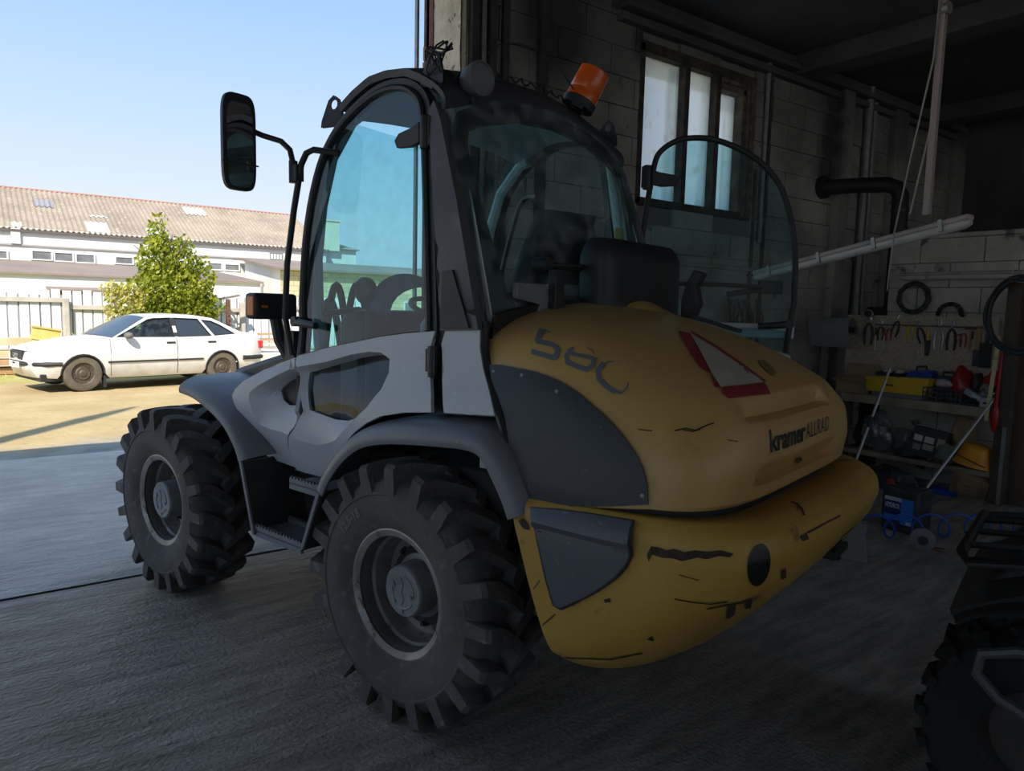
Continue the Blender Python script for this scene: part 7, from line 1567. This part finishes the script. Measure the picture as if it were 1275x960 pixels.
 ('tow_recess', 'decal_black', 'c', [(-1.422,0.631,0.9576),(-1.418,0.6257,0.9373),(-1.4128,0.6241,0.9192),(-1.4067,0.6262,0.9043),(-1.3999,0.631,0.8939),(-1.3939,0.6406,0.8898),(-1.3892,0.6535,0.8924),(-1.3857,0.6682,0.9011),(-1.383,0.6809,0.9139),(-1.3811,0.691,0.9297),(-1.381,0.6989,0.948),(-1.3819,0.7031,0.9673),(-1.3831,0.6996,0.985),(-1.3853,0.6927,0.9999),(-1.3886,0.6837,1.0123),(-1.3926,0.6718,1.0207),(-1.3976,0.6602,1.0239),(-1.4035,0.6503,1.023),(-1.4101,0.6439,1.0171),(-1.4158,0.6391,1.007),(-1.42,0.6351,0.9936),(-1.4226,0.6339,0.9773),(-1.3855,0.697,0.9623),(-1.385,0.6935,0.9489),(-1.3905,0.6861,0.9975),(-1.3918,0.6872,0.986),(-1.3931,0.6872,0.9742),(-1.393,0.6862,0.9613),(-1.3923,0.6825,0.9477),(-1.3914,0.677,0.9339),(-1.39,0.6722,0.9202),(-1.3889,0.6656,0.9058),(-1.3968,0.6735,1.0077),(-1.3986,0.674,0.9964),(-1.3996,0.6755,0.9849),(-1.4003,0.6762,0.973),(-1.4007,0.6735,0.9598),(-1.3993,0.6697,0.946),(-1.3981,0.6645,0.9322),(-1.3968,0.6588,0.9182),(-1.3953,0.6511,0.9033),(-1.4029,0.6575,1.0178),(-1.4046,0.6609,1.0064),(-1.4056,0.6626,0.9952),(-1.4071,0.6634,0.9836),(-1.4074,0.6645,0.9717),(-1.4073,0.6617,0.958),(-1.4065,0.6555,0.9439),(-1.4053,0.6489,0.9297),(-1.4036,0.643,0.9155),(-1.4118,0.6477,1.0049),(-1.4131,0.6491,0.9935),(-1.414,0.6508,0.9821),(-1.4151,0.6501,0.9698),(-1.4143,0.6465,0.9556),(-1.4128,0.6413,0.9416),(-1.4113,0.6341,0.9271)], [(10,11,22),(22,23,10),(9,10,23),(13,14,24),(24,25,13),(13,25,12),(23,22,28),(8,9,30),(34,35,26),(27,26,35),(37,38,29),(38,39,29),(39,40,31),(6,31,40),(15,32,14),(24,14,32),(32,33,24),(33,34,24),(25,24,34),(34,26,25),(12,25,26),(11,12,26),(22,11,26),(26,27,22),(28,22,27),(27,37,28),(37,29,28),(23,28,29),(9,23,29),(30,9,29),(29,39,30),(39,31,30),(8,30,31),(7,8,31),(31,6,7),(45,46,36),(17,41,16),(36,46,47),(21,0,53),(18,19,50),(19,20,50),(51,50,20),(52,51,20),(20,21,52),(21,53,52),(53,0,54),(0,1,54),(55,54,1),(56,55,1),(1,2,56),(41,17,18),(18,50,41),(42,41,50),(50,51,42),(43,42,51),(44,43,51),(51,52,44),(52,53,44),(45,44,53),(53,54,45),(46,45,54),(54,55,46),(47,46,55),(48,47,55),(55,56,48),(49,48,56),(56,2,49),(2,3,49),(4,49,3),(16,41,15),(32,15,41),(41,42,32),(33,32,42),(42,43,33),(34,33,43),(43,44,34),(44,45,34),(35,34,45),(45,36,35),(27,35,36),(37,27,36),(36,47,37),(38,37,47),(47,48,38),(48,49,38),(39,38,49),(40,39,49),(49,4,40),(4,5,40),(6,40,5)]),
 ('paint_scrape', 'scrape_black', 'c', [(-1.1291,0.832,0.9711),(-1.1343,0.8302,0.9841),(-1.1391,0.8281,0.9969),(-1.1605,0.8238,0.9984),(-1.1724,0.8214,0.9958),(-1.1843,0.8189,0.9931),(-1.1952,0.8155,0.9973),(-1.206,0.8121,1.0014),(-1.2195,0.8079,0.9987),(-1.233,0.8038,0.9961),(-1.2473,0.7976,1.0003),(-1.2615,0.7909,1.0044),(-1.2757,0.7842,1.0043),(-1.2897,0.7766,1.004),(-1.301,0.7697,1.0061),(-1.3122,0.7617,1.0085),(-1.3233,0.7534,1.0103),(-1.3326,0.7467,1.0071),(-1.3418,0.7398,1.0043),(-1.3509,0.7318,1.0014),(-1.3433,0.7412,0.9901),(-1.3315,0.7505,0.992),(-1.3193,0.7594,0.9937),(-1.3104,0.7662,0.9901),(-1.3011,0.7727,0.9863),(-1.2918,0.7786,0.9824),(-1.2797,0.7851,0.9835),(-1.2675,0.7908,0.9844),(-1.2555,0.7969,0.9795),(-1.2434,0.8022,0.9742),(-1.2309,0.8073,0.9687),(-1.2177,0.8115,0.9709),(-1.2041,0.8154,0.9729),(-1.1885,0.8199,0.9714),(-1.1724,0.8238,0.9697),(-1.158,0.8268,0.9719),(-1.1435,0.8293,0.9739),(-1.1355,0.8318,0.9504),(-1.1459,0.8273,0.9922),(-1.1464,0.8282,0.9804),(-1.1579,0.8259,0.9826),(-1.1703,0.8229,0.9848),(-1.1813,0.8203,0.9867),(-1.1927,0.8171,0.9887),(-1.1939,0.8179,0.977),(-1.2041,0.8137,0.9906),(-1.2043,0.8149,0.9788),(-1.2146,0.8104,0.9922),(-1.2153,0.8114,0.9806),(-1.2264,0.8076,0.9823),(-1.2373,0.8036,0.9839),(-1.248,0.7992,0.9854),(-1.2573,0.7938,0.9982),(-1.2581,0.795,0.9867),(-1.267,0.789,0.9993),(-1.2782,0.7851,0.9891),(-1.2879,0.7797,0.9901),(-1.2981,0.7738,0.991),(-1.3158,0.7601,1.0037),(-1.3253,0.7533,1.0042),(-1.3618,0.2959,1.0673),(-1.391,0.3219,1.0703),(-1.4153,0.3548,1.0659),(-1.4321,0.3829,1.0548),(-1.4334,0.3707,1.0545),(-1.4157,0.3411,1.0661),(-1.3878,0.3022,1.0706),(-1.355,0.2691,1.0664),(-1.463,0.4332,1.0147),(-1.4655,0.4022,1.0151),(-1.4675,0.3689,1.015),(-1.4692,0.3334,1.0145),(-1.4706,0.2958,1.0137),(-1.4718,0.2542,1.0121),(-1.4728,0.2104,1.0102),(-1.4737,0.1644,1.0074),(-1.4742,0.1157,1.0048),(-1.4728,0.1215,1.0112),(-1.4721,0.1689,1.0135),(-1.4712,0.2145,1.0155),(-1.4703,0.2581,1.0174),(-1.4686,0.2991,1.0194),(-1.4671,0.3362,1.0201),(-1.4654,0.3714,1.0205),(-1.4633,0.4045,1.0204),(-1.4608,0.4355,1.02),(-1.2825,0.7348,0.8153),(-1.2916,0.7271,0.8179),(-1.3005,0.7193,0.8204),(-1.3092,0.7106,0.8226),(-1.3175,0.7014,0.8246),(-1.3256,0.6914,0.8262),(-1.3331,0.6797,0.8266),(-1.3402,0.6665,0.8264),(-1.347,0.6525,0.8258),(-1.3529,0.6362,0.8244),(-1.3613,0.6263,0.83),(-1.3693,0.6157,0.8353),(-1.3714,0.628,0.8442),(-1.3634,0.6379,0.8388),(-1.3552,0.6464,0.8329),(-1.3488,0.6614,0.8339),(-1.3421,0.6749,0.8344),(-1.3347,0.6869,0.8341),(-1.3271,0.6985,0.8337),(-1.3188,0.7075,0.8317),(-1.3103,0.7169,0.8298),(-1.3014,0.7245,0.8272),(-1.2926,0.7323,0.8246),(-1.2832,0.7393,0.8217),(-1.3265,0.6949,0.83),(-1.3348,0.6827,0.8311),(-1.3429,0.6693,0.8317),(-1.3325,0.6457,0.8038),(-1.3153,0.6046,0.7677),(-1.3045,0.6084,0.758),(-1.2934,0.6109,0.7478),(-1.3087,0.6499,0.7804),(-1.3192,0.6766,0.8073),(-1.3138,0.6508,0.786),(-1.3281,0.6558,0.8045),(-1.3181,0.628,0.7799),(-1.3612,0.6424,0.8385),(-1.3712,0.6175,0.8387),(-1.3598,0.5901,0.8119),(-1.3417,0.5446,0.7769),(-1.34,0.587,0.7873),(-1.3525,0.6195,0.8152),(-1.434,0.5649,0.9256),(-1.4401,0.5497,0.9329),(-1.4368,0.5322,0.9124),(-1.4296,0.5036,0.8868),(-1.4241,0.5297,0.8852),(-1.4306,0.5522,0.9074),(-1.4339,0.5448,0.9113),(-1.4561,0.484,1.0171),(-1.461,0.4399,1.0188),(-1.4666,0.4296,0.9985),(-1.4614,0.4744,1.0004),(-0.9914,0.8398,0.7961),(-1.0135,0.8389,0.8072),(-1.016,0.8372,0.7945),(-0.9967,0.8381,0.7867),(-1.2091,0.8016,0.8458),(-1.2206,0.7962,0.8449),(-1.232,0.79,0.8436),(-1.2428,0.7834,0.842),(-1.2534,0.7756,0.84),(-1.264,0.7685,0.8396),(-1.2741,0.7597,0.8384),(-1.2841,0.7505,0.8371),(-1.2934,0.7404,0.8353),(-1.3029,0.7322,0.8373),(-1.3121,0.7235,0.839),(-1.321,0.7139,0.8404),(-1.3296,0.7037,0.8415),(-1.3305,0.7077,0.8471),(-1.3221,0.718,0.846),(-1.3131,0.7272,0.8445),(-1.3041,0.7359,0.8429),(-1.2944,0.7435,0.8405),(-1.2852,0.7534,0.8422),(-1.2752,0.7622,0.8436),(-1.265,0.7704,0.8446),(-1.2546,0.7774,0.845),(-1.2438,0.7847,0.8467),(-1.2329,0.7911,0.8481),(-1.2215,0.7971,0.8493),(-1.2101,0.8025,0.8501),(-1.221,0.809,0.9251),(-1.232,0.8049,0.9234),(-1.2424,0.8004,0.9214),(-1.2531,0.7957,0.9195),(-1.2632,0.7904,0.9172),(-1.2732,0.7851,0.915),(-1.2739,0.7851,0.9182),(-1.2639,0.7904,0.9205),(-1.2538,0.7957,0.9227),(-1.2432,0.8004,0.9246),(-1.2327,0.8049,0.9265),(-1.2217,0.809,0.9283),(-0.6545,0.8481,0.9774),(-0.6741,0.8474,0.9896),(-0.6957,0.8483,0.9751),(-0.704,0.8494,0.9552),(-0.6768,0.8494,0.9548),(-0.6657,0.8488,0.9661),(-0.6814,0.8486,0.9708),(-0.7243,0.843,0.7565),(-0.7381,0.8443,0.7758),(-0.7517,0.8456,0.795),(-0.7482,0.8456,0.7962),(-0.7346,0.8444,0.777),(-0.7207,0.843,0.7577),(-0.7559,0.8307,0.6362),(-0.7701,0.8326,0.6509),(-0.7842,0.8345,0.6655),(-0.7981,0.8362,0.6799),(-0.8117,0.8379,0.6941),(-0.8086,0.8382,0.6964),(-0.795,0.8366,0.6822),(-0.7811,0.8348,0.6678),(-0.767,0.8329,0.6532),(-0.7528,0.831,0.6385),(-0.8216,0.7846,0.526),(-0.8446,0.7951,0.5377),(-0.8615,0.7965,0.5435),(-0.8771,0.7961,0.5484),(-0.8917,0.7942,0.5521),(-0.9058,0.7918,0.5556),(-0.919,0.7885,0.5584),(-0.9319,0.7844,0.5606),(-0.9444,0.7796,0.5625),(-0.9565,0.7744,0.5641),(-0.9679,0.7687,0.5654),(-0.979,0.7618,0.5661),(-0.9918,0.7583,0.5717),(-1.0041,0.7544,0.5772),(-1.0166,0.7505,0.5826),(-1.0283,0.7458,0.5875),(-1.0403,0.7412,0.5925),(-1.0513,0.7354,0.5967),(-1.0624,0.7299,0.6011),(-1.0729,0.7229,0.6047),(-1.0753,0.7293,0.6121),(-1.0645,0.7357,0.6082),(-1.0537,0.7416,0.6041),(-1.0424,0.7471,0.5997),(-1.0309,0.7519,0.5949),(-1.019,0.7565,0.59),(-1.0067,0.7602,0.5845),(-0.9942,0.7639,0.579),(-0.9814,0.7667,0.5731),(-0.9691,0.7736,0.572),(-0.9563,0.7797,0.5706),(-0.9429,0.7847,0.5684),(-0.929,0.7892,0.566),(-0.9146,0.793,0.5631),(-0.8997,0.7962,0.5599),(-0.8843,0.7988,0.5562),(-0.868,0.8,0.5516),(-0.8509,0.8006,0.5466),(-0.8319,0.798,0.5393),(-0.8059,0.7855,0.526),(-1.1063,0.7657,0.678),(-1.1255,0.7675,0.6977),(-1.1217,0.7472,0.6712)], [(2,38,1),(38,39,1),(39,36,1),(0,1,36),(37,0,36),(3,41,40),(35,40,41),(5,42,4),(41,3,4),(4,42,41),(42,34,41),(35,41,34),(38,2,3),(3,40,38),(39,38,40),(40,35,39),(36,39,35),(6,45,43),(45,46,43),(44,43,46),(46,32,44),(33,44,32),(49,8,9),(47,7,8),(8,49,47),(48,47,49),(31,48,49),(49,30,31),(45,6,7),(7,47,45),(47,48,45),(46,45,48),(32,46,48),(48,31,32),(6,43,5),(42,5,43),(43,44,42),(44,33,42),(34,42,33),(29,50,51),(51,50,10),(10,52,51),(52,53,51),(53,28,51),(29,51,28),(12,54,11),(26,55,56),(13,56,12),(56,55,12),(54,12,55),(27,54,55),(55,26,27),(52,10,11),(11,54,52),(53,52,54),(54,27,53),(28,53,27),(25,57,24),(23,14,15),(15,58,23),(14,23,57),(24,57,23),(59,21,22),(19,20,18),(59,16,17),(21,59,17),(17,18,21),(18,20,21),(58,15,16),(16,59,58),(59,22,58),(23,58,22),(14,57,13),(56,13,57),(57,25,56),(26,56,25),(10,50,9),(49,9,50),(30,49,50),(50,29,30),(66,61,67),(60,67,61),(62,65,64),(64,63,62),(61,66,65),(65,62,61),(84,69,85),(68,85,69),(82,71,83),(70,83,71),(82,83,84),(83,70,84),(69,84,70),(79,73,80),(72,80,73),(75,77,76),(77,75,78),(74,78,75),(78,74,79),(73,79,74),(77,78,81),(78,79,81),(79,80,81),(80,72,81),(82,81,72),(71,82,72),(107,88,108),(88,87,108),(109,108,87),(86,109,87),(104,91,105),(91,90,105),(106,105,90),(89,106,90),(106,89,107),(88,107,89),(92,103,102),(93,101,94),(101,93,102),(92,102,93),(98,97,99),(97,96,99),(100,99,96),(95,100,96),(94,101,100),(100,95,94),(91,104,103),(103,92,91),(118,117,110),(117,118,119),(119,115,117),(116,117,115),(112,113,111),(120,111,113),(121,120,113),(113,114,121),(111,120,110),(118,110,120),(119,118,120),(120,121,119),(115,119,121),(121,114,115),(123,124,122),(127,122,124),(124,125,127),(126,127,125),(130,131,134),(129,130,128),(130,134,128),(133,128,134),(134,131,133),(132,133,131),(138,135,136),(136,137,138),(142,139,140),(140,141,142),(143,168,167),(144,143,167),(167,166,144),(166,145,144),(148,164,163),(146,165,164),(147,146,164),(164,148,147),(145,166,165),(165,146,145),(144,145,146),(150,161,160),(160,151,150),(156,155,157),(154,157,155),(157,154,158),(153,158,154),(158,153,159),(153,152,159),(160,159,152),(151,160,152),(148,163,162),(149,148,162),(162,161,149),(161,150,149),(150,151,149),(148,149,151),(169,180,179),(170,169,179),(179,178,170),(178,171,170),(172,177,176),(173,172,176),(176,175,173),(175,174,173),(176,177,178),(171,178,177),(177,172,171),(170,171,172),(186,181,182),(185,187,183),(183,184,185),(183,187,182),(186,182,187),(187,185,186),(188,193,192),(189,191,190),(191,189,192),(188,192,189),(195,202,201),(194,203,202),(202,195,194),(197,199,198),(199,197,200),(196,200,197),(200,196,201),(195,201,196),(204,242,205),(242,204,243),(207,240,239),(206,241,240),(240,207,206),(205,242,241),(241,206,205),(209,237,210),(237,209,238),(208,238,209),(212,235,234),(211,236,235),(235,212,211),(210,237,236),(236,211,210),(211,212,210),(238,208,239),(207,239,208),(208,209,207),(214,232,215),(232,214,233),(213,233,214),(214,215,213),(230,217,231),(216,231,217),(231,216,232),(215,232,216),(227,220,228),(220,219,228),(224,223,225),(223,222,225),(226,225,222),(221,226,222),(226,221,227),(220,227,221),(221,222,220),(219,220,222),(228,219,229),(219,218,229),(230,229,218),(217,230,218),(233,213,234),(212,234,213),(244,245,246)]),
]

DEC = {'decal_bluegrey': mat('decal_bluegrey', (.15,.165,.19), .5), 'decal_red': mat('decal_red', (.33,.035,.04), .5, col2=(.27,.03,.035), nscale=20), 'decal_white': mat('decal_white', (.52,.47,.40), .6, col2=(.46,.41,.34), nscale=12),
       'decal_black': mat('decal_black', (.012,.012,.013), .5), 'recess_brown': mat('recess_brown', (.25,.16,.06), .7), 'scrape_black': mat('scrape_black', (.03,.018,.012), .8, col2=(.07,.04,.025), nscale=60)}
for name, m_, k, V_, F_ in MARKS:
    MB().add(V_, F_).build(name, DEC[m_], hood if k == 'h' else cw, smooth=0, recalc=False)
